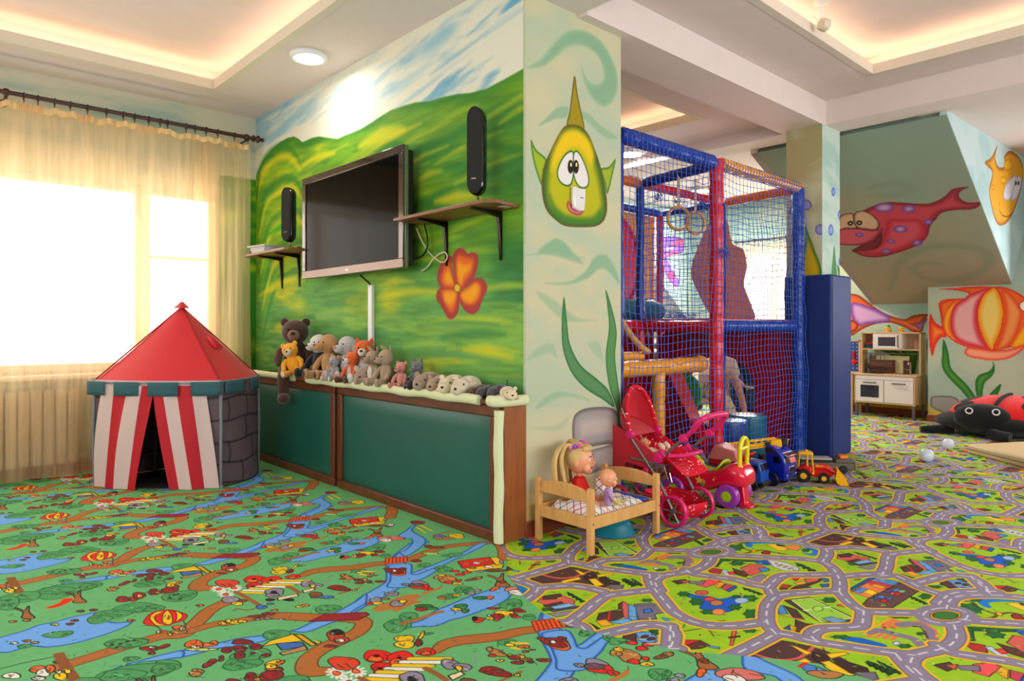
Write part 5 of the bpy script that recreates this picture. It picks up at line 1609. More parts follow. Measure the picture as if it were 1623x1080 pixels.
def cover_unit(name, y0, y1, label):
    t = thing(name, label, 'cabinet', (2.40, (y0 + y1) / 2, 0))
    h = (y1 - y0) / 2
    fw = 0.062
    z0, z1 = 0.0, 0.735
    def rail(a, b, c, d):
        MB().bx(-0.0, 0.035, a, b, c, d).build('frame_rail', WOOD, t, bevel=0.008)
    rail(-h, h, z0, z0 + fw)
    rail(-h, h, z1 - fw, z1)
    rail(-h, -h + fw, z0 + fw, z1 - fw)
    rail(h - fw, h, z0 + fw, z1 - fw)

    def cush(i, j):
        u, v = i / 20, j / 14
        e = min(1, min(u, 1 - u) * 14, min(v, 1 - v) * 10)
        return (0.022 - 0.014 * math.sqrt(max(0, 1 - (1 - e) ** 2)), -h + fw + (2 * h - 2 * fw) * u, z0 + fw + (z1 - z0 - 2 * fw) * v)
    MB().grid(21, 15, cush).build('door_panel', TEAL, t, angle=60)
    MB().bx(0.036, 0.19, -h + .002, h - .002, 0.002, z1 - 0.003).build('body', WOOD, t)
    return t


cover_unit('radiator_cover', 2.745, 4.485, 'nearer green padded cabinet front with a brown wooden frame')
cover_unit('radiator_cover', 4.525, 6.10, 'green padded cabinet front behind the play tent')
endp = MB().bx(2.436, 2.598, 2.722, 2.744, 0, 0.735).build('end_panel', WOODL, bevel=0.002)
tag(endp, 'orange brown wooden end panel of the cabinet, next to the painted pillar', 'panel')
topb = MB().bx(2.385, 2.599, 2.722, 6.12, 0.737, 0.765).build('cabinet_top', WOOD, bevel=0.006)
tag(topb, 'brown top board of the cabinet carrying the soft toys', 'board')


def foam_guard(name, label, pts, r=0.022, axis='h'):
    o = MB().tube(pts, [r * (1 + 0.05 * math.sin(i * 1.7)) for i in range(len(pts))], 12, flat=1.25).build(name, FOAM)
    tag(o, label, 'edge guard', 'pale foam edge guards on the cabinet')
    return o


foam_guard('foam_guard', 'long pale green foam strip along the cabinet top edge under the soft toys', [(2.378 - 0.004 * math.sin(i), 2.86 + i * (2.05 / 24), 0.758 + 0.004 * math.sin(i * 1.3)) for i in range(25)])
foam_guard('foam_guard', 'pale foam strip on the cabinet top edge left of the big brown bear', [(2.378, 5.12 + i * (0.9 / 6), 0.758) for i in range(7)])
foam_guard('foam_guard', 'short pale foam strip turning the cabinet corner by the pillar', [(2.40, 2.80, 0.758), (2.382, 2.74, 0.760), (2.40, 2.712, 0.760), (2.45, 2.708, 0.758), (2.585, 2.708, 0.758)], 0.024)
foam_guard('foam_guard', 'upright pale foam strip down the cabinet corner to the carpet', [(2.402 - 0.003 * math.sin(i * .9), 2.728, 0.012 + i * (0.70 / 12)) for i in range(13)], 0.024)

# ---- television
BLK = mat('gloss_black', (0.03, 0.03, 0.035), 0.12, coat=0.3)
BLKM = mat('matt_black', (0.06, 0.06, 0.06), 0.5)
CHR = mat('brushed_silver', (0.72, 0.70, 0.68), 0.16, metal=1.0)
SCR = mat('tv_glass', (0.03, 0.028, 0.03), 0.10, spec=0.05)
BEZ = mat('bronze_gloss_bezel', (0.30, 0.24, 0.22), 0.12, metal=0.5, coat=0.5)
SILV = mat('green_silver_plastic', (0.46, 0.52, 0.40), 0.3, metal=0.4)
tv = thing('television', 'large flat television with a glossy bezel on the wall', 'television', (2.455, 4.41, 1.93))
hw, hh = 0.715, 0.395
MB().bx(0.0, 0.03, -hw, hw, -hh, hh).build('side_casing', SILV, tv, bevel=0.006)
MB().bx(0.03, 0.085, -hw + .02, hw - .02, -hh + .02, hh - .02).build('back_casing', BLKM, tv, bevel=0.012)
bz = MB()
bz.bx(-0.014, 0.0, -hw, hw, hh - 0.052, hh)
bz.bx(-0.014, 0.0, -hw, -hw + .055, -hh + .06, hh - .052)
bz.bx(-0.014, 0.0, hw - .055, hw, -hh + .06, hh - .052)
bz.build('bezel', BEZ, tv, bevel=0.004)
MB().bx(-0.015, 0.0, -hw, hw, -hh, -hh + 0.062).build('lower_bezel', mat('bronze_silver', (0.40, 0.34, 0.31), 0.22, metal=0.9), tv, bevel=0.004)
MB().bx(-0.006, -0.001, -hw + .054, hw - .054, -hh + .06, hh - .05).build('screen', SCR, tv)
MB().bx(-0.0165, -0.015, -0.02, 0.02, -hh + .026, -hh + .034).build('badge', CHR, tv)
MB().bx(0.085, 0.146, -0.22, 0.22, -0.2, 0.2).build('wall_mount', BLKM, tv)


def curve_obj(name, pts, r, m, n=6):
    P = [tuple(p) for p in spline(pts, 6, closed=False)]
    return MB().tube(P, r, n).build(name, m)


WCAB = mat('white_cable', (0.82, 0.80, 0.68), 0.4)
tag(curve_obj('cable', [(2.56, 3.72, 1.80), (2.57, 3.66, 1.70), (2.575, 3.58, 1.62), (2.575, 3.46, 1.56), (2.57, 3.40, 1.585), (2.57, 3.43, 1.62), (2.575, 3.53, 1.60), (2.575, 3.62, 1.54), (2.575, 3.68, 1.52)], 0.0045, WCAB), 'white looped cable beside the television', 'cable')
tag(curve_obj('cable', [(2.56, 3.66, 1.85), (2.55, 3.60, 1.78), (2.55, 3.58, 1.68), (2.56, 3.64, 1.62), (2.56, 3.74, 1.60)], 0.006, BLKM), 'black cable curling behind the television edge', 'cable')
tag(curve_obj('cable', [(2.53, 4.38, 1.53), (2.54, 4.34, 1.50), (2.575, 4.33, 1.47), (2.58, 4.33, 1.44)], 0.007, BLKM), 'black cable going from the television into the white channel', 'cable')
tag(MB().bx(2.574, 2.600, 4.30, 4.352, 0.768, 1.46).build('cable_channel', mat('white_pvc', (0.86, 0.86, 0.86), 0.3), bevel=0.004), 'white cable channel down the wall under the television', 'cable channel')

# ---- shelves and loudspeakers
SHW = mat('shelf_laminate', (0.52, 0.33, 0.22), 0.35, vary=0.12, vscale=4, stretch=(8, 1, 4))


def shelf(label, y0, y1, z, outline, br, sticker=False):
    t = thing('wall_shelf', label, 'shelf', (2.6, y0, z), 0, 'wall shelves beside the television')
    MB().prism(outline, 0, 0.02, 'z').build('board', SHW, t, bevel=0.003)
    for y in br:
        b = MB()
        b.prism([(-0.004, -0.002), (-0.22, -0.002), (-0.225, -0.010), (-0.12, -0.022), (-0.03, -0.035), (-0.022, -0.10), (-0.008, -0.275), (-0.004, -0.28)], y - 0.012, y + 0.012, 'y')
        b.build('bracket', mat('dark_bronze_metal', (0.12, 0.07, 0.05), 0.3, metal=0.6), t, bevel=0.003)
    if sticker:
        MB().bx(-0.12, -0.06, 0.004, 0.05, -0.002, 0.0).build('sticker', mat('pale_sticker', (0.75, 0.68, 0.58), 0.6), t)


shelf('brown wall shelf right of the television, holding the larger black loudspeaker', 2.78, 3.66, 1.815, [(-0.002, 0.0), (-0.20, -0.04), (-0.25, 0.0), (-0.255, 0.06), (-0.255, 0.88), (-0.002, 0.88)], [0.15, 0.66], True)
shelf('brown wall shelf left of the television, holding books and a black loudspeaker', 5.22, 6.10, 1.775, [(-0.002, 0.0), (-0.23, 0.0), (-0.255, 0.03), (-0.255, 0.88), (-0.002, 0.88)], [0.28, 0.62])


def loudspeaker(y, z, h, label):
    t = thing('loudspeaker', label, 'loudspeaker', (2.46, y, z), 0.5, 'tall black loudspeakers')
    w, d = 0.052, 0.058

    def cap(hh_, w_, n=10):
        pts = []
        for i in range(n + 1):
            a = -PI / 2 + PI * i / n
        top = [(w_ * math.cos(a), hh_ / 2 - w_ * 1.3 + w_ * 1.3 * math.sin(a)) for a in [PI * i / n for i in range(n + 1)]]
        bot = [(w_ * math.cos(a), -hh_ / 2 + w_ * 1.3 + w_ * 1.3 * math.sin(a)) for a in [PI + PI * i / n for i in range(n + 1)]]
        return top + bot
    h = h - 0.02
    zc = h / 2 + 0.055
    MB().prism([(a, b + zc) for a, b in cap(h, w)], -0.045, 0.03, 'x').build('cabinet', BLK, t, bevel=0.02, segs=4)
    MB().prism([(a * .86 , b + zc) for a, b in cap(h * .985, w)], -0.056, -0.04, 'x').build('grille', mat('black_cloth', (0.10, 0.095, 0.09), 0.8, bump=0.4, bscale=900), t, bevel=0.008, segs=2)
    MB().prism([(-0.0495 + 0.0, zc - h * .40), (-0.053, zc - h * .40), (-0.053, zc + h * .40), (-0.0495, zc + h * .40)], -0.006, -0.001, 'x').build('side_strip', mat('blue_grey_strip', (0.22, 0.24, 0.34), 0.3), t)
    MB().bx(-0.0575, -0.056, -0.014, 0.014, zc - h * .33, zc - h * .315).build('badge', CHR, t)
    st = MB().tube([(0.0, 0, zc - h / 2 + .01), (0.015, 0, 0.03), (0.0, 0, 0.008)], 0.007, 8)
    st.build('stand', CHR, t)
    MB().lathe([(0, 0), (0.045, 0), (0.045, 0.006), (0.0, 0.010)], n=24).build('foot', BLK, t)
    return t


loudspeaker(2.975, 1.836, 0.515, 'larger black loudspeaker on the right shelf')
loudspeaker(5.39, 1.796, 0.47, 'slim black loudspeaker on the left shelf beside the books')
tag(MB().bx(2.44, 2.48, 3.36, 3.40, 1.836, 1.846).build('receiver', BLKM, bevel=0.003), 'tiny black box lying on the right shelf', 'gadget')
tag(MB().bx(2.46, 2.49, 5.24, 5.28, 1.796, 1.806).build('receiver', BLKM, bevel=0.003), 'tiny black box lying at the right end of the left shelf', 'gadget')
for i, (w, d, h, c) in enumerate([(0.20, 0.27, 0.012, (0.50, 0.55, 0.62)), (0.19, 0.26, 0.010, (0.62, 0.66, 0.72)), (0.20, 0.25, 0.012, (0.42, 0.46, 0.54)), (0.18, 0.25, 0.010, (0.70, 0.72, 0.76)), (0.17, 0.24, 0.010, (0.22, 0.24, 0.30)), (0.20, 0.28, 0.012, (0.80, 0.72, 0.58))]):
    z = 1.796 + sum([0.012, 0.010, 0.012, 0.010, 0.010, 0.012][:i])
    t = thing('magazine', ['lowest grey magazine of the stack on the left shelf', 'light grey magazine second from the bottom of the shelf stack', 'dark grey magazine third from the bottom of the shelf stack', 'whitish magazine in the upper half of the shelf stack', 'black magazine just under the top of the shelf stack', 'cream magazine on top of the stack on the left shelf'][i], 'magazine', (2.46, 5.80 + 0.012 * i, z), 0.03 * i, 'magazines stacked on the left shelf')
    MB().box((0, 0, h / 2), (w, d, h * .9)).build('pages', mat('paper', (0.80, 0.80, 0.78), 0.8), t)
    MB().box((0, 0, h - .0012), (w + .004, d + .004, 0.0015)).build('cover', mat('cover_%d' % i, c, 0.4), t)

# ---- play tent
RDF = mat('red_tent_fabric', (0.80, 0.10, 0.14), 0.7, bump=0.12, bscale=14, sheen=0.2)
RDD = mat('red_stripe_fabric', (0.74, 0.05, 0.13), 0.7, bump=0.12, bscale=20)
WHF = mat('pinkish_white_fabric', (0.84, 0.74, 0.72), 0.75, bump=0.15, bscale=20)
TLF = mat('teal_grey_felt', (0.20, 0.37, 0.40), 0.85)
GRT = mat('grey_piping', (0.50, 0.51, 0.53), 0.5)
sc = Canvas(0, 0, 2.0, 0.8, 200, (0.42, 0.35, 0.37))
sc.a[:] = mix((0.46, 0.38, 0.40), (0.36, 0.30, 0.33), fnoise(sc.U * 7, sc.V * 7, 5))
random.seed(11)
for j in range(5):
    z = 0.02 + j * 0.155
    sc.stroke([(x * 0.1, z + 0.012 * math.sin(x * 1.3 + j)) for x in range(0, 21)], 0.012, (0.14, 0.12, 0.14), soft=0.008, alpha=0.85)
    x = 0.05 + 0.12 * (j % 2)
    while x < 2.0:
        sc.stroke([(x, z), (x + 0.012, z + 0.075), (x - 0.004, z + 0.15)], 0.011, (0.14, 0.12, 0.14), soft=0.008, alpha=0.85)
        x += random.uniform(0.19, 0.30)
STN = image_mat('printed_stone_fabric', sc.a, rough=0.8, bump=0.15, bscale=16)
tent = thing('play_tent', 'red and white round play tent with printed grey stone walls', 'play tent', (0, 0, 0))
corners = [(1.785, 5.05), (2.22, 5.45), (2.06, 5.84), (1.60, 5.97), (1.13, 5.72)]
cx_, cy_ = 1.69, 5.60
RT = 0.76
apex = Vector((cx_, cy_, 1.322))


def side_pt(a, b, t, bulge=0.10):
    """point between two corners, bowed outwards"""
    A, B = Vector((*a, 0)), Vector((*b, 0))
    p = A.lerp(B, t)
    n = (B - A).cross(Vector((0, 0, 1))).normalized()
    if n.dot(p - Vector((cx_, cy_, 0))) < 0:
        n = -n
    return p + n * bulge * (1 - (2 * t - 1) ** 2)


C5 = corners
fa4 = C5[4]
for k in range(5):
    a, b = C5[k], C5[(k + 1) % 5]
    seg = 14
    rb = MB()
    def rf(i, j, a=a, b=b):
        p = side_pt(a, b, i / seg, 0.088 if a is fa4 else 0.05)
        top = apex
        q = Vector((p.x, p.y, RT)).lerp(top, j / 8)
        s_ = math.sin(PI * j / 8) * 0.012
        return (q.x, q.y, q.z - s_)
    rb.grid(seg + 1, 9, rf)
    rb.build('roof_panel', RDF, tent, angle=60)
    if k != 4:
        L = (Vector((*b, 0)) - Vector((*a, 0))).length

        def wf(i, j, a=a, b=b):
            s_ = j / 8
            p = side_pt(a, b, i / seg, 0.05 + 0.045 * (1 - s_))
            return (p.x, p.y, 0.012 + (RT - 0.012) * s_)
        base_u = [0, 0.0, 0.6, 1.1, 0][k]
        wb = MB().grid(seg + 1, 9, wf)
        cxk = math.atan2(0, 1)
        def uvw(co, a=a, L=L, bu=base_u):
            d = np.hypot(co[:, 0] - a[0], co[:, 1] - a[1])
            return (d + bu + 0.1) / 2.0, co[:, 2] / 0.8
        wb.build('stone_wall', STN, tent, uvfn=uvw, angle=60)
# narrow stone wall pieces left and right of the door (front side runs from corner 4 to corner 0)
fa, fb_ = C5[4], C5[0]
for t0, t1 in ((0.0, 0.10), (0.845, 1.0)):
    def wf(i, j):
        p = side_pt(fa, fb_, t0 + (t1 - t0) * i / 4, 0.09)
        return (p.x, p.y, 0.012 + (RT - 0.012) * j / 6)
    wb = MB().grid(5, 7, wf)
    wb.build('stone_wall', STN, tent, uvfn=lambda co: ((np.hypot(co[:, 0] - fa[0], co[:, 1] - fa[1]) + .3) / 2.0, co[:, 2] / 0.8), angle=60)
# ground sheet
MB().prism([tuple(side_pt(C5[k], C5[(k + 1) % 5], t, 0.07)[:2]) for k in range(5) for t in (0, .25, .5, .75)], 0.006, 0.010, 'z').build('ground_sheet', mat('dark_grey_sheet', (0.20, 0.15, 0.17), 0.7), tent)
# door curtains: stripes, each its own piece of cloth
def door_half(stripes, top0, top1, bot0, bot1, out, colors):
    acc = 0
    for w, c in zip(stripes, colors):
        a0, a1 = acc, acc + w
        acc += w

        def df(i, j, a0=a0, a1=a1):
            u = a0 + (a1 - a0) * i / 6
            s_ = j / 16
            t = (top0 + (top1 - top0) * u) * (1 - s_) + (bot0 + (bot1 - bot0) * u) * s_
            pinch = 0.03 * math.sin(PI * s_)
            p = side_pt(fa, fb_, t, 0.105)
            n = (Vector((p.x, p.y, 0)) - Vector((cx_, cy_, 0))).normalized()
            wv = out + 0.010 * math.sin(u * 11 + s_ * 3) + 0.02 * s_ + pinch * 0.4
            return (p.x + n.x * wv, p.y + n.y * wv, RT - 0.02 - (RT - 0.028) * s_)
        MB().grid(7, 17, df).build('door_curtain', WHF if c else RDD, tent, angle=80)


door_half([0.27, 0.25, 0.28, 0.20], 0.10, 0.545, 0.05, 0.42, 0.008, [1, 0, 1, 0])
door_half([0.20, 0.26, 0.27, 0.27], 0.53, 0.90, 0.66, 0.975, 0.008, [0, 1, 0, 1])
# valance of teal flaps
def flap(a, b, t0, t1, bl=0.05):
    def ff(i, j):
        p = side_pt(a, b, t0 + (t1 - t0) * i / 5, bl)
        n = (Vector((p.x, p.y, 0)) - Vector((cx_, cy_, 0))).normalized()
        o_ = 0.045 if a is fa else 0.012
        ripple = 0.004 * math.sin(i * 1.4 + t0 * 20)
        return (p.x + n.x * (o_ + ripple), p.y + n.y * (o_ + ripple), RT + 0.006 - 0.098 * j / 3)
    MB().grid(6, 4, ff).build('valance_flap', TLF, tent, solid=0.003, angle=60)


for t0, t1 in ((0.0, 0.17), (0.245, 0.44), (0.505, 0.71), (0.79, 0.99)):
    flap(fa, fb_, t0, t1, 0.085)
for k in range(4):
    a, b = C5[k], C5[k + 1]
    for t0, t1 in ((0.05, 0.42), (0.58, 0.92)):
        flap(a, b, t0, t1)
rim = []
for k in range(5):
    for t in (0, .2, .4, .6, .8):
        p = side_pt(C5[k], C5[(k + 1) % 5], t, 0.05)
        rim.append((p.x, p.y, RT + 0.004))
MB().tube(rim, 0.008, 8, closed=True).build('rim_tube', GRT, tent)
MB().tube([tuple(side_pt(fa, fb_, t / 12, 0.094)[:2]) + (RT + 0.002,) for t in range(13)], 0.012, 8).build('rim_tube', mat('pale_grey_webbing', (0.66, 0.64, 0.66), 0.6), tent)
MB().tube([tuple(side_pt(fa, fb_, t / 12, 0.094)[:2]) + (RT - 0.020,) for t in range(13)], 0.012, 8).build('rim_tube', mat('pale_grey_webbing', (0.66, 0.64, 0.66), 0.6), tent)
for k in range(5):
    x, y = C5[k]
    MB().tube([(x, y, 0.01), (x + .012 * (x - cx_), y + .012 * (y - cy_), 0.4), (x, y, RT + .02)], 0.012, 10).build('corner_pole', GRT, tent)
    MB().lathe([(0, 0), (0.024, 0), (0.024, 0.006), (0.012, 0.02), (0, 0.02)], (x, y, 0.004), 14).build('pole_foot', GRT, tent)
    MB().tube([(x, y, RT + .01), tuple(apex + Vector((0, 0, -.01)))], 0.006, 6).build('roof_seam', mat('dark_red_piping', (0.58, 0.05, 0.10), 0.7), tent)
MB().lathe([(0.062, 0.0), (0.035, 0.022), (0.014, 0.045), (0, 0.05)], tuple(apex + Vector((0, 0, -0.02))), 6).build('roof_cap', RDF, tent)
# vent window patch on the right roof face
a, b = C5[0], C5[1]
vp = []
for u, v in ((0.28, 0.42), (0.62, 0.42), (0.62, 0.56), (0.28, 0.56)):
    p = side_pt(a, b, u, 0.05)
    q = Vector((p.x, p.y, RT)).lerp(apex, v)
    n = Vector((p.x - cx_, p.y - cy_, 0.5)).normalized() * 0.006
    vp.append(tuple(q + n))
MB().add(vp, [(0, 1, 2, 3)]).build('roof_patch', mat('hot_red_patch', (0.95, 0.08, 0.25), 0.6), tent, solid=0.002)

# ---- soft toys along the cabinet top
PLZ = 0.767


def fur(name, col, v=0.10):
    return mat(name, col, 0.95, bump=0.55, bscale=160, vary=v, vscale=40, sheen=0.35)


EYE = mat('toy_eye', (0.03, 0.02, 0.02), 0.1)
FRONT = -0.93                                  # soft toys look out into the room, toward the road carpet


def plush_sit(kind, label, y, s, col, x=2.475, rz=FRONT, belly=None, muzzle=None, ears='round', foot=None, armc=None, legc=None, pad=None, headc=None, lean=0.0, dangle=0, earc=None, z=PLZ, snout=1.0, noc=None, tailc=None):
    t = thing(kind, label, 'soft toy', (x, y, z), rz, 'soft toys on the cabinet top')
    t.rotation_euler = (0, lean, rz)
    armc, legc, headc, earc = armc or col, legc or col, headc or col, earc or col
    MB().ell((0, 0.0, 0.30 * s), (0.19 * s, 0.155 * s, 0.30 * s)).build('body', col, t)
    if belly:
        MB().ell((0, -0.045 * s, 0.30 * s), (0.13 * s, 0.125 * s, 0.235 * s)).build('belly', belly, t)
    hz = 0.70 * s
    MB().ell((0, -0.03 * s, hz), (0.215 * s, 0.19 * s, 0.20 * s)).build('head', headc, t)
    MB().ell((0, (-0.20 - 0.04 * snout) * s, hz - 0.055 * s), (0.095 * s, 0.10 * s * snout, 0.085 * s)).build('muzzle', muzzle or headc, t)
    MB().ell((0, (-0.29 - 0.05 * snout) * s, hz - 0.025 * s), (0.036 * s, 0.022 * s, 0.026 * s), nu=10, nv=7).build('nose', noc or EYE, t)
    for q in (-1, 1):
        MB().ell((q * 0.085 * s, -0.205 * s, hz + 0.04 * s), (0.017 * s,) * 3, nu=10, nv=7).build('eye', EYE, t)
        if ears == 'round':
            MB().ell((q * 0.165 * s, 0.0, hz + 0.155 * s), (0.07 * s, 0.035 * s, 0.07 * s), nu=12, nv=8).build('ear', earc, t)
        elif ears == 'long':
            MB().ell((q * 0.12 * s, 0.04 * s, hz + 0.20 * s), (0.05 * s, 0.03 * s, 0.17 * s), (0.5, q * 0.7, 0), nu=12, nv=8).build('ear', earc, t)
        elif ears == 'flop':
            MB().ell((q * 0.20 * s, 0.0, hz - 0.03 * s), (0.05 * s, 0.09 * s, 0.15 * s), (0, -q * 0.25, 0), nu=12, nv=8).build('ear', earc, t)
        elif ears == 'point':
            MB().lathe([(0.06 * s, 0), (0.045 * s, 0.06 * s), (0.0, 0.14 * s)], (q * 0.13 * s, 0, hz + 0.13 * s), 10, (0.1, q * 0.3, 0), sy=0.5).build('ear', earc, t)
        MB().tube([(q * 0.15 * s, -0.02 * s, 0.47 * s), (q * 0.24 * s, -0.08 * s, 0.36 * s), (q * 0.25 * s, -0.17 * s, 0.23 * s), (q * 0.23 * s, -0.22 * s, 0.17 * s)], [0.055 * s, 0.066 * s, 0.066 * s, 0.035 * s], 10).build('arm', armc, t)
        if dangle and q == dangle:
            L = [(q * 0.11 * s, -0.06 * s, 0.10 * s), (q * 0.13 * s, -0.24 * s, 0.09 * s), (q * 0.135 * s, -0.33 * s, -0.02 * s), (q * 0.135 * s, -0.35 * s, -0.25 * s), (q * 0.13 * s, -0.36 * s, -0.36 * s)]
            MB().tube(L, [0.06 * s, 0.10 * s, 0.105 * s, 0.085 * s, 0.04 * s], 12).build('leg', legc, t)
            MB().ell((q * 0.13 * s, -0.41 * s, -0.34 * s), (0.10 * s, 0.14 * s, 0.09 * s)).build('foot', foot or legc, t)
        else:
            MB().tube([(q * 0.10 * s, -0.04 * s, 0.10 * s), (q * 0.16 * s, -0.20 * s, 0.10 * s), (q * 0.19 * s, -0.36 * s, 0.095 * s), (q * 0.20 * s, -0.42 * s, 0.09 * s)], [0.06 * s, 0.085 * s, 0.085 * s, 0.04 * s], 12).build('leg', legc, t)
            MB().ell((q * 0.20 * s, -0.42 * s, 0.11 * s), (0.075 * s, 0.06 * s, 0.105 * s)).build('foot', foot or legc, t)
            if pad:
                MB().ell((q * 0.20 * s, -0.475 * s, 0.11 * s), (0.048 * s, 0.012 * s, 0.07 * s), nu=12, nv=8).build('paw_pad', pad, t)
    if tailc:
        MB().tube([(0.0, 0.12 * s, 0.12 * s), (0.15 * s, 0.22 * s, 0.2 * s), (0.2 * s, 0.2 * s, 0.45 * s)], [0.03 * s, 0.05 * s, 0.02 * s], 8).build('tail', tailc, t)
    return t


def plush_lie(kind, label, y, L0, col, h=0.075, x=2.475, rz=FRONT, ears=True, headc=None, nosec=None, tail=None, spot_=None, z=PLZ):
    """small toy lying on its belly with the head toward the front (-Y of its own frame)"""
    t = thing(kind, label, 'soft toy', (x, y, z), rz, 'soft toys on the cabinet top')
    L, h = L0 * 1.12, h * 1.22
    MB().ell((0, 0.10 * L, h * .5), (h * .62, L * .36, h * .5)).build('body', col, t)
    MB().ell((0, -0.27 * L, h * .45), (h * .50, L * .24, h * .44)).build('head', headc or col, t)
    MB().ell((0, -0.45 * L, h * .34), (h * .36, L * .08, h * .28), nu=12, nv=8).build('muzzle', headc or col, t)
    MB().ell((0, -0.525 * L, h * .40), (h * .09, L * .015, h * .07), nu=8, nv=6).build('nose', nosec or EYE, t)
    for q in (-1, 1):
        MB().ell((q * h * .33, -0.40 * L, h * .62), (h * .06,) * 3, nu=8, nv=6).build('eye', EYE, t)
        if ears:
            MB().ell((q * h * .40, -0.20 * L, h * .86), (h * .16, h * .07, h * .16), nu=10, nv=7).build('ear', col, t)
        for yy in (-0.12, 0.30):
            MB().ell((q * h * .58, yy * L, h * .18), (h * .24, h * .34, h * .18), nu=12, nv=8).build('leg', col, t)
    if tail:
        MB().tube([(0, .44 * L, h * .5), (0, .52 * L, h * .9), (0, .50 * L, h * 1.3)], [h * .1, h * .08, h * .05], 8).build('tail', tail, t)
    return t


DBR, BRM = fur('dark_brown_fur', (0.30, 0.17, 0.12)), fur('mid_brown_fur', (0.50, 0.33, 0.24))
YLF, CRM, TNF = fur('amber_fur', (0.95, 0.66, 0.06)), fur('cream_fur', (0.82, 0.76, 0.66)), fur('tan_fur', (0.72, 0.53, 0.33))
BKF, WTF, GYF = fur('black_fur', (0.07, 0.07, 0.10)), fur('white_fur', (0.84, 0.82, 0.80)), fur('grey_fur', (0.62, 0.60, 0.60))
LGF, ORF, PKF = fur('light_grey_fur', (0.72, 0.70, 0.70)), fur('fox_orange_fur', (0.86, 0.36, 0.06)), fur('pink_fur', (0.80, 0.52, 0.48))
TPF, DGF, HRF = fur('taupe_fur', (0.62, 0.53, 0.45)), fur('dark_grey_fur', (0.27, 0.27, 0.29)), fur('hare_fur', (0.66, 0.56, 0.46))
CHB, IVF = fur('choc_fur', (0.34, 0.20, 0.12)), fur('ivory_fur', (0.86, 0.79, 0.66))
GLZ = fur('slate_fur', (0.42, 0.41, 0.44))


def ty(px, X=2.47):
    return on_x(px, 590, X)[0]


plush_sit('teddy_bear', 'largest dark brown teddy bear, one leg hanging over the cabinet edge', ty(468), 0.50, DBR, x=2.47, rz=-0.55, muzzle=BRM, belly=BRM, dangle=-1, lean=0.0)
plush_sit('teddy_bear', 'amber yellow teddy bear lying in the lap of the big brown bear', ty(474, 2.42), 0.29, YLF, x=2.40, rz=-0.75, muzzle=WTF, pad=WTF, z=PLZ + 0.01, lean=-0.25)
plush_sit('toy_panda', 'black and white panda sitting between the brown bear and the tan dog', ty(502), 0.37, BKF, x=2.50, headc=WTF, rz=FRONT - 0.5, ears='round', earc=BKF)
plush_sit('toy_dog', 'tan dog with floppy ears and dark soles', ty(523), 0.375, TNF, x=2.47, rz=FRONT - 0.55, ears='flop', foot=TNF, pad=BKF, snout=1.3)
plush_sit('toy_elephant', 'light grey long-eared toy with pink paws behind the foxes', ty(547), 0.36, LGF, x=2.50, rz=FRONT - 0.5, ears='flop', pad=PKF, noc=PKF)
plush_sit('toy_rabbit', 'small grey rabbit with pink nose in front of the grey elephant', ty(532, 2.42), 0.20, GYF, x=2.415, rz=FRONT - 0.4, ears='round', earc=PKF, pad=WTF, noc=PKF)
plush_sit('toy_fox', 'larger orange fox with a white muzzle next to the white channel', ty(572), 0.33, WTF, x=2.50, rz=-0.75, headc=ORF, muzzle=WTF, ears='point', earc=ORF, armc=ORF)
plush_sit('toy_fox', 'small orange fox with dark boots sitting in the front row', ty(560, 2.42), 0.24, ORF, x=2.415, rz=FRONT - 0.5, belly=LGF, muzzle=WTF, ears='point', foot=CHB, legc=CHB, armc=ORF)
plush_lie('toy_hedgehog', 'fluffy grey round toy between the foxes and the hares', ty(579, 2.45), 0.16, LGF, h=0.10, x=2.45, headc=TPF)
plush_sit('toy_kangaroo', 'beige kangaroo with a white belly, next to the brown hare', ty(596), 0.255, HRF, x=2.45, rz=FRONT - 0.5, belly=WTF, ears='long', snout=1.3)
plush_sit('toy_hare', 'largest brown-beige hare with folded long ears', ty(617), 0.265, HRF, x=2.45, rz=FRONT - 0.6, ears='long', snout=1.2, foot=TPF)
plush_sit('toy_pig', 'small pink pig sitting beside the grey donkey', ty(643), 0.185, PKF, x=2.44, rz=FRONT - 0.3, ears='round', snout=1.2)
plush_sit('toy_donkey', 'small slate grey donkey with upright ears', ty(662), 0.195, GLZ, x=2.47, rz=FRONT - 0.3, ears='long', snout=1.4)
plush_lie('toy_cat', 'little black cat lying in front of the grey donkey', ty(657, 2.42), 0.15, BKF, h=0.062, x=2.42)
plush_lie('toy_hippo', 'taupe hippo lying beside the black cat', ty(677, 2.45), 0.21, TPF, h=0.095, x=2.455, rz=FRONT - 0.25)
plush_lie('toy_hippo', 'grey-beige hippo lying between the taupe hippo and the cream pig', ty(697, 2.46), 0.19, HRF, h=0.082, x=2.46, rz=FRONT - 0.25)
plush_lie('toy_pig', 'cream pig lying left of the white bear', ty(716, 2.45), 0.20, IVF, h=0.09, x=2.455, rz=FRONT - 0.25)
plush_lie('toy_bear', 'creamy white bear lying in the middle of the small toys', ty(739, 2.45), 0.21, CRM, h=0.09, x=2.455, rz=FRONT - 0.3)
plush_lie('toy_seal', 'chocolate brown small toy beside the white bear', ty(760, 2.45), 0.14, CHB, h=0.055, x=2.455, ears=False, rz=FRONT - 0.4)
plush_lie('toy_seal', 'dark grey seal lying beside the chocolate brown toy', ty(772, 2.46), 0.145, DGF, h=0.055, x=2.46, ears=False, rz=FRONT - 0.4)
plush_lie('toy_mouse', 'dark grey mouse with a curled tail', ty(790, 2.48), 0.15, DGF, h=0.06, x=2.48, rz=FRONT - 0.4, tail=DGF)
plush_lie('toy_sheep', 'small cream sheep at the right end of the toy row', ty(806, 2.46), 0.125, IVF, h=0.058, x=2.46, rz=FRONT + 0.5)

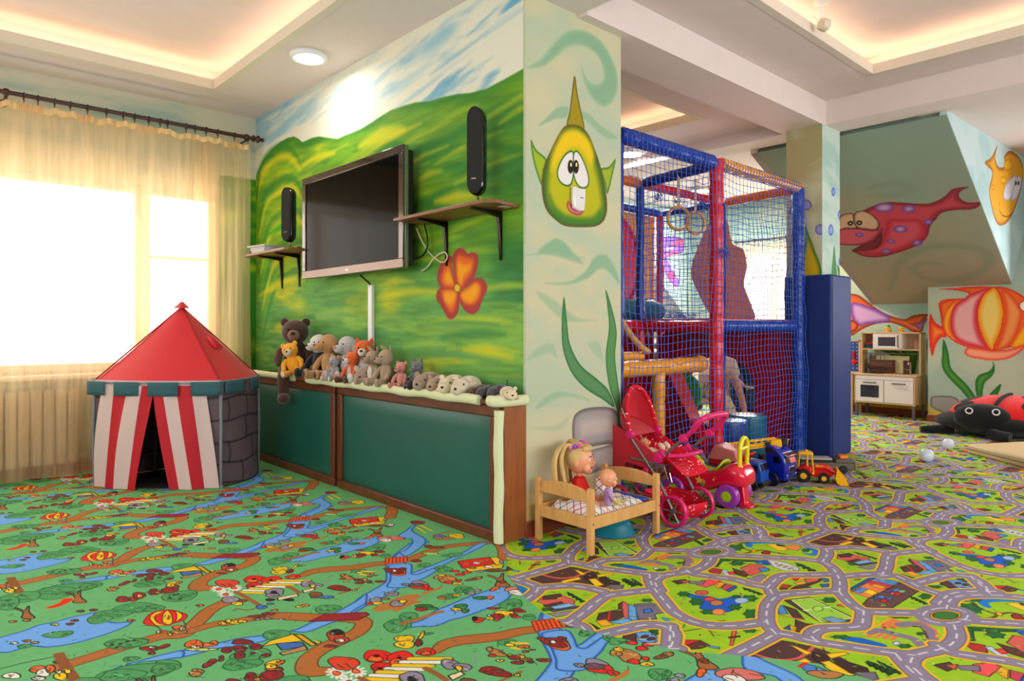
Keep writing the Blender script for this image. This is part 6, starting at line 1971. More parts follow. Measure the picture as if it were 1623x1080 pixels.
# ---- the padded play frame with its nets
NBL = mat('navy_padding', (0.08, 0.19, 0.60), 0.32, bump=0.10, bscale=18)
NRD = mat('red_padding', (0.86, 0.03, 0.06), 0.30, bump=0.10, bscale=18)
NYE = mat('yellow_padding', (0.93, 0.62, 0.05), 0.32, bump=0.10, bscale=18)
NOR = mat('orange_padding', (0.90, 0.45, 0.06), 0.32, bump=0.10, bscale=18)
MRN = mat('dark_red_panel', (0.62, 0.02, 0.05), 0.30)
NETM = mat('blue_net_cord', (0.16, 0.36, 0.74), 0.7)
FL0 = Vector((4.70, 2.80, 0.0))
pf = thing('jungle_gym', 'tall climbing frame of padded red, blue and yellow tubes wrapped in blue net', 'climbing frame', tuple(FL0))


def pfb(mb, name, m, **k):
    o = mb.build(name, m, pf, **k)
    o.location = -FL0
    return o


def padded(a, b, r, seg=0.17, n=16):
    """foam tube with a slight waist at every tape seam"""
    A, B = Vector(a), Vector(b)
    L = (B - A).length
    m = max(2, int(L / seg))
    pts, rr = [], []
    for i in range(m):
        for q, f in ((0.0, 0.90), (0.12, 0.99), (0.5, 1.02), (0.88, 0.99)):
            pts.append(tuple(A.lerp(B, (i + q) / m)))
            rr.append(r * f)
    pts.append(tuple(B))
    rr.append(r * 0.9)
    return MB().tube(pts, rr, n)


ZT = 2.40
pfb(padded((4.67, 2.80, 0), (4.67, 2.80, ZT + .03), 0.053), 'post', NRD)
pfb(padded((6.03, 2.80, 0), (6.03, 2.80, ZT), 0.05), 'post', NBL)
pfb(padded((4.72, 3.55, 1.2), (4.72, 3.55, ZT - .03), 0.035), 'post', NBL)
pfb(padded((4.72, 3.55, 0), (4.72, 3.55, 1.15), 0.04), 'post', NRD)
pfb(padded((6.13, 4.35, 0), (6.13, 4.35, ZT - .05), 0.04), 'post', NRD)
pfb(padded((3.50, 4.35, 0), (3.50, 4.35, ZT), 0.05), 'post', NBL)
pfb(padded((3.52, 2.84, 0), (3.52, 2.84, ZT), 0.05), 'post', NBL)
pfb(padded((6.03, 3.55, 0.0), (6.03, 3.55, ZT - .03), 0.03), 'post', NBL)
pfb(padded((3.50, 2.80, ZT), (4.62, 2.80, ZT), 0.05), 'top_rail', NBL)
pfb(padded((4.72, 2.80, ZT + .01), (6.06, 2.80, ZT), 0.045), 'top_rail', NYE)
pfb(padded((4.67, 2.86, ZT - .01), (4.72, 3.50, ZT - .03), 0.042), 'top_rail', NBL)
pfb(padded((3.50, 3.55, ZT - .03), (4.69, 3.55, ZT - .03), 0.042), 'top_rail', NOR)
pfb(padded((4.76, 3.55, ZT - .03), (6.0, 3.55, ZT - .03), 0.038), 'top_rail', NRD)
pfb(padded((6.03, 3.50, ZT - .03), (6.03, 2.86, ZT - .01), 0.042), 'top_rail', NOR)
pfb(padded((3.50, 4.35, ZT - .03), (6.10, 4.35, ZT - .03), 0.04), 'top_rail', NBL)
pfb(padded((6.12, 4.30, ZT - .03), (6.04, 3.60, ZT - .03), 0.038), 'top_rail', NBL)
pfb(padded((3.50, 4.30, ZT - .06), (3.50, 3.60, ZT - .06), 0.03), 'top_rail', NRD)
# deck level
pfb(padded((3.50, 3.55, 1.165), (6.0, 3.55, 1.165), 0.052), 'deck_rail', NRD)
pfb(padded((4.72, 2.80, 1.165), (6.0, 2.80, 1.165), 0.042), 'deck_rail', NBL)
pfb(padded((4.67, 2.84, 1.165), (4.72, 3.50, 1.165), 0.045), 'deck_rail', NRD)
pfb(MB().bx(4.70, 6.02, 2.86, 3.52, 1.200, 1.225), 'deck_board', mat('red_gloss_board', (0.75, 0.05, 0.08), 0.2), bevel=0.008)
pfb(MB().bx(3.50, 6.10, 3.60, 4.33, 1.19, 1.215), 'deck_board', mat('red_gloss_board', (0.75, 0.05, 0.08), 0.2), bevel=0.008)
# panels
pfb(MB().bx(3.50, 5.55, 4.40, 4.43, 0.02, 0.90), 'side_panel', MRN, bevel=0.006)
pfb(MB().bx(5.56, 6.10, 4.40, 4.43, 0.02, 1.16), 'side_panel', MRN, bevel=0.006)


def holed_panel(x0, x1, y0, y1, z0, z1, cy, cz, r, n=40):
    mb = MB()
    vs = []
    for xx in (x0, x1):
        for i in range(n):
            th = 2 * PI * i / n
            dy, dz = math.cos(th), math.sin(th)
            vs.append((xx, cy + r * dy, cz + r * dz))
        for i in range(n):
            th = 2 * PI * i / n
            dy, dz = math.cos(th), math.sin(th)
            k = min(((y1 - cy) / dy if dy > 1e-6 else 1e9), ((y0 - cy) / dy if dy < -1e-6 else 1e9), ((z1 - cz) / dz if dz > 1e-6 else 1e9), ((z0 - cz) / dz if dz < -1e-6 else 1e9))
            vs.append((xx, cy + k * dy, cz + k * dz))
    fs = []
    for i in range(n):
        j = (i + 1) % n
        fs.append((i, j, n + j, n + i))
        fs.append((2 * n + j, 2 * n + i, 3 * n + i, 3 * n + j))
        fs.append((i, 2 * n + i, 2 * n + j, j))
        fs.append((n + i, n + j, 3 * n + j, 3 * n + i))
    return mb.add(vs, fs)


pfb(holed_panel(6.08, 6.10, 2.83, 4.32, 0.02, 1.14, 3.60, 0.51, 0.37), 'round_hole_panel', mat('red_plastic_panel', (0.74, 0.02, 0.07), 0.35))
pfb(MB().bx(5.0, 6.10, 4.40, 4.43, 1.22, 2.34), 'tunnel_panel', mat('amber_plastic_panel', (0.98, 0.66, 0.14), 0.35), bevel=0.005)
pfb(MB().lathe([(0.0, 0.0), (0.43, 0.0), (0.43, 0.01), (0.0, 0.01)], (5.36, 4.395, 1.80), 40, (PI / 2, 0, 0), sy=1.12), 'tunnel_mouth', mat('lit_red_plastic', (0.92, 0.03, 0.08), 0.35))  # flat disc in the opening; its bright red paints the lit inside
pfb(MB().tube([(5.36 + 0.44 * math.cos(t), 4.385, 1.80 + 0.49 * math.sin(t)) for t in [2 * PI * i / 40 for i in range(40)]], 0.022, 8, closed=True), 'tunnel_shade_ring', NRD)  # ring added for the crescent of shade at the opening's edge
pfb(MB().tube([(4.6, 4.15, 1.31), (4.65, 4.15, 1.32), (5.6, 4.12, 1.33), (5.75, 4.10, 1.31), (5.80, 4.10, 1.30)], [0.06, 0.10, 0.11, 0.09, 0.03], 18), 'foam_roll', mat('teal_vinyl', (0.14, 0.40, 0.45), 0.35))
# yellow barrier tubes
pfb(padded((3.50, 2.90, 0.868), (4.585, 2.90, 0.872), 0.058), 'barrier_tube', NYE)
pfb(MB().ell((4.60, 2.90, 0.875), (0.065, 0.062, 0.066)), 'tube_cap', NYE)
pfb(padded((3.50, 2.98, 0.955), (3.98, 2.98, 0.95), 0.032), 'barrier_tube', NYE)
pfb(padded((4.07, 2.90, 0), (4.07, 2.90, 0.83), 0.047), 'barrier_post', NYE)
pfb(padded((4.07, 2.97, 0.87), (4.07, 3.50, 0.87), 0.045), 'barrier_tube', NYE)
pfb(MB().tube([(3.55 + 0.02 * i, 2.93, 1.31 - 0.0175 * i + 0.00045 * (i - 11) ** 2) for i in range(23)], [0.021 + 0.002 * (i % 2) for i in range(23)], 10), 'climbing_rope', mat('hemp_rope', (0.82, 0.62, 0.30), 0.85, bump=0.6, bscale=120))
# slide
SLR = mat('glossy_red_slide', (0.78, 0.05, 0.08), 0.2, coat=0.4)
for yy in (3.12, 3.46):
    pfb(MB().prism([(4.55, 0.84), (4.66, 0.86), (5.00, 0.36), (5.12, 0.22), (5.30, 0.14), (5.34, 0.10), (5.30, 0.03), (5.08, 0.05), (4.90, 0.28), (4.52, 0.78)], yy, yy + 0.02), 'slide_side', SLR, bevel=0.006)
sl = MB().prism([(4.56, 0.80), (4.60, 0.80), (4.94, 0.30), (5.06, 0.15), (5.28, 0.08), (5.28, 0.06), (5.05, 0.12), (4.92, 0.27)], 3.14, 3.46)
pfb(sl, 'slide_bed', SLR)
pfb(MB().lathe([(0, 0), (0.19, 0), (0.19, 0.03), (0, 0.03)], (5.62, 3.72, 0.53), 32, (0, PI / 2, 0)), 'green_disc', mat('green_plastic_disc', (0.30, 0.66, 0.16), 0.4), bevel=0.006)


# nets, each side one piece of netting
def net(plane, a0, a1, z0, z1, c, seed, sp=0.051, r=0.0023, bow=0.05):
    mb = MB()

    def P(u, z):
        du = 0.022 * (vnoise(u * 7, z * 6, seed) - 0.5) * 2
        dz = 0.012 * (vnoise(u * 6 + 9, z * 7, seed + 3) - 0.5) * 2 - 0.012 * math.sin(PI * (u - a0) / (a1 - a0) * 2)
        dn = bow * (vnoise(u * 2.5, z * 2.5, seed + 5) - 0.5)
        u2, z2 = float(u + du), float(min(max(z + dz, 0.006), ZT))
        return (u2, float(c + dn), z2) if plane == 'y' else (float(c + dn), u2, z2)
    nu = int((a1 - a0) / sp)
    nz = int((z1 - z0) / sp)
    for i in range(nu + 1):
        u = a0 + (a1 - a0) * i / nu
        mb.tube([P(u, z0 + (z1 - z0) * j / (nz * 2)) for j in range(nz * 2 + 1)], r, 3, caps=False)
    for j in range(nz + 1):
        z = z0 + (z1 - z0) * j / nz
        mb.tube([P(a0 + (a1 - a0) * i / (nu * 2), z) for i in range(nu * 2 + 1)], r, 3, caps=False)
    for i in range(0, nu + 1):
        for j in range(0, nz + 1):
            p = P(a0 + (a1 - a0) * i / nu, z0 + (z1 - z0) * j / nz)
            mb.ell(p, (r * 1.9,) * 3, nu=4, nv=3)
    o = pfb(mb, 'net', NETM, flip_fix=False)
    o['kind'] = 'stuff'
    return o


net('y', 3.50, 4.66, 0.02, 2.39, 2.735, 1)
net('y', 4.68, 6.05, 0.02, 2.39, 2.735, 2)
net('x', 2.80, 4.33, 1.22, 2.36, 6.075, 3)
net('y', 3.60, 6.05, 1.22, 2.34, 4.30, 4)
net('x', 2.85, 3.52, 1.22, 2.34, 4.74, 5)
# lacing that ties the net to the rails
def lacing(a, b, r, turns, seed):
    A, B = Vector(a), Vector(b)
    d = (B - A).normalized()
    s_ = d.cross(Vector((0, 0, 1)))
    if s_.length < .1:
        s_ = Vector((1, 0, 0))
    s_.normalize()
    w = s_.cross(d)
    n = turns * 9
    pts = []
    for i in range(n + 1):
        th = 2 * PI * turns * i / n
        pts.append(tuple(A.lerp(B, i / n) + s_ * math.cos(th) * r + w * math.sin(th) * r))
    o = pfb(MB().tube(pts, 0.0028, 3), 'lacing', NETM, flip_fix=False)


lacing((3.52, 2.80, ZT), (4.62, 2.80, ZT), 0.054, 26, 1)
lacing((4.72, 2.80, ZT + .005), (6.04, 2.80, ZT), 0.049, 30, 2)
lacing((6.03, 2.80, 0.05), (6.03, 2.80, ZT), 0.054, 44, 3)
lacing((4.74, 2.80, 1.165), (6.0, 2.80, 1.165), 0.046, 28, 4)
kn = MB()
random.seed(5)
for (x, y, z) in [(5.2, 3.56, 1.24), (5.35, 3.56, 1.25), (5.5, 3.55, 1.24), (5.4, 3.5, 1.2), (4.66, 2.74, 1.72), (4.9, 3.5, 2.28), (5.6, 3.5, 2.3), (5.2, 3.5, 2.28)]:
    for q in range(7):
        a = Vector((x, y, z))
        pts = [tuple(a + Vector([random.uniform(-.05, .05) for _ in range(3)])) for _ in range(4)]
        kn.tube([tuple(p) for p in spline(pts, 4, closed=False)], 0.003, 3)
o = pfb(kn, 'net_knots', NETM, flip_fix=False)
o['kind'] = 'stuff'

# gym rings
RG = mat('yellow_plastic_ring', (0.88, 0.62, 0.06), 0.3)
STR = mat('cream_strap', (0.80, 0.72, 0.62), 0.8)
for i, (x, y, z) in enumerate([(4.66, 3.13, 2.02), (4.90, 3.13, 2.01)]):
    t = thing('gym_ring', ['yellow gym ring hanging in the climbing frame, left of its pair', 'yellow gym ring hanging in the climbing frame, nearer the red post'][i], 'gym ring', (x, y, z), -0.6 + 0.25 * i, 'gym rings in the climbing frame')
    MB().tube([(0.09 * math.cos(q), 0, 0.09 * math.sin(q)) for q in [2 * PI * k / 32 for k in range(32)]], 0.0125, 10, closed=True).build('ring', RG, t)
    MB().bx(-.012, .012, -.002, .002, 0.085, 0.36).build('strap', STR, t)

# plain plywood cut-out standing on the deck at the side of the frame
ply = mat('brown_plywood', (0.84, 0.58, 0.45), 0.6, vary=0.08, vscale=9, bump=0.05)
out = [on_x(x, y, 6.05) for x, y in [(1118, 366), (1132, 346), (1152, 350), (1160, 385), (1178, 396), (1183, 424), (1179, 452), (1190, 482), (1196, 506), (1170, 506), (1150, 505), (1128, 500), (1108, 466), (1096, 432), (1104, 400)]]
MBp = MB().prism([tuple(p) for p in spline(out, 5)], 6.040, 6.056, 'x')
o = MBp.build('plywood_board', ply)
tag(o, 'brown wavy-edged plywood board seen from behind on the upper deck', 'board')

# poufs behind the net
for nm, lab, x, y, r, h, c in (('pouf', 'round blue pouf behind the net beside the red post', 5.22, 3.02, 0.155, 0.38, (0.07, 0.22, 0.50)), ('pouf', 'round teal pouf behind the net beside the blue pouf', 5.74, 3.13, 0.165, 0.37, (0.06, 0.40, 0.45))):
    t = thing(nm, lab, 'pouf', (x, y, 0))
    m = mat('vinyl_%d' % int(x * 100), c, 0.35)
    MB().lathe([(0, 0.0), (r * .97, 0.0), (r, 0.01), (r, h - .03), (r * .98, h - .012)], n=40).build('side', m, t)
    MB().lathe([(r * .985, h - .03), (r * .985, h - .012), (r * .93, h), (0, h + .004)], n=40).build('top', mat('pale_blue_vinyl_%d' % int(x * 100), tuple(min(1, v * 1.0 + 0.16) for v in c), 0.25), t)

# ---- leather chairs and the person beyond the round hole
LEA = mat('dark_grey_leather', (0.16, 0.15, 0.16), 0.35, bump=0.1, bscale=60)


def armchair(x, y, rz, label, m):
    t = thing('armchair', label, 'armchair', (x, y, 0), rz)
    MB().box((0, 0, 0.06), (0.60, 0.60, 0.12)).build('base', m, t, bevel=0.02)
    MB().box((0, 0, 0.26), (0.62, 0.62, 0.34)).build('seat', m, t, bevel=0.08, segs=4)
    MB().box((0, 0.28, 0.62), (0.66, 0.22, 0.62), (0.15, 0, 0)).build('backrest', m, t, bevel=0.10, segs=5)
    MB().box((0, 0.24, 0.93), (0.44, 0.18, 0.20), (0.15, 0, 0)).build('headrest', m, t, bevel=0.08, segs=4)
    for q in (-1, 1):
        MB().box((q * 0.37, 0, 0.34), (0.16, 0.66, 0.50)).build('armrest', m, t, bevel=0.07, segs=4)
    return t


armchair(7.25, 5.05, 0.2, 'dark grey leather armchair seen through the round hole, left of the person', LEA)
armchair(8.30, 4.30, -0.9, 'black leather armchair seen through the round hole, right of the person', mat('black_leather', (0.05, 0.05, 0.06), 0.3, bump=0.1, bscale=60))


def skin_mesh(name, verts, edges, radii, m, parent, root=0, levels=1):
    me = bpy.data.meshes.new(name)
    me.from_pydata([tuple(v) for v in verts], edges, [])
    me.materials.append(m)
    o = bpy.data.objects.new(name, me)
    S.collection.objects.link(o)
    o.parent = parent
    sk = o.modifiers.new('skin', 'SKIN')
    sk.use_smooth_shade = True
    for i, r in enumerate(radii):
        me.skin_vertices[0].data[i].radius = (r, r) if not isinstance(r, tuple) else r
    me.skin_vertices[0].data[root].use_root = True
    sb_ = o.modifiers.new('sub', 'SUBSURF')
    sb_.levels = sb_.render_levels = levels
    # settle the modifiers into plain geometry
    dg = bpy.context.evaluated_depsgraph_get()
    ev = o.evaluated_get(dg)
    me2 = bpy.data.meshes.new_from_object(ev)
    o.modifiers.clear()
    o.data = me2
    me2.shade_smooth()
    if not me2.materials:
        me2.materials.append(m)
    return o


SKN = mat('skin', (0.80, 0.56, 0.44), 0.5, spec=0.3)
BEI = mat('beige_cotton', (0.80, 0.72, 0.60), 0.85, bump=0.3, bscale=25)
BE2 = mat('light_beige_trousers', (0.84, 0.76, 0.62), 0.85, bump=0.3, bscale=25)
HAI = mat('brown_hair', (0.16, 0.09, 0.05), 0.6, bump=0.5, bscale=80)
per = thing('person', 'person in beige shirt and trousers kneeling with one hand on the carpet', 'person', (7.11, 4.26, 0), YAW - PI / 2)
per.scale = (1.1, 1.1, 1.1)
# frame of the figure: x to the camera's right, y away, z up; kneeling, leaning forward to the right
V_ = [(-0.08, 0, 0.46), (-0.04, 0, 0.62), (0.03, 0, 0.78), (0.09, 0, 0.90), (0.14, -0.01, 0.99), (0.18, -0.015, 1.06),
      (0.02, -0.17, 0.84), (0.10, -0.21, 0.58), (0.20, -0.18, 0.34), (0.25, -0.17, 0.12),
      (0.02, 0.17, 0.84), (0.14, 0.20, 0.60), (0.28, 0.14, 0.46), (0.33, 0.12, 0.42),
      (-0.08, -0.09, 0.42), (0.16, -0.12, 0.12), (-0.10, -0.12, 0.06), (-0.24, -0.12, 0.06),
      (-0.08, 0.09, 0.42), (0.18, 0.12, 0.12), (-0.08, 0.12, 0.06), (-0.22, 0.12, 0.06)]
E__ = [(0, 1), (1, 2), (2, 3), (3, 4), (4, 5), (2, 6), (6, 7), (7, 8), (8, 9), (2, 10), (10, 11), (11, 12), (12, 13), (0, 14), (14, 15), (15, 16), (16, 17), (0, 18), (18, 19), (19, 20), (20, 21)]
R_ = [0.14, 0.13, 0.14, 0.06, 0.05, 0.05, 0.06, 0.045, 0.036, 0.026, 0.06, 0.045, 0.036, 0.026, 0.09, 0.06, 0.045, 0.035, 0.09, 0.06, 0.045, 0.035]
skin_mesh('body', V_, E__, R_, SKN, per)
hd_ = MB().ell((0.21, -0.02, 1.10), (0.095, 0.075, 0.115), (0, 0.5, 0), 20, 14)
hd_.ell((0.305, -0.02, 1.07), (0.018, 0.014, 0.02), nu=8, nv=6)
hd_.ell((0.20, -0.095, 1.10), (0.02, 0.008, 0.03), nu=8, nv=6)
hd_.build('head', SKN, per)
MB().ell((0.185, -0.02, 1.135), (0.105, 0.086, 0.105), (0, 0.3, 0), 20, 14).build('hair', HAI, per)
for q in (-1, 1):
    MB().ell((0.295, -0.02 + q * 0.03, 1.10), (0.009, 0.012, 0.008), nu=8, nv=6).build('eye', EYE, per)
skin_mesh('shirt', [V_[0], V_[1], V_[2], (0.07, 0, 0.86), V_[6], (0.09, -0.205, 0.62), (0.125, -0.20, 0.52), V_[10], (0.12, 0.20, 0.64)],
          [(0, 1), (1, 2), (2, 3), (2, 4), (4, 5), (5, 6), (2, 7), (7, 8)], [0.165, 0.155, 0.16, 0.075, 0.085, 0.078, 0.08, 0.085, 0.075], BEI, per)
skin_mesh('trousers', [(-0.08, 0, 0.44), V_[14], (0.14, -0.12, 0.14), (-0.12, -0.12, 0.07), V_[18], (0.16, 0.12, 0.14), (-0.10, 0.12, 0.07)],
          [(0, 1), (1, 2), (2, 3), (0, 4), (4, 5), (5, 6)], [0.16, 0.11, 0.085, 0.06, 0.11, 0.085, 0.06], BE2, per)
for base, dr in (((0.25, -0.17, 0.12), Vector((0.04, 0, -0.08))), ((0.33, 0.12, 0.42), Vector((0.08, 0.0, -0.02)))):
    Bv = Vector(base)
    for k, (ln, sp_) in enumerate([(0.055, -0.03), (0.075, -0.012), (0.08, 0.003), (0.075, 0.018), (0.055, 0.032)]):
        d = dr.normalized()
        p0 = Bv + Vector((0, sp_ * 0.8, 0))
        p1 = p0 + d * 0.055 + Vector((0, sp_ * .4, 0))
        p2 = p1 + (d + Vector((0.5, 0, 0.1))).normalized() * ln * .55
        MB().tube([tuple(p0), tuple(p1), tuple(p2)], [0.012, 0.010, 0.007], 8).build('finger', SKN, per)

# ---- far window dressing (behind the frame)
rod2 = thing('curtain_rod', 'thin dark curtain rod over the far dormer window', 'curtain rod', (9.72, 4.9, 2.47))
MB().cyl((0, -0.75, 0), (0, 0.62, 0), 0.014, 10).build('pole', ROD, rod2)
for k in range(14):
    y = -0.7 + k * 0.098
    MB().tube([(0.02 * math.cos(t), y, -0.006 + 0.024 * math.sin(t)) for t in [2 * PI * i / 10 for i in range(10)]], 0.004, 5, closed=True).build('curtain_ring', ROD, rod2)
c3 = thing('curtain', 'short sheer curtain over the far dormer window', 'curtain', (9.72, 4.9, 0))
MB().grid(160, 10, lambda i, j: (0.02 * math.sin(i * 0.9) * (0.4 + j / 9), -0.72 + 1.3 * i / 159, 2.43 - (1.45) * j / 9 - 0.02 * abs(math.sin(i * 0.26)) * (j == 0))).build('curtain_panel', SHEER, c3, angle=180)

# ---- doll bed with dolls
PINE = mat('pine_wood', (0.84, 0.63, 0.36), 0.5, vary=0.14, vscale=5, stretch=(5, 5, 1.2), bump=0.03, bscale=20)
bed = thing('doll_bed', 'small pine doll bed standing against the painted pillar', 'doll bed', (2.915, 2.478, 0))
hx, hy = 0.278, 0.186
for sx_ in (-1, 1):
    for sy_ in (-1, 1):
        MB().prism([(-.015, 0), (.015, 0), (.015, .322), (.009, .336), (-.009, .336), (-.015, .322)], sy_ * hy - .017, sy_ * hy + .017).build('leg', PINE, bed, bevel=0.004).location = (sx_ * hx, 0, 0)
    arch = [(-hy + .017, 0.262)] + [(hy - .017, 0.262)] + [((hy - .017) * math.cos(t), 0.302 + 0.036 * math.sin(t)) for t in [PI * i / 12 for i in range(13)]]
    MB().prism(arch, -.009, .009, 'x').build('headboard', PINE, bed, bevel=0.004).location = (sx_ * hx, 0, 0)
    MB().box((sx_ * hx, 0, 0.158), (0.018, 2 * hy - .034, 0.062)).build('end_rail', PINE, bed, bevel=0.003)
for sy_ in (-1, 1):
    MB().box((0, sy_ * hy, 0.158), (2 * hx - .03, 0.018, 0.062)).build('side_rail', PINE, bed, bevel=0.003)
MB().box((0, 0, 0.138), (2 * hx - .02, 2 * hy - .02, 0.012)).build('bed_base', PINE, bed)
for sx_ in (-1, 1):
    MB().lathe([(0, 0), (0.005, 0), (0.005, 0.003), (0, 0.003)], (sx_ * hx, -hy - .017, 0.158), 10, (PI / 2, 0, 0)).build('bolt', CHR, bed)
# printed bedding
pc = Canvas(0, 0, 0.4, 0.4, 500, (0.90, 0.88, 0.86))
random.seed(3)
for k in range(16):
    c = random.choice([(0.80, 0.15, 0.2), (0.25, 0.3, 0.6), (0.2, 0.55, 0.3), (0.85, 0.6, 0.1), (0.7, 0.2, 0.5)])
    o_ = k * 0.05 - 0.4
    pc.stroke([(o_, 0), (o_ + 0.4, 0.4)], 0.004, c, smooth=False, soft=0.001)
    pc.stroke([(o_ + 0.02, 0.4), (o_ + 0.42, 0)], 0.004, random.choice([(0.80, 0.15, 0.2), (0.25, 0.3, 0.6), (0.2, 0.55, 0.3)]), smooth=False, soft=0.001)
BDG = image_mat('cross_hatch_print_cotton', pc.a, rough=0.9, bump=0.3, bscale=30)
mt_ = thing('bedding', 'white doll bedding printed with crossed coloured lines', 'bedding', (2.915, 2.478, 0.146))


def quilt(i, j):
    u, v = i / 30, j / 20
    e = min(u, 1 - u, v, 1 - v)
    x, y = -0.245 + 0.49 * u, -0.155 + 0.31 * v
    z = 0.052 * math.sqrt(min(1, e * 9)) + 0.010 * math.sin(x * 40 + 2 * math.sin(y * 25)) * math.sin(y * 33 + 1) + 0.02 * math.exp(-((x + .16) ** 2 + (y - .0) ** 2) / .01)
    return (x, y, max(0.0, z))


MB().grid(31, 21, quilt).build('quilt', BDG, mt_, uvfn=lambda co: (co[:, 0] / .4 + .6, co[:, 1] / .4 + .6))
MB().ell((0.05, -0.02, 0.070), (0.055, 0.035, 0.028), (0, 0, 0.3)).build('cushion', CRM, mt_)
MB().box((0.238, -0.03, 0.042), (0.05, 0.24, 0.012)).build('blue_sheet', mat('blue_cotton', (0.20, 0.32, 0.70), 0.9), mt_, bevel=0.004)
quf = MB().grid(9, 9, lambda i, j: (0.0 + 0.012 * math.sin(i), -0.05 + 0.10 * i / 8, 0.12 * j / 8 - 0.03 * (i / 8)))
q_ = quf.build('folded_corner', BDG, mt_, uvfn=lambda co: (co[:, 1] / .4 + .2, co[:, 2] / .4 + .2), solid=0.004)
q_.location = (0.12, 0.06, 0.055)
q_.rotation_euler = (0.2, 0.5, 1.0)


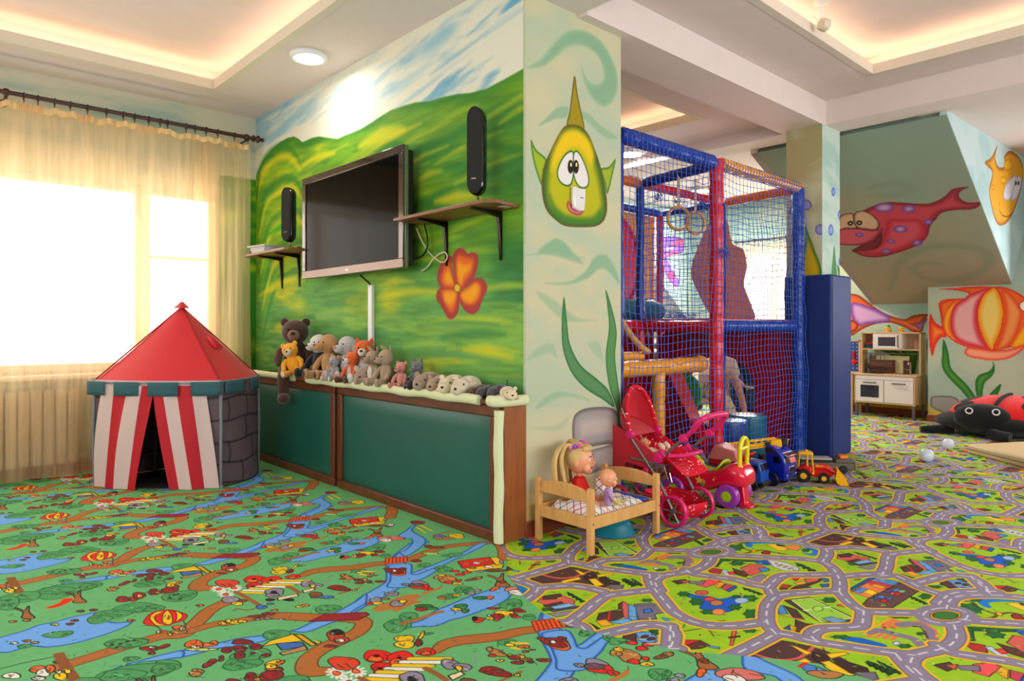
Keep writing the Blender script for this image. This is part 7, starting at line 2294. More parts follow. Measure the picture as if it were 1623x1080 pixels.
def doll(label, loc, rz, s, dress, hair=None, tails=False, name='doll', pants=None, tilt=0.0, hk=1.0):
    t = thing(name, label, 'doll', loc, rz)
    t.rotation_euler = (tilt, 0, rz)
    DS = mat('doll_vinyl', (0.90, 0.62, 0.46), 0.35, spec=0.4)
    LIPS = mat('doll_lips', (0.75, 0.25, 0.28), 0.4)
    MB().lathe([(0.0, 0.0), (0.115 * s, 0.01 * s), (0.135 * s, 0.10 * s), (0.115 * s, 0.22 * s), (0.12 * s, 0.32 * s), (0.10 * s, 0.38 * s), (0.045 * s, 0.41 * s), (0.0, 0.42 * s)], n=24, sx=1.2, sy=0.85).build('torso', dress, t)
    MB().cyl((0, 0, 0.39 * s), (0, 0, 0.46 * s), 0.042 * s, 14).build('neck', DS, t)
    body_s, s = s, s * hk
    hz = 0.60 * body_s + 0.10 * (s - body_s)
    h = MB().ell((0, 0.0, hz + .02 * s), (0.150 * s, 0.155 * s, 0.170 * s), nu=26, nv=18)
    for q in (-1, 1):
        h.ell((q * 0.075 * s, -0.10 * s, hz - .06 * s), (0.06 * s, 0.05 * s, 0.055 * s), nu=14, nv=10)
        h.ell((q * 0.150 * s, 0.0, hz - .01 * s), (0.02 * s, 0.035 * s, 0.045 * s), nu=10, nv=8)
    h.ell((0, -0.160 * s, hz - 0.015 * s), (0.022 * s, 0.024 * s, 0.022 * s), nu=10, nv=8)
    h.ell((0, -0.10 * s, hz - .11 * s), (0.055 * s, 0.05 * s, 0.04 * s), nu=12, nv=8)
    h.build('head', DS, t)
    MB().ell((0, -0.148 * s, hz - 0.075 * s), (0.030 * s, 0.014 * s, 0.012 * s), nu=12, nv=8).build('mouth', LIPS, t)
    for q in (-1, 1):
        s = body_s * hk
        MB().ell((q * 0.058 * s, -0.137 * s, hz + 0.03 * s), (0.026 * s, 0.012 * s, 0.022 * s), nu=12, nv=8).build('eye', mat('doll_eye_white', (0.9, 0.9, 0.9), 0.2), t)
        MB().ell((q * 0.058 * s, -0.145 * s, hz + 0.03 * s), (0.013 * s, 0.006 * s, 0.016 * s), nu=10, nv=8).build('iris', mat('doll_iris', (0.18, 0.11, 0.07), 0.15), t)
        MB().ell((q * 0.058 * s, -0.146 * s, hz + 0.062 * s), (0.03 * s, 0.008 * s, 0.006 * s), nu=10, nv=6).build('eyebrow', mat('brown_hair', (0.16, 0.09, 0.05), 0.6), t)
        s = body_s
        A = [(q * 0.10 * s, 0, 0.37 * s), (q * 0.165 * s, -0.02 * s, 0.28 * s), (q * 0.18 * s, -0.09 * s, 0.17 * s)]
        MB().tube(A, [0.036 * s, 0.046 * s, 0.038 * s], 12).build('sleeve', dress, t)
        MB().tube([A[2], (q * 0.17 * s, -0.16 * s, 0.11 * s), (q * 0.16 * s, -0.19 * s, 0.10 * s)], [0.034 * s, 0.028 * s, 0.026 * s], 10).build('arm', DS, t)
        for k in range(5):
            a = -0.6 + 0.3 * k
            MB().tube([(q * 0.16 * s, -0.185 * s, 0.10 * s), (q * (0.16 + 0.035 * math.sin(a)) * s, (-0.19 - 0.05 * math.cos(a) + (0.015 if k in (0, 4) else 0)) * s, 0.095 * s)], [0.011 * s, 0.008 * s], 6).build('finger', DS, t)
        L = [(q * 0.07 * s, -0.02 * s, 0.06 * s), (q * 0.10 * s, -0.18 * s, 0.09 * s), (q * 0.12 * s, -0.32 * s, 0.05 * s)]
        MB().tube(L, [0.06 * s, 0.055 * s, 0.036 * s], 12).build('leg', pants or DS, t)
        MB().ell((q * 0.12 * s, -0.36 * s, 0.065 * s), (0.035 * s, 0.045 * s, 0.05 * s), nu=12, nv=9).build('foot', DS, t)
    s = body_s * hk
    if hair:
        hb = MB().ell((0, 0.035 * s, hz + 0.055 * s), (0.165 * s, 0.155 * s, 0.165 * s), nu=26, nv=16)
        hb.ell((0, -0.07 * s, hz + 0.145 * s), (0.11 * s, 0.08 * s, 0.05 * s), nu=16, nv=10)
        hb.build('hair', hair, t)
        if tails:
            for q in (-1, 1):
                for k in range(9):
                    dx_, dy_ = 0.018 * s * math.cos(k * 2.2), 0.03 * s * math.sin(k * 2.2)
                    pts = [(q * 0.12 * s + dx_, 0.06 * s + dy_, hz + 0.17 * s), (q * (0.18) * s + dx_, 0.14 * s + dy_, hz + 0.19 * s), (q * 0.26 * s + dx_ * 1.6, 0.19 * s + dy_ * 1.6, hz + 0.05 * s), (q * 0.25 * s + dx_ * 2.2, 0.18 * s + dy_ * 2.2, hz - 0.16 * s), (q * 0.22 * s + dx_ * 2.4, 0.15 * s + dy_ * 2.4, hz - 0.33 * s)]
                    MB().tube([tuple(p) for p in spline(pts, 4, closed=False)], [0.022 * s] * 12 + [0.018 * s] * 4 + [0.006 * s], 6).build('hair_strand', hair, t)
                for k, c in enumerate([(0.90, 0.30, 0.62), (0.50, 0.32, 0.75), (0.92, 0.42, 0.66)]):
                    MB().ell((q * (0.135 + 0.01 * k) * s, (-0.03 + 0.05 * k) * s, hz + (0.19 - .01 * k) * s), (0.028 * s,) * 3, nu=10, nv=8).build('hair_bobble', mat('bobble_%d' % k, c, 0.4), t)
    return t


BLD_ = mat('blonde_hair', (0.86, 0.72, 0.46), 0.45, bump=0.6, bscale=120, stretch=(6, 6, 0.8), vary=0.12)
doll('blonde doll in a red jumper sitting on the doll bed against the pillar', (2.835, 2.545, 0.17), 0.5, 0.40, mat('red_jersey', (0.85, 0.10, 0.08), 0.8, bump=0.2), hair=BLD_, tails=True, hk=1.2)
PRC = mat('pastel_print_shorts', (0.78, 0.82, 0.50), 0.8, vary=0.5, vscale=60)
doll('bald baby doll in a lilac top leaning on the blonde doll', (2.875, 2.375, 0.196), 0.85, 0.225, mat('lilac_jersey', (0.72, 0.58, 0.80), 0.8), name='baby_doll', pants=PRC, hk=1.3)
tag(MB().lathe([(0.0, 0.105), (0.06, 0.105), (0.075, 0.098), (0.105, 0.05), (0.118, 0.012), (0.128, 0.004), (0.128, 0.0), (0.118, 0.0), (0.11, 0.01), (0.098, 0.05), (0.07, 0.09), (0.0, 0.098)], (3.02, 2.46, 0.004), 40).build('plastic_bowl', mat('teal_plastic', (0.10, 0.50, 0.58), 0.25, trans=0.15)), 'teal plastic bowl upside down under the doll bed', 'bowl')

# ---- doll stroller
PKR = mat('magenta_plastic', (0.84, 0.08, 0.42), 0.3)
sp = Canvas(0, 0, 0.3, 0.3, 500, (0.84, 0.04, 0.16))
random.seed(9)
for k in range(90):
    x, y, r = random.uniform(.01, .29), random.uniform(.01, .29), random.choice([.003, .004, .006])
    sp.shape([(x + r * math.cos(t), y + r * math.sin(t)) for t in [2 * PI * i / 8 for i in range(8)]], random.choice([(0.95, 0.72, 0.76), (0.92, 0.85, 0.86)]), soft=0.001)
DOT = image_mat('red_dotted_fabric', sp.a, rough=0.75, bump=0.25, bscale=22)
RDC = mat('crimson_fabric', (0.76, 0.02, 0.14), 0.75, bump=0.3, bscale=18, sheen=0.3)
GTB = mat('grey_metal_tube', (0.52, 0.50, 0.50), 0.3, metal=0.7)
DUV = lambda a, b: (lambda co: (co[:, a] / .3, co[:, b] / .3))
st = thing('doll_stroller', 'red dotted doll stroller with a magenta handle beside the pillar', 'doll stroller', (3.50, 2.43, 0), math.radians(-88))
Wd = 0.145


def wheel(t, x, y, r, w, tyre, hub, spokes=5, name='wheel', spoke_m=None, z=None):
    z = r if z is None else z
    e = bpy.data.objects.new(name, None)
    S.collection.objects.link(e)
    e.parent = t
    e.location = (x, y, z)
    if spokes:
        MB().tube([(r * .90 * math.cos(q), 0, r * .90 * math.sin(q)) for q in [2 * PI * k / 32 for k in range(32)]], r * .12, 10, closed=True, flat=w / (r * .24)).build('tyre', tyre, e)
        for k in range(spokes):
            a = 2 * PI * k / spokes
            MB().tube([(0, 0, 0), (r * .85 * math.cos(a), 0, r * .85 * math.sin(a))], r * .07, 6).build('spoke', spoke_m or hub, e)
        MB().cyl((0, -w * .6, 0), (0, w * .6, 0), r * .16, 16).build('hub', hub, e)
    else:
        MB().lathe([(r * .46, -w / 2), (r * .88, -w / 2), (r, -w * .3), (r, w * .3), (r * .88, w / 2), (r * .46, w / 2), (r * .46, -w / 2)], n=32, rot=(PI / 2, 0, 0), cap=False).build('tyre', tyre, e)
        MB().lathe([(0, -w * .42), (r * .2, -w * .5), (r * .48, -w * .42), (r * .48, w * .42), (r * .2, w * .5), (0, w * .42)], n=20, rot=(PI / 2, 0, 0)).build('hub', hub, e)
        for k in range(5):
            a = 2 * PI * k / 5
            for q in (-1, 1):
                MB().ell((r * .3 * math.cos(a), q * w * .46, r * .3 * math.sin(a)), (r * .10, w * .06, r * .10), nu=8, nv=6).build('stud', hub, e)
    return e


for sy_ in (-1, 1):
    wheel(st, 0.135, sy_ * (Wd + .005), 0.092, 0.028, PKR, GTB, 6)
    wheel(st, -0.25, sy_ * (Wd + .005), 0.092, 0.028, PKR, GTB, 6)
    y = sy_ * Wd
    MB().tube([(-0.25, y, 0.092), (-0.05, y, 0.30), (0.10, y, 0.43), (0.20, y, 0.52)], 0.0095, 10).build('frame_tube', GTB, st)
    MB().tube([(0.135, y, 0.092), (0.03, y, 0.26), (-0.168, y, 0.49)], 0.0095, 10).build('frame_tube', GTB, st)
    MB().tube([(-0.17, y * .98, 0.36), (0.06, y * .98, 0.345)], 0.008, 10).build('frame_tube', GTB, st)
    for (x, z, r) in ((0.03, 0.385, 0.03), (0.20, 0.52, 0.024), (-0.168, 0.50, 0.026), (-0.05, 0.30, 0.018)):
        k_ = MB().cyl((x, y - .018, z), (x, y + .018, z), r, 20)
        k_.build('joint_knob', PKR, st, bevel=0.004)
    MB().box((0.045, y, 0.40), (0.075, 0.03, 0.055), (0, -0.75, 0)).build('joint_block', PKR, st, bevel=0.008)
    MB().tube([(0.07, y, 0.34), (0.10, y * 1.02, 0.27), (0.125, y * 1.02, 0.26), (0.11, y * 1.02, 0.31)], 0.003, 6).build('wire_latch', CHR, st)
    MB().tube([(0.19, y, 0.51), (0.27, y, 0.58)], 0.014, 12).build('handle_grip', PKR, st)
    MB().tube([(-0.168, y, 0.50), (-0.20, y, 0.60), (-0.235, y * .98, 0.655)], 0.005, 8).build('hood_stay', GTB, st)
hp = [(0.26, -Wd, 0.575), (0.30, -Wd * .99, 0.625), (0.318, -Wd * .8, 0.645), (0.32, -Wd * .3, 0.65), (0.32, Wd * .3, 0.65), (0.318, Wd * .8, 0.645), (0.30, Wd * .99, 0.625), (0.26, Wd, 0.575)]
MB().tube([tuple(p) for p in spline(hp, 6, closed=False)], 0.017, 12).build('handle', PKR, st)
MB().cyl((0.135, -Wd, 0.092), (0.135, Wd, 0.092), 0.006, 8).build('axle', GTB, st)
MB().cyl((-0.25, -Wd, 0.092), (-0.25, Wd, 0.092), 0.006, 8).build('axle', GTB, st)
# hood
def hood(i, j):
    th = PI * i / 24
    k = j / 10
    yy = Wd * math.cos(th) * (1 - 0.10 * k)
    up = math.sin(th)
    up = up ** 0.75
    ang = math.radians(104 + 45 * k)
    R = 0.30 * up * (1 - 0.42 * k)
    return (-0.165 + R * math.cos(ang), yy, 0.49 + R * math.sin(ang))
MB().grid(25, 11, hood).build('hood', DOT if False else RDC, st, uvfn=DUV(1, 2), solid=0.003, angle=80)
MB().add([hood(i, 10) for i in range(25)], [tuple(range(25))]).build('hood_back', RDC, st, flip_fix=False)
MB().tube([hood(i, 0) for i in range(25)], 0.012, 8).build('hood_trim', DOT, st, uvfn=DUV(1, 2))
MB().grid(25, 3, lambda i, j: tuple(Vector(hood(i, 3 + j)) * 1.0 + Vector((0, 0, 0.004)))).build('hood_band', DOT, st, uvfn=DUV(1, 2), angle=80)
# seat tub
def seatf(i, j):
    prof = [(-0.34, 0.55), (-0.29, 0.44), (-0.20, 0.345), (-0.10, 0.315), (0.02, 0.325), (0.10, 0.335), (0.155, 0.305), (0.20, 0.285)]
    p = prof[j]
    v = (i / 10) * 2 - 1
    side = abs(v) ** 3 * [0.02, 0.05, 0.09, 0.10, 0.09, 0.05, 0.02, 0.015][j]
    return (p[0], v * Wd * .93, p[1] + side)
MB().grid(11, 8, seatf).build('seat', DOT, st, uvfn=DUV(0, 1), solid=0.008, subsurf=1)
MB().grid(9, 6, lambda i, j: (-0.34 + 0.03 * math.sin(PI * j / 5) - .02, (i / 8 * 2 - 1) * Wd * .92, 0.16 + (0.40) * j / 5)).build('back_fabric', RDC, st, solid=0.004)
for sy_ in (-1, 1):
    MB().prism([(-0.33, 0.56), (-0.165, 0.50), (-0.02, 0.42), (0.06, 0.36), (-0.06, 0.31), (-0.20, 0.33), (-0.30, 0.20), (-0.36, 0.22)], sy_ * Wd * .955 - .002, sy_ * Wd * .955 + .002).build('side_fabric', RDC if sy_ < 0 else DOT, st, uvfn=DUV(0, 2))
tray_ = MB().tube([(0.10, -Wd, 0.405), (0.17, -Wd * .7, 0.41), (0.18, 0, 0.412), (0.17, Wd * .7, 0.41), (0.10, Wd, 0.405)], 0.012, 10)
tray_.build('safety_bar', PKR, st)
# basket
def bask(i, j):
    th = 2 * PI * i / 28
    k = j / 6
    rx, ry = 0.19 * (0.86 + 0.14 * math.sin(PI * k * .9)), Wd * .92 * (0.86 + 0.14 * math.sin(PI * k * .9))
    ce = math.copysign(abs(math.cos(th)) ** .6, math.cos(th))
    se = math.copysign(abs(math.sin(th)) ** .6, math.sin(th))
    return (0.055 + rx * ce * (0.75 + 0.25 * k) + 0.01 * math.sin(5 * th), ry * se * (0.8 + .2 * k), 0.035 + 0.125 * k + (0.03 if ce > .5 else 0) * (-k))
MB().grid(28, 7, bask, closed_u=True).prism([tuple(bask(i, 0)[:2]) for i in range(28)], 0.034, 0.037, 'z').build('basket', DOT, st, uvfn=lambda co: (np.arctan2(co[:, 1], co[:, 0]) * .6, co[:, 2] / .3), subsurf=0)
for sy_ in (-1, 1):
    MB().tube([(-0.25, sy_ * Wd * .8, 0.27), (-0.12, sy_ * Wd * .85, 0.15), (0.12, sy_ * Wd * .85, 0.14)], 0.006, 8).build('basket_strap', RDC, st)
sd = doll('doll with beige shoes lying in the red stroller', (3.505, 2.50, 0.345), math.radians(2), 0.22, mat('cream_stripe_dress', (0.85, 0.78, 0.70), 0.8), name='doll', tilt=-0.9)
for q in (-1, 1):
    MB().ell((q * 0.028, -0.095, 0.02), (0.016, 0.018, 0.026), nu=14, nv=10).build('shoe', mat('beige_doll_shoe', (0.86, 0.74, 0.66), 0.5), sd)

# ---- ride-on car
HPK = mat('raspberry_plastic', (0.86, 0.05, 0.22), 0.18, coat=0.4)
LIM = mat('lime_plastic', (0.68, 0.83, 0.10), 0.25)
YPL = mat('yellow_plastic', (0.92, 0.86, 0.05), 0.22, coat=0.3)
OPL = mat('amber_plastic', (0.97, 0.66, 0.05), 0.25)
PPL = mat('purple_plastic', (0.60, 0.22, 0.68), 0.3)
car = thing('ride_on_car', 'raspberry pink ride-on toy car with purple wheels and a yellow push bar', 'ride-on toy', (4.05, 2.50, 0), math.radians(-82))
# profile over the length: x rearward
prof = [(-0.27, 0.14, 0.20, 0.075), (-0.24, 0.10, 0.235, 0.10), (-0.17, 0.085, 0.25, 0.115), (-0.10, 0.065, 0.24, 0.12), (-0.02, 0.065, 0.215, 0.118), (0.06, 0.085, 0.215, 0.118), (0.13, 0.12, 0.24, 0.125), (0.19, 0.13, 0.285, 0.132), (0.24, 0.13, 0.28, 0.13), (0.285, 0.135, 0.245, 0.115), (0.305, 0.15, 0.20, 0.08)]


def carf(i, j):
    x, z0, z1, w = prof[j]
    th = 2 * PI * i / 28
    c, s_ = math.cos(th), math.sin(th)
    c = math.copysign(abs(c) ** .55, c)
    s_ = math.copysign(abs(s_) ** .55, s_)
    return (x, w * c, (z0 + z1) / 2 + (z1 - z0) / 2 * s_)
cb = MB().grid(28, len(prof), carf, closed_u=True)
cb.f.append(list(range(28)))
cb.fm.append(0)
cb.f.append(list(range(28 * (len(prof) - 1), 28 * len(prof))))
cb.fm.append(0)
cb.build('body', HPK, car, subsurf=1, angle=70)
def seatc(i, j):
    x = -0.07 + 0.20 * j / 8
    v = i / 10 * 2 - 1
    zt_ = np.interp(x, [p[0] for p in prof], [p[2] for p in prof])
    return (x, v * 0.082, zt_ + 0.020 - 0.020 * v * v * v * v - 0.014 * math.sin(PI * j / 8) + (0.03 * max(0, (j - 6) / 2)))
MB().grid(11, 9, seatc).build('seat', LIM, car, solid=0.01)
MB().prism([(-0.24, 0.20), (-0.21, 0.26), (-0.16, 0.29), (-0.105, 0.28), (-0.06, 0.245), (-0.04, 0.20)], -0.095, 0.095).build('dashboard', OPL, car, bevel=0.015, segs=3)
for k, (x, y, z, c, r) in enumerate([(-0.14, -0.05, 0.272, (0.85, 0.1, 0.1), .011), (-0.11, -0.03, 0.268, (0.2, 0.55, 0.75), .010), (-0.13, -0.01, 0.272, (0.9, 0.9, 0.85), .012), (-0.10, 0.02, 0.262, (0.2, 0.6, 0.3), .010), (-0.15, 0.03, 0.274, (0.9, 0.4, 0.1), .010), (-0.12, -0.065, 0.262, (0.95, 0.85, 0.2), .009)]):
    MB().ell((x, y, z + .016), (r, r, r * .8), nu=10, nv=8).build('button', mat('button_%d' % k, c, 0.3), car)
MB().lathe([(0, 0), (0.02, 0), (0.02, 0.008), (0, 0.012)], (-0.085, 0.04, 0.272), 16, (0, 0.6, 0)).build('dial', LIM, car)
MB().ell((-0.16, 0.01, 0.305), (0.02, 0.02, 0.015)).build('blue_knob', mat('turquoise_plastic', (0.1, 0.6, 0.7), 0.3), car)
MB().tube([(-0.20, 0, 0.23), (-0.215, 0, 0.30)], 0.012, 10).build('steering_column', OPL, car)
MB().tube([(-0.222 + 0.012 * math.sin(t), 0.085 * math.cos(t), 0.312 + 0.02 * math.sin(t)) for t in [2 * PI * k / 28 for k in range(28)]], 0.012, 10, closed=True).build('steering_wheel', HPK, car)
hb_ = [(0.245, -0.062, 0.22), (0.248, -0.062, 0.32), (0.250, -0.060, 0.385), (0.252, -0.042, 0.425), (0.252, 0.0, 0.442), (0.252, 0.042, 0.425), (0.250, 0.060, 0.385), (0.248, 0.062, 0.32), (0.245, 0.062, 0.22)]
MB().tube([tuple(p) for p in spline(hb_, 5, closed=False)], 0.0145, 12).build('push_bar', YPL, car)
MB().tube([(0.250, -0.058, 0.375), (0.250, 0.058, 0.375)], 0.012, 12).build('push_bar_rung', YPL, car)
for sy_ in (-1, 1):
    MB().cyl((0.245, sy_ * 0.062, 0.215), (0.245, sy_ * 0.062, 0.265), 0.021, 14).build('bar_socket', HPK, car)
    wheel(car, 0.185, sy_ * 0.105, 0.076, 0.05, PPL, LIM, 0)
    wheel(car, -0.185, sy_ * 0.105, 0.076, 0.05, PPL, LIM, 0)
MB().prism([(0.23, 0.14), (0.262, 0.14), (0.275, 0.03), (0.31, 0.01), (0.31, 0.0), (0.235, 0.0)], -0.045, 0.045).build('rear_foot', HPK, car, bevel=0.004)
stp = [(0.0 + 0.030 * (1 if k % 2 == 0 else .45) * math.cos(2 * PI * k / 10 + .3), 0.155 + 0.030 * (1 if k % 2 == 0 else .45) * math.sin(2 * PI * k / 10 + .3)) for k in range(10)]
MB().prism(stp, -0.1215, -0.1200).build('star_sticker', mat('sticker_yellow', (0.93, 0.80, 0.15), 0.4), car)
MB().lathe([(0, 0), (0.014, 0), (0.014, .001), (0, .001)], (0.03, -0.1205, 0.15), 14, (PI / 2, 0, 0)).build('round_sticker', mat('sticker_peach', (0.90, 0.55, 0.35), 0.4), car)
MB().lathe([(0, 0), (0.014, 0), (0.014, .001), (0, .001)], (0.025, -0.1205, 0.13), 14, (PI / 2, 0, 0)).build('round_sticker', mat('sticker_green', (0.3, 0.6, 0.2), 0.4), car)
for x in (0.10, 0.135):
    n_ = MB().cyl((x, -0.1228, 0.172), (x, -0.1238, 0.172), 0.006, 10)
    n_.box((x + .005, -0.1233, 0.182), (0.002, 0.001, 0.022))
    n_.build('note_sticker', mat('sticker_yellow', (0.93, 0.80, 0.15), 0.4), car)

# ---- toy trucks
TBL = mat('royal_blue_plastic', (0.04, 0.12, 0.62), 0.18, coat=0.3)
TB2 = mat('mid_blue_plastic', (0.06, 0.30, 0.68), 0.3)
TRD = mat('red_plastic', (0.82, 0.05, 0.06), 0.25)
TPK = mat('milky_red_plastic', (0.86, 0.50, 0.46), 0.35, trans=0.2)
TBK = mat('black_rubber', (0.04, 0.04, 0.045), 0.45)
TYE = mat('toy_yellow', (0.95, 0.70, 0.04), 0.25)
GLD = mat('dark_window', (0.04, 0.05, 0.10), 0.1)


def truck_wheel(t, x, y, r, w, hub):
    return wheel(t, x, y, r, w, TBK, hub, 0)


tr1 = thing('toy_truck', 'royal blue toy truck with a tall cab and chrome grille', 'toy truck', (4.84, 2.45, 0), math.radians(-90))
tr1.scale = (1.12, 1.12, 1.12)
MB().prism([(0.0, 0.045), (0.135, 0.045), (0.14, 0.07), (0.138, 0.15), (0.118, 0.215), (0.095, 0.235), (0.04, 0.262), (0.0, 0.262)], -0.078, 0.078).build('cab', TBL, tr1, bevel=0.014, segs=3)
MB().prism([(0.134, 0.155), (0.141, 0.155), (0.122, 0.208), (0.114, 0.208)], -0.066, 0.066).build('windscreen', GLD, tr1)
MB().prism([(0.136, 0.158), (0.143, 0.158), (0.131, 0.19), (0.124, 0.19)], -0.02, 0.055).build('red_seat_reflection', TRD, tr1)
MB().prism([(0.114, 0.207), (0.142, 0.196), (0.146, 0.206), (0.116, 0.222)], -0.070, 0.070).build('sun_visor', CHR, tr1, bevel=0.003)
for sy_ in (-1, 1):
    MB().prism([(0.055, 0.155), (0.105, 0.155), (0.09, 0.20), (0.055, 0.20)], sy_ * 0.0790 - .001, sy_ * 0.0790 + .001).build('side_window', GLD, tr1)
    MB().prism([(0.0, 0.215), (0.08, 0.215), (0.05, 0.245), (0.0, 0.25)], sy_ * 0.0788 - .001, sy_ * 0.0788 + .001).build('wind_deflector', BLKM, tr1)
    MB().box((0.1405, sy_ * 0.058, 0.072), (0.006, 0.018, 0.03)).build('headlamp', CHR, tr1, bevel=0.002)
    truck_wheel(tr1, 0.045, sy_ * 0.070, 0.045, 0.035, TBL)
    truck_wheel(tr1, -0.17, sy_ * 0.070, 0.045, 0.035, TBL)
MB().box((0.1405, 0.0, 0.118), (0.006, 0.075, 0.036)).build('grille', CHR, tr1, bevel=0.002)
MB().box((0.1445, 0.0, 0.118), (0.002, 0.064, 0.026)).build('grille_mesh', BLKM, tr1)
MB().box((0.1462, 0.0, 0.118), (0.002, 0.008, 0.036), (0.85, 0, 0)).build('grille_slash', CHR, tr1)
for k in range(3):
    MB().box((0.1405, 0, 0.060 + 0.014 * k), (0.004, 0.07, 0.006)).build('bumper_slot', BLKM, tr1)
MB().bx(-0.25, 0.0, -0.055, 0.055, 0.06, 0.085).build('chassis', BLKM, tr1, bevel=0.004)
MB().bx(-0.24, -0.01, -0.07, 0.07, 0.086, 0.135).build('flatbed', TRD, tr1, bevel=0.006)

lad = thing('toy_ladder_boom', 'yellow toy ladder boom with black print resting above the blue truck', 'toy ladder', (4.76, 2.52, 0.262), math.radians(-52))
LL = MB()
lad.rotation_euler = (0, math.radians(-9), math.radians(-52))
for sy_ in (-1, 1):
    MB().bx(-0.19, 0.14, sy_ * 0.024 - .003, sy_ * 0.024 + .003, 0.0, 0.030).build('side_plate', TYE, lad, bevel=0.002)
    MB().bx(-0.19, 0.14, sy_ * 0.024 - .003, sy_ * 0.024 + .003, 0.052, 0.060).build('upper_rail', TYE, lad, bevel=0.002)
    for k in range(8):
        MB().box((-0.185 + 0.045 * k, sy_ * 0.024, 0.042), (0.006, 0.005, 0.03), (0, 0.4 * (-1) ** k, 0)).build('lattice_bar', TYE, lad)
for k in range(9):
    MB().cyl((-0.18 + 0.038 * k, -0.024, 0.055), (-0.18 + 0.038 * k, 0.024, 0.055), 0.003, 6).build('rung', TYE, lad)
MB().bx(0.10, 0.175, -0.03, 0.03, -0.01, 0.045).build('boom_head', TYE, lad, bevel=0.006)
MB().cyl((0.075, -0.034, 0.022), (0.075, -0.026, 0.022), 0.02, 18).build('pivot_wheel', TBK, lad)
MB().box((0.195, 0, 0.02), (0.035, 0.05, 0.05), (0, 0.3, 0)).build('basket', TBK, lad, bevel=0.004)
MB().box((0.218, 0, 0.022), (0.012, 0.045, 0.045), (0, 0.3, 0)).build('basket_front', CHR, lad, bevel=0.003)
for k in range(10):
    MB().box((-0.05 + 0.011 * k, -0.0276, 0.015), (0.006, 0.0006, 0.005)).build('black_print', BLKM, lad)
for k in range(3):
    MB().box((-0.13 + 0.012 * k, -0.0276, 0.016), (0.004, 0.0006, 0.024), (0, 0.4, 0)).build('black_print', BLKM, lad)
# support arm standing on the flatbed of its own low crane chassis
MB().tube([(-0.10, 0.0, 0.0), (-0.08, 0.0, -0.14), (-0.07, 0.0, -0.235)], 0.014, 10).build('support_arm', TRD, lad)

tr2 = thing('toy_truck', 'smaller mid-blue toy truck with a milky red tipper bucket', 'toy truck', (4.573, 2.51, 0), math.radians(-84))
tr2.scale = (1.15, 1.15, 1.15)
MB().prism([(0.02, 0.05), (0.125, 0.05), (0.128, 0.12), (0.11, 0.175), (0.03, 0.18), (0.02, 0.17)], -0.062, 0.062).build('cab', TB2, tr2, bevel=0.008)
MB().prism([(0.120, 0.125), (0.129, 0.125), (0.115, 0.165), (0.108, 0.165)], -0.05, 0.05).build('windscreen', GLD, tr2)
MB().bx(0.045, 0.10, -0.0645, -0.0625, 0.115, 0.158).build('side_window', GLD, tr2)
MB().bx(0.055, 0.07, -0.0655, -0.064, 0.118, 0.15).build('driver_seat', OPL, tr2)
MB().bx(-0.20, 0.125, -0.055, 0.055, 0.035, 0.055).build('chassis', BLKM, tr2, bevel=0.004)
MB().bx(0.115, 0.14, -0.064, 0.064, 0.035, 0.06).build('bumper', BLKM, tr2, bevel=0.004)
for x in (0.07, -0.14):
    for sy_ in (-1, 1):
        truck_wheel(tr2, x, sy_ * 0.058, 0.036, 0.03, TBK)
MB().prism([(-0.20, 0.14), (-0.015, 0.14), (0.03, 0.205), (0.05, 0.215), (0.03, 0.222), (-0.02, 0.165), (-0.20, 0.165)], -0.075, 0.075).build('tipper_tray', TRD, tr2, bevel=0.005)
MB().prism([(-0.22, 0.165), (-0.17, 0.26), (-0.03, 0.235), (-0.01, 0.168)], -0.085, 0.085).build('tipper_bucket', TPK, tr2, bevel=0.008)

ldr = thing('toy_loader', 'yellow and red toy wheel loader with a yellow front bucket', 'toy loader', (5.13, 2.27, 0), math.radians(-64))
ldr.scale = (0.87, 0.87, 0.87)
MB().prism([(-0.12, 0.06), (-0.12, 0.115), (-0.08, 0.135), (0.03, 0.135), (0.10, 0.125), (0.155, 0.11), (0.165, 0.08), (0.13, 0.05), (0.05, 0.045), (-0.05, 0.055)], -0.042, 0.042).build('body', TRD, ldr, bevel=0.008, segs=3)
MB().prism([(-0.12, 0.11), (-0.06, 0.145), (-0.02, 0.13), (0.0, 0.09), (-0.03, 0.06), (-0.12, 0.06)], -0.062, 0.062).build('mudguard', TRD, ldr, bevel=0.008)
for sy_ in (-1, 1):
    yy = sy_ * 0.044
    for (a, b) in (((-0.115, 0.13), (-0.105, 0.235)), ((-0.045, 0.13), (-0.045, 0.235)), ((0.005, 0.08), (-0.01, 0.235)), ((-0.045, 0.135), (0.005, 0.07))):
        MB().tube([(a[0], yy, a[1]), (b[0], yy, b[1])], 0.007, 8).build('cab_post', TYE, ldr)
    MB().tube([(0.03, sy_ * .05, 0.125), (0.10, sy_ * .055, 0.135), (0.17, sy_ * .055, 0.10), (0.20, sy_ * .05, 0.06)], [0.010, 0.012, 0.012, 0.010], 8).build('lift_arm', TRD, ldr)
    truck_wheel(ldr, -0.075, sy_ * 0.064, 0.058, 0.042, TYE)
    truck_wheel(ldr, 0.085, sy_ * 0.060, 0.045, 0.038, TYE)
MB().prism([(-0.125, 0.230), (-0.115, 0.252), (-0.04, 0.262), (0.0, 0.250), (0.005, 0.230)], -0.052, 0.052).build('roof', TYE, ldr, bevel=0.008, segs=3)
MB().lathe([(0, 0), (0.012, 0), (0.010, 0.012), (0, 0.015)], (-0.05, 0, 0.258), 12).build('beacon', OPL, ldr)
MB().cyl((0.06, 0.0, 0.13), (0.06, 0.0, 0.165), 0.006, 8).build('exhaust', TRD, ldr)
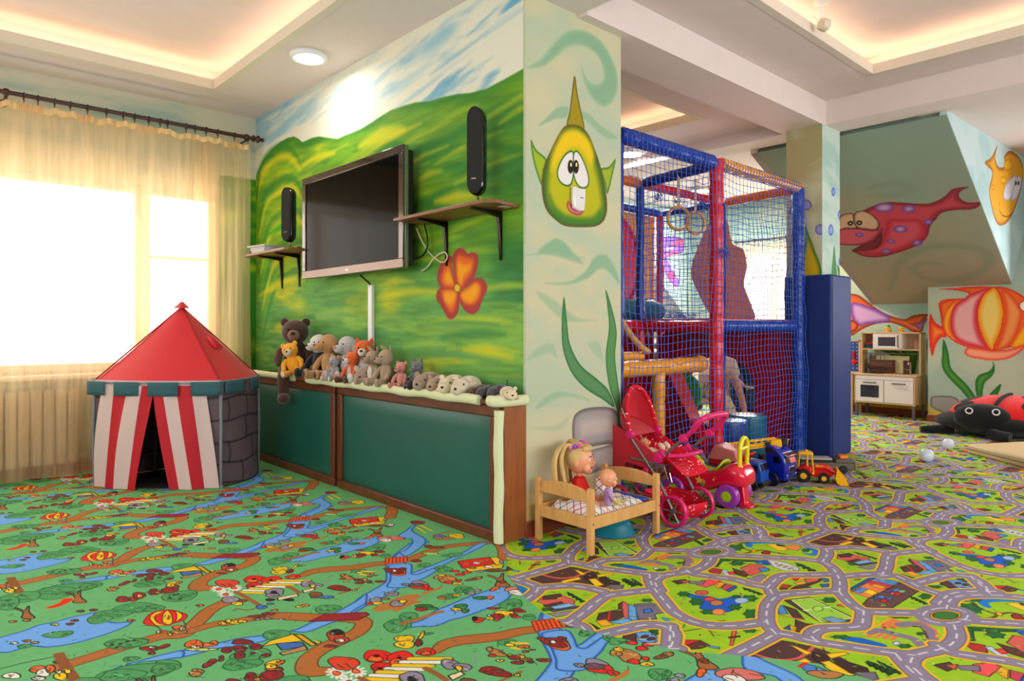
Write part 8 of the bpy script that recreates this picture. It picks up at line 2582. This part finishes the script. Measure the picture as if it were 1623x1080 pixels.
MB().prism([(0.02, 0.13), (0.12, 0.125), (0.14, 0.115), (0.12, 0.13), (0.02, 0.145)], -0.03, 0.03).build('bonnet', TYE, ldr, bevel=0.004)
bk = MB()
outer = [(0.185, 0.13), (0.172, 0.06), (0.185, 0.015), (0.215, 0.002), (0.275, 0.0)]
inner = [(0.272, 0.006), (0.215, 0.009), (0.191, 0.02), (0.180, 0.06), (0.191, 0.128)]
bk.prism(outer + inner, -0.088, 0.088)
bk.build('bucket', TYE, ldr)
for sy_ in (-1, 1):
    MB().prism([(0.185, 0.13), (0.172, 0.06), (0.185, 0.015), (0.215, 0.002), (0.275, 0.0), (0.245, 0.055)], sy_ * 0.088 - .003, sy_ * 0.088 + .003).build('bucket_side', TYE, ldr)

grn = mat('olive_grey_plastic', (0.36, 0.33, 0.26), 0.5)
tr3 = thing('toy_truck', 'olive grey toy truck lying behind the loader beside the padded pillar', 'toy truck', (5.56, 2.32, 0), math.radians(-50))
MB().bx(-0.24, 0.17, -0.05, 0.05, 0.025, 0.085).build('chassis', grn, tr3, bevel=0.01)
MB().prism([(0.02, 0.085), (0.16, 0.085), (0.165, 0.03), (0.175, 0.03), (0.175, 0.10), (0.15, 0.115), (0.03, 0.115)], -0.052, 0.052).build('cab', grn, tr3, bevel=0.008)
MB().bx(-0.24, 0.0, -0.056, 0.056, 0.105, 0.120).build('white_deck', mat('pale_grey_plastic', (0.66, 0.62, 0.58), 0.5), tr3, bevel=0.005)
MB().bx(-0.23, -0.01, -0.045, 0.045, 0.085, 0.106).build('deck_support', BLKM, tr3)
MB().bx(0.06, 0.12, -0.045, 0.03, 0.116, 0.142).build('orange_hatch', mat('toy_orange', (0.93, 0.50, 0.05), 0.4), tr3, bevel=0.006)
for x in (-0.17, 0.08):
    for sy_ in (-1, 1):
        truck_wheel(tr3, x, sy_ * 0.048, 0.032, 0.025, TBK)

exc = thing('toy_excavator_cab', 'toy excavator with a clear dark cab behind the blue truck', 'toy excavator', (5.12, 2.58, 0), math.radians(-45))
MB().bx(-0.10, 0.07, -0.05, 0.05, 0.04, 0.16).build('body', BLKM, exc, bevel=0.006)
MB().bx(-0.11, 0.08, -0.065, -0.04, 0.0, 0.045).build('track', TBK, exc, bevel=0.012)
MB().bx(-0.11, 0.08, 0.04, 0.065, 0.0, 0.045).build('track', TBK, exc, bevel=0.012)
smoke = mat('smoked_clear_plastic', (0.35, 0.33, 0.36), 0.1, trans=0.7)
MB().bx(-0.015, 0.065, -0.045, 0.045, 0.16, 0.275).build('cab_glass', smoke, exc, bevel=0.004)
for x in (-0.015, 0.065):
    for y in (-0.045, 0.045):
        MB().bx(x - .004, x + .004, y - .004, y + .004, 0.16, 0.28).build('cab_post', BLKM, exc)
MB().bx(-0.03, 0.085, -0.055, 0.055, 0.276, 0.286).build('roof', mat('copper_plastic', (0.55, 0.32, 0.20), 0.4), exc, bevel=0.003)
MB().ell((0.025, 0.0, 0.20), (0.022, 0.022, 0.03)).build('seat', TRD, exc)

# ---- toy kitchen
BIR = mat('birch_ply', (0.82, 0.66, 0.47), 0.45, vary=0.08, vscale=4, stretch=(4, 4, 1))
KWH = mat('kitchen_white', (0.88, 0.84, 0.80), 0.4)
KGR = mat('kitchen_grey', (0.36, 0.34, 0.33), 0.4)
kit = thing('toy_kitchen', 'birch and white toy kitchen with hob, sink and hutch shelf', 'toy kitchen', (9.64, 3.265, 0), 0)
k0, k1 = -0.36, 0.36             # Y extents; front faces -X
fx0, bx1 = -0.20, 0.20
TOP = 0.555
for (x, y) in ((fx0 + .02, k0 + .02), (fx0 + .02, k1 - .02), (bx1 - .02, k0 + .02), (bx1 - .02, k1 - .02)):
    e = MB().box((x, y, 0.0875), (0.035, 0.035, 0.175)).build('leg', KGR, kit, bevel=0.003)
    MB().box((x, y, 0.20), (0.036, 0.036, 0.06)).build('leg_post', BIR, kit)
MB().bx(fx0, bx1, k0, k0 + .018, 0.18, TOP - .02).build('side_panel', BIR, kit, bevel=0.002)
MB().bx(fx0, bx1, k1 - .018, k1, 0.18, TOP - .02).build('side_panel', BIR, kit, bevel=0.002)
MB().bx(fx0, bx1, k0 + .018, k1 - .018, 0.175, 0.193).build('bottom_board', BIR, kit)
MB().bx(bx1 - .01, bx1, k0, k1, 0.18, TOP).build('back_board', BIR, kit)
MB().bx(fx0 - .012, bx1 + .005, k0 - .012, k1 + .012, TOP - .02, TOP).build('worktop', BIR, kit, bevel=0.003)
MB().bx(fx0 - .004, fx0 + .012, k0 + .02, k1 - .02, TOP - .072, TOP - .022).build('front_rail', KWH, kit, bevel=0.002)
ov = bpy.data.objects.new('door', None)
S.collection.objects.link(ov)
ov.parent = kit
d0, d1 = 0.195, TOP - .076
y0_, y1_ = 0.004, k1 - .02
fr_ = MB()
fr_.bx(fx0 - .006, fx0 + .010, y0_, y0_ + .055, d0, d1)
fr_.bx(fx0 - .006, fx0 + .010, y1_ - .055, y1_, d0, d1)
fr_.bx(fx0 - .006, fx0 + .010, y0_ + .055, y1_ - .055, d0, d0 + .055)
fr_.bx(fx0 - .006, fx0 + .010, y0_ + .055, y1_ - .055, d1 - .07, d1)
fr_.build('door_frame', KWH, ov)
MB().bx(fx0, fx0 + .004, y0_ + .055, y1_ - .055, d0 + .055, d1 - .07).build('oven_glass', mat('tinted_acrylic', (0.5, 0.5, 0.55), 0.08, trans=0.8), ov)
MB().bx(fx0 + .02, fx0 + .2, y0_ + .05, y1_ - .05, (d0 + d1) / 2 - .01, (d0 + d1) / 2 - .006).build('oven_shelf', KWH, ov)
def handle(parent, x, y, z, L, vert=False):
    if vert:
        MB().tube([(x, y, z - L / 2), (x - .022, y, z - L / 2 + .008), (x - .022, y, z + L / 2 - .008), (x, y, z + L / 2)], 0.008, 8).build('handle', KGR, parent)
    else:
        MB().tube([(x, y - L / 2, z), (x - .022, y - L / 2 + .008, z), (x - .022, y + L / 2 - .008, z), (x, y + L / 2, z)], 0.008, 8).build('handle', KGR, parent)
handle(ov, fx0 - .006, (y0_ + y1_) / 2, d1 - .035, 0.15)
d2 = MB().bx(fx0 - .006, fx0 + .010, k0 + .02, -0.004, d0, d1).build('door', KWH, kit, bevel=0.002)
handle(d2, fx0 - .006, (k0 + .016) / 2, d1 - .035, 0.15)
# hob and sink
MB().bx(-0.14, 0.08, 0.06, 0.30, TOP, TOP + .003).build('hob', BLKM, kit)
for y in (0.12, 0.24):
    MB().lathe([(0, 0), (0.04, 0), (0.04, .002), (0, .002)], (-0.03, y, TOP + .003), 24).build('hob_ring', KGR, kit)
MB().lathe([(0.0, 0.001), (0.07, 0.001), (0.085, 0.008), (0.095, 0.008), (0.095, 0.0)], (-0.03, -0.18, TOP), 28).build('sink', CHR, kit)
MB().tube([(0.08, -0.22, TOP), (0.08, -0.22, TOP + .13), (0.07, -0.22, TOP + .155), (0.04, -0.22, TOP + .16), (0.01, -0.22, TOP + .15), (0.005, -0.22, TOP + .12)], 0.012, 10).build('tap', CHR, kit)
MB().tube([(0.08, -0.22, TOP + .05), (0.06, -0.19, TOP + .055), (0.05, -0.17, TOP + .06)], 0.008, 8).build('tap_lever', CHR, kit)
# hutch
hf = 0.03
for y in (k0, k1 - .018):
    MB().bx(hf - .02, bx1, y, y + .018, TOP, 1.09).build('hutch_side', BIR, kit, bevel=0.002)
MB().bx(hf - .02, bx1, k0, k1, 1.075, 1.093).build('hutch_top', BIR, kit, bevel=0.002)
MB().bx(hf - .02, bx1, k0 + .018, k1 - .018, 0.86, 0.874).build('hutch_shelf', BIR, kit, bevel=0.002)
MB().bx(bx1 - .006, bx1, k0 + .018, k1 - .018, 0.86, 1.08).build('hutch_back', mat('pale_birch', (0.80, 0.68, 0.56), 0.6), kit)
for y in (-0.145, 0.20):
    MB().bx(hf - .01, bx1, y, y + .012, 0.874, 1.075).build('divider', KWH, kit)
mwd = bpy.data.objects.new('microwave_door', None)
S.collection.objects.link(mwd)
mwd.parent = kit
g_ = MB()
g_.bx(hf - .022, hf - .008, -0.135, 0.205, 0.878, 0.912)
g_.bx(hf - .022, hf - .008, -0.135, 0.205, 1.030, 1.072)
g_.bx(hf - .022, hf - .008, 0.145, 0.205, 0.912, 1.030)
g_.bx(hf - .022, hf - .008, -0.135, -0.065, 0.912, 1.030)
g_.build('door_frame', KWH, mwd)
MB().bx(hf - .017, hf - .013, -0.065, 0.145, 0.912, 1.030).build('door_glass', mat('tinted_acrylic', (0.5, 0.5, 0.55), 0.08, trans=0.8), mwd)
handle(mwd, hf - .022, -0.10, 0.975, 0.15, True)
MB().cyl((hf + .01, k0 + .018, 0.815), (hf + .01, k1 - .018, 0.815), 0.005, 8).build('hanging_rail', KGR, kit)
XK = 9.64


def kt(name, label, cat, x, y, z, group=None, rz=0):
    return thing(name, label, cat, (XK + x, 3.265 + y, z), rz, group)


t = kt('toy_spatula', 'black toy spatula hanging from the rail of the toy kitchen', 'spatula', hf - .002, 0.245, 0.60)
MB().tube([(0, 0, 0.08), (0, 0, 0.20)], 0.008, 8).build('handle', BLKM, t)
MB().ell((0, 0, 0.045), (0.008, 0.035, 0.055)).build('blade', BLKM, t)
MB().tube([(0, 0, 0.195), (0, 0.004, 0.212), (0.006, 0, 0.222)], 0.003, 6).build('hook', CHR, t)
t = kt('toy_whisk', 'grey toy whisk hanging beside the black spatula', 'whisk', hf - .002, 0.095, 0.60)
for q in (-1, 1):
    MB().tube([(0, q * .006, 0.20), (0, q * .026, 0.17), (0, q * .024, 0.06), (0, q * .010, 0.01)], 0.005, 6).build('wire', KGR, t)
MB().tube([(0, 0, 0.195), (0, 0.004, 0.212), (0.006, 0, 0.222)], 0.003, 6).build('hook', CHR, t)
BSK = mat('brown_wicker', (0.36, 0.20, 0.12), 0.7, bump=0.9, bscale=90, vary=0.4, vscale=60)
t = kt('basket', 'brown woven basket standing on the hob of the toy kitchen', 'basket', 0.07, 0.13, TOP + .005)
MB().bx(-0.05, 0.05, -0.16, 0.13, 0.0, 0.16).build('woven_body', BSK, t, bevel=0.008)
MB().bx(-0.055, 0.055, -0.165, 0.135, 0.155, 0.17).build('rim', BSK, t, bevel=0.006)
for k in range(12):
    MB().tube([(-0.052, -0.15 + 0.024 * k, 0.01), (-0.054, -0.135 + 0.024 * k, 0.05), (-0.052, -0.15 + 0.024 * k, 0.09)], 0.004, 5).build('woven_strand', mat('dark_wicker', (0.22, 0.11, 0.07), 0.7), t)
t = kt('toy_fridge_box', 'cream toy box with a brown side behind the basket', 'box', 0.155, -0.03, TOP + .002)
MB().bx(-0.028, 0.0, -0.16, 0.24, 0.0, 0.225).build('box_body', mat('cream_card', (0.84, 0.80, 0.58), 0.6), t, bevel=0.004)
MB().bx(-0.030, -0.0285, -0.16, -0.09, 0.0, 0.17).build('brown_side', mat('brown_card', (0.34, 0.20, 0.14), 0.6), t)
for i, (c, lab) in enumerate([((0.05, 0.50, 0.15), 'green toy bowl at the bottom of the stack on the kitchen shelf'), ((0.08, 0.20, 0.65), 'blue toy bowl in the middle of the stack on the kitchen shelf'), ((0.80, 0.05, 0.08), 'red toy bowl on top of the stack on the kitchen shelf')]):
    r = 0.052 - 0.004 * i
    t = kt('toy_bowl', lab, 'bowl', 0.07, 0.275, 0.8755 + 0.026 * i, 'stacked toy bowls')
    MB().lathe([(0, 0), (r * .8, 0), (r, 0.018), (r, 0.024), (r * .93, 0.024), (r * .75, 0.006), (0, 0.005)], n=24).build('bowl', mat('toy_bowl_%d' % i, c, 0.35), t)
for i, (y, lab) in enumerate([(0.045, 'yellow cup with red dots on the kitchen hutch, left of the leaf'), (-0.115, 'yellow cup with red dots on the kitchen hutch, right of the leaf')]):
    t = kt('toy_cup', lab, 'cup', 0.08, y, 1.094, 'dotted yellow cups on the kitchen hutch')
    MB().lathe([(0, 0), (0.028, 0), (0.034, 0.058), (0.034, 0.064), (0.030, 0.064), (0.026, 0.006), (0, 0.006)], n=24).build('cup', mat('cup_yellow', (0.95, 0.75, 0.08), 0.35), t)
    for q in range(6):
        a = PI + (q - 2.5) * .45
        MB().ell((0.032 * math.cos(a), 0.032 * math.sin(a), 0.022 + 0.024 * (q % 2)), (0.007, 0.007, 0.008), nu=8, nv=6).build('red_dot', TRD, t)

# workbench with a pegboard beside the kitchen
wb_ = thing('toy_workbench', 'wooden toy workbench with a blue pegboard left of the toy kitchen', 'toy workbench', (9.66, 3.94, 0))
MB().bx(-0.16, 0.16, -0.27, 0.27, 0.535, 0.555).build('worktop', BIR, wb_, bevel=0.003)
for x in (-0.14, 0.14):
    for y in (-0.25, 0.25):
        MB().bx(x - .015, x + .015, y - .015, y + .015, 0, 0.535).build('leg', BIR, wb_)
MB().bx(-0.13, 0.13, -0.24, 0.24, 0.22, 0.24).build('lower_shelf', BIR, wb_)
for y in (-0.255, 0.255):
    MB().bx(0.10, 0.125, y - .012, y + .012, 0.555, 0.98).build('board_post', BIR, wb_)
MB().bx(0.10, 0.125, -0.267, 0.267, 0.965, 0.985).build('board_top', BIR, wb_)
MB().bx(0.108, 0.118, -0.243, 0.243, 0.565, 0.965).build('pegboard', mat('peg_blue', (0.10, 0.26, 0.58), 0.5), wb_)
hm = MB()
for i in range(10):
    for j in range(8):
        hm.cyl((0.1065, -0.22 + i * 0.049, 0.60 + j * 0.048), (0.108, -0.22 + i * 0.049, 0.60 + j * 0.048), 0.008, 8)
hm.build('peg_holes', mat('peg_hole_pale', (0.72, 0.70, 0.60), 0.7), wb_)
t = thing('toy_tool', 'red plastic tool hanging on the blue pegboard', 'toy tool', (9.755, 3.755, 0.66))
MB().ell((0, 0, 0.03), (0.014, 0.035, 0.035)).build('head', TRD, t)
MB().tube([(0, 0, 0.03), (0, 0.004, 0.10), (0, 0.012, 0.17)], [0.012, 0.013, 0.02], 8).build('handle', TRD, t)

# ---- ladybird cushion, mat and balls
LBK = mat('black_plush', (0.025, 0.022, 0.028), 0.95, bump=0.4, bscale=60, sheen=0.15)
LRD = mat('red_plush', (0.86, 0.06, 0.05), 0.9, bump=0.3, bscale=50, sheen=0.25)
lb_ = thing('ladybird_cushion', 'big red and black ladybird floor cushion on the carpet', 'floor cushion', (8.80, 1.87, 0), math.radians(-76))
MB().ell((0, 0, 0.14), (0.62, 0.42, 0.14), nu=32, nv=14).build('belly', LBK, lb_)
MB().ell((0.08, 0.05, 0.20), (0.56, 0.40, 0.235), nu=36, nv=18, zmin=-0.04).build('back', LRD, lb_, angle=70)
MB().ell((-0.18, -0.30, 0.21), (0.26, 0.14, 0.15), nu=28, nv=16).build('face', LBK, lb_)
for q in (-1, 1):
    x = -0.18 + q * 0.115
    MB().lathe([(0, 0), (0.036, 0), (0.036, .006), (0, .008)], (x, -0.405, 0.285), 20, (PI / 2 - .45, 0, 0)).build('eye_white', mat('eye_white_felt', (0.9, 0.9, 0.88), 0.8), lb_)
    MB().lathe([(0, 0), (0.023, 0), (0.023, .006), (0, .008)], (x, -0.412, 0.288), 20, (PI / 2 - .45, 0, 0)).build('pupil', LBK, lb_)


def spot_on(u, v, r):
    """a felt spot laid on the curved back"""
    def f(i, j):
        a = 2 * PI * i / 18
        k = j / 4
        th, ph = u + r * k * math.cos(a) * 1.0, v + r * k * math.sin(a)
        x, y, z = 0.56 * 1.012 * math.sin(ph) * math.cos(th), 0.40 * 1.012 * math.sin(ph) * math.sin(th), 0.235 * 1.02 * math.cos(ph)
        return (0.08 + x, 0.05 + y, 0.20 + z)
    MB().grid(18, 5, f, closed_u=True).build('felt_spot', LBK, lb_, angle=80)


for u, v, r in ((-2.6, 1.1, 0.28), (-1.15, 0.95, 0.26), (-0.75, 1.25, 0.20), (-0.9, 0.5, 0.24), (-3.0, 0.7, 0.25), (1.3, 0.9, 0.3), (0.2, 1.1, 0.25), (-0.3, 0.8, 0.2)):
    spot_on(u, v, r)
MB().tube([(0.08 + 0.57 * math.sin(p) * math.cos(1.9) - .0, 0.05 + 0.41 * math.sin(p) * math.sin(-1.75), 0.20 + 0.242 * math.cos(p)) for p in [0.05 * k for k in range(0, 24)]], 0.02, 8).build('wing_seam', LBK, lb_)
MB().tube([(-0.45, -0.12, 0.05), (-0.62, -0.20, 0.045), (-0.74, -0.24, 0.04)], [0.06, 0.045, 0.035], 12).build('leg', LBK, lb_)
MB().tube([(-0.10, -0.38, 0.06), (-0.05, -0.46, 0.055), (0.05, -0.50, 0.05)], [0.06, 0.055, 0.05], 12).build('leg', LBK, lb_)
MB().tube([(0.35, -0.25, 0.05), (0.48, -0.36, 0.045)], [0.06, 0.05], 12).build('leg', LBK, lb_)

mtb = thing('gym_mat', 'pale cream folding gym mat on the carpet near the ladybird', 'gym mat', (0, 0, 0))
MBm = MB().prism([(7.33, 1.825), (6.76, 1.16), (7.9, 0.55), (8.30, 1.28)], 0.0, 0.085, 'z')
MBm.build('mat_body', mat('cream_vinyl', (0.82, 0.72, 0.52), 0.5, bump=0.08, bscale=12), mtb, bevel=0.018, segs=3)
MB().tube([(7.32, 1.82, 0.045), (6.76, 1.165, 0.045)], 0.003, 5).build('seam', mat('brown_seam', (0.45, 0.32, 0.2), 0.6), mtb)

BALL = bpy.data.materials.new('clear_white_ball')
BALL.use_nodes = True
p = BALL.node_tree.nodes['Principled BSDF']
p.inputs['Base Color'].default_value = (*lin((0.88, 0.92, 0.96)), 1)
p.inputs['Roughness'].default_value = 0.15
p.inputs['Alpha'].default_value = 0.75
p.inputs['Coat Weight'].default_value = 0.5
for (x, y, r, lab) in ((6.60, 1.94, 0.056, 'clear white plastic ball nearer the padded pillar'), (7.42, 2.00, 0.052, 'clear white plastic ball nearer the cream mat')):
    tag(MB().ell((x, y, r + .001), (r, r, r), nu=28, nv=18).build('plastic_ball', BALL), lab, 'ball', 'clear white balls on the carpet')

# white cup-shaped hook plate on the pillar fish's mouth
wc = thing('wall_hook', 'white glossy cup-shaped fitting on the painted fish mouth', 'wall fitting', (3.013, 2.712, 1.903))
MB().prism([(-0.055, 0.075), (0.0, 0.068), (0.055, 0.072), (0.052, 0.0), (0.044, -0.062), (0.0, -0.066), (-0.046, -0.055), (-0.054, 0.0)], -0.012, 0.016).build('plate', mat('white_gloss', (0.90, 0.88, 0.88), 0.12, coat=0.5), wc, bevel=0.010, segs=3)
MB().bx(0.0, 0.03, -0.0135, -0.0122, 0.010, 0.014).build('slot', BLKM, wc)
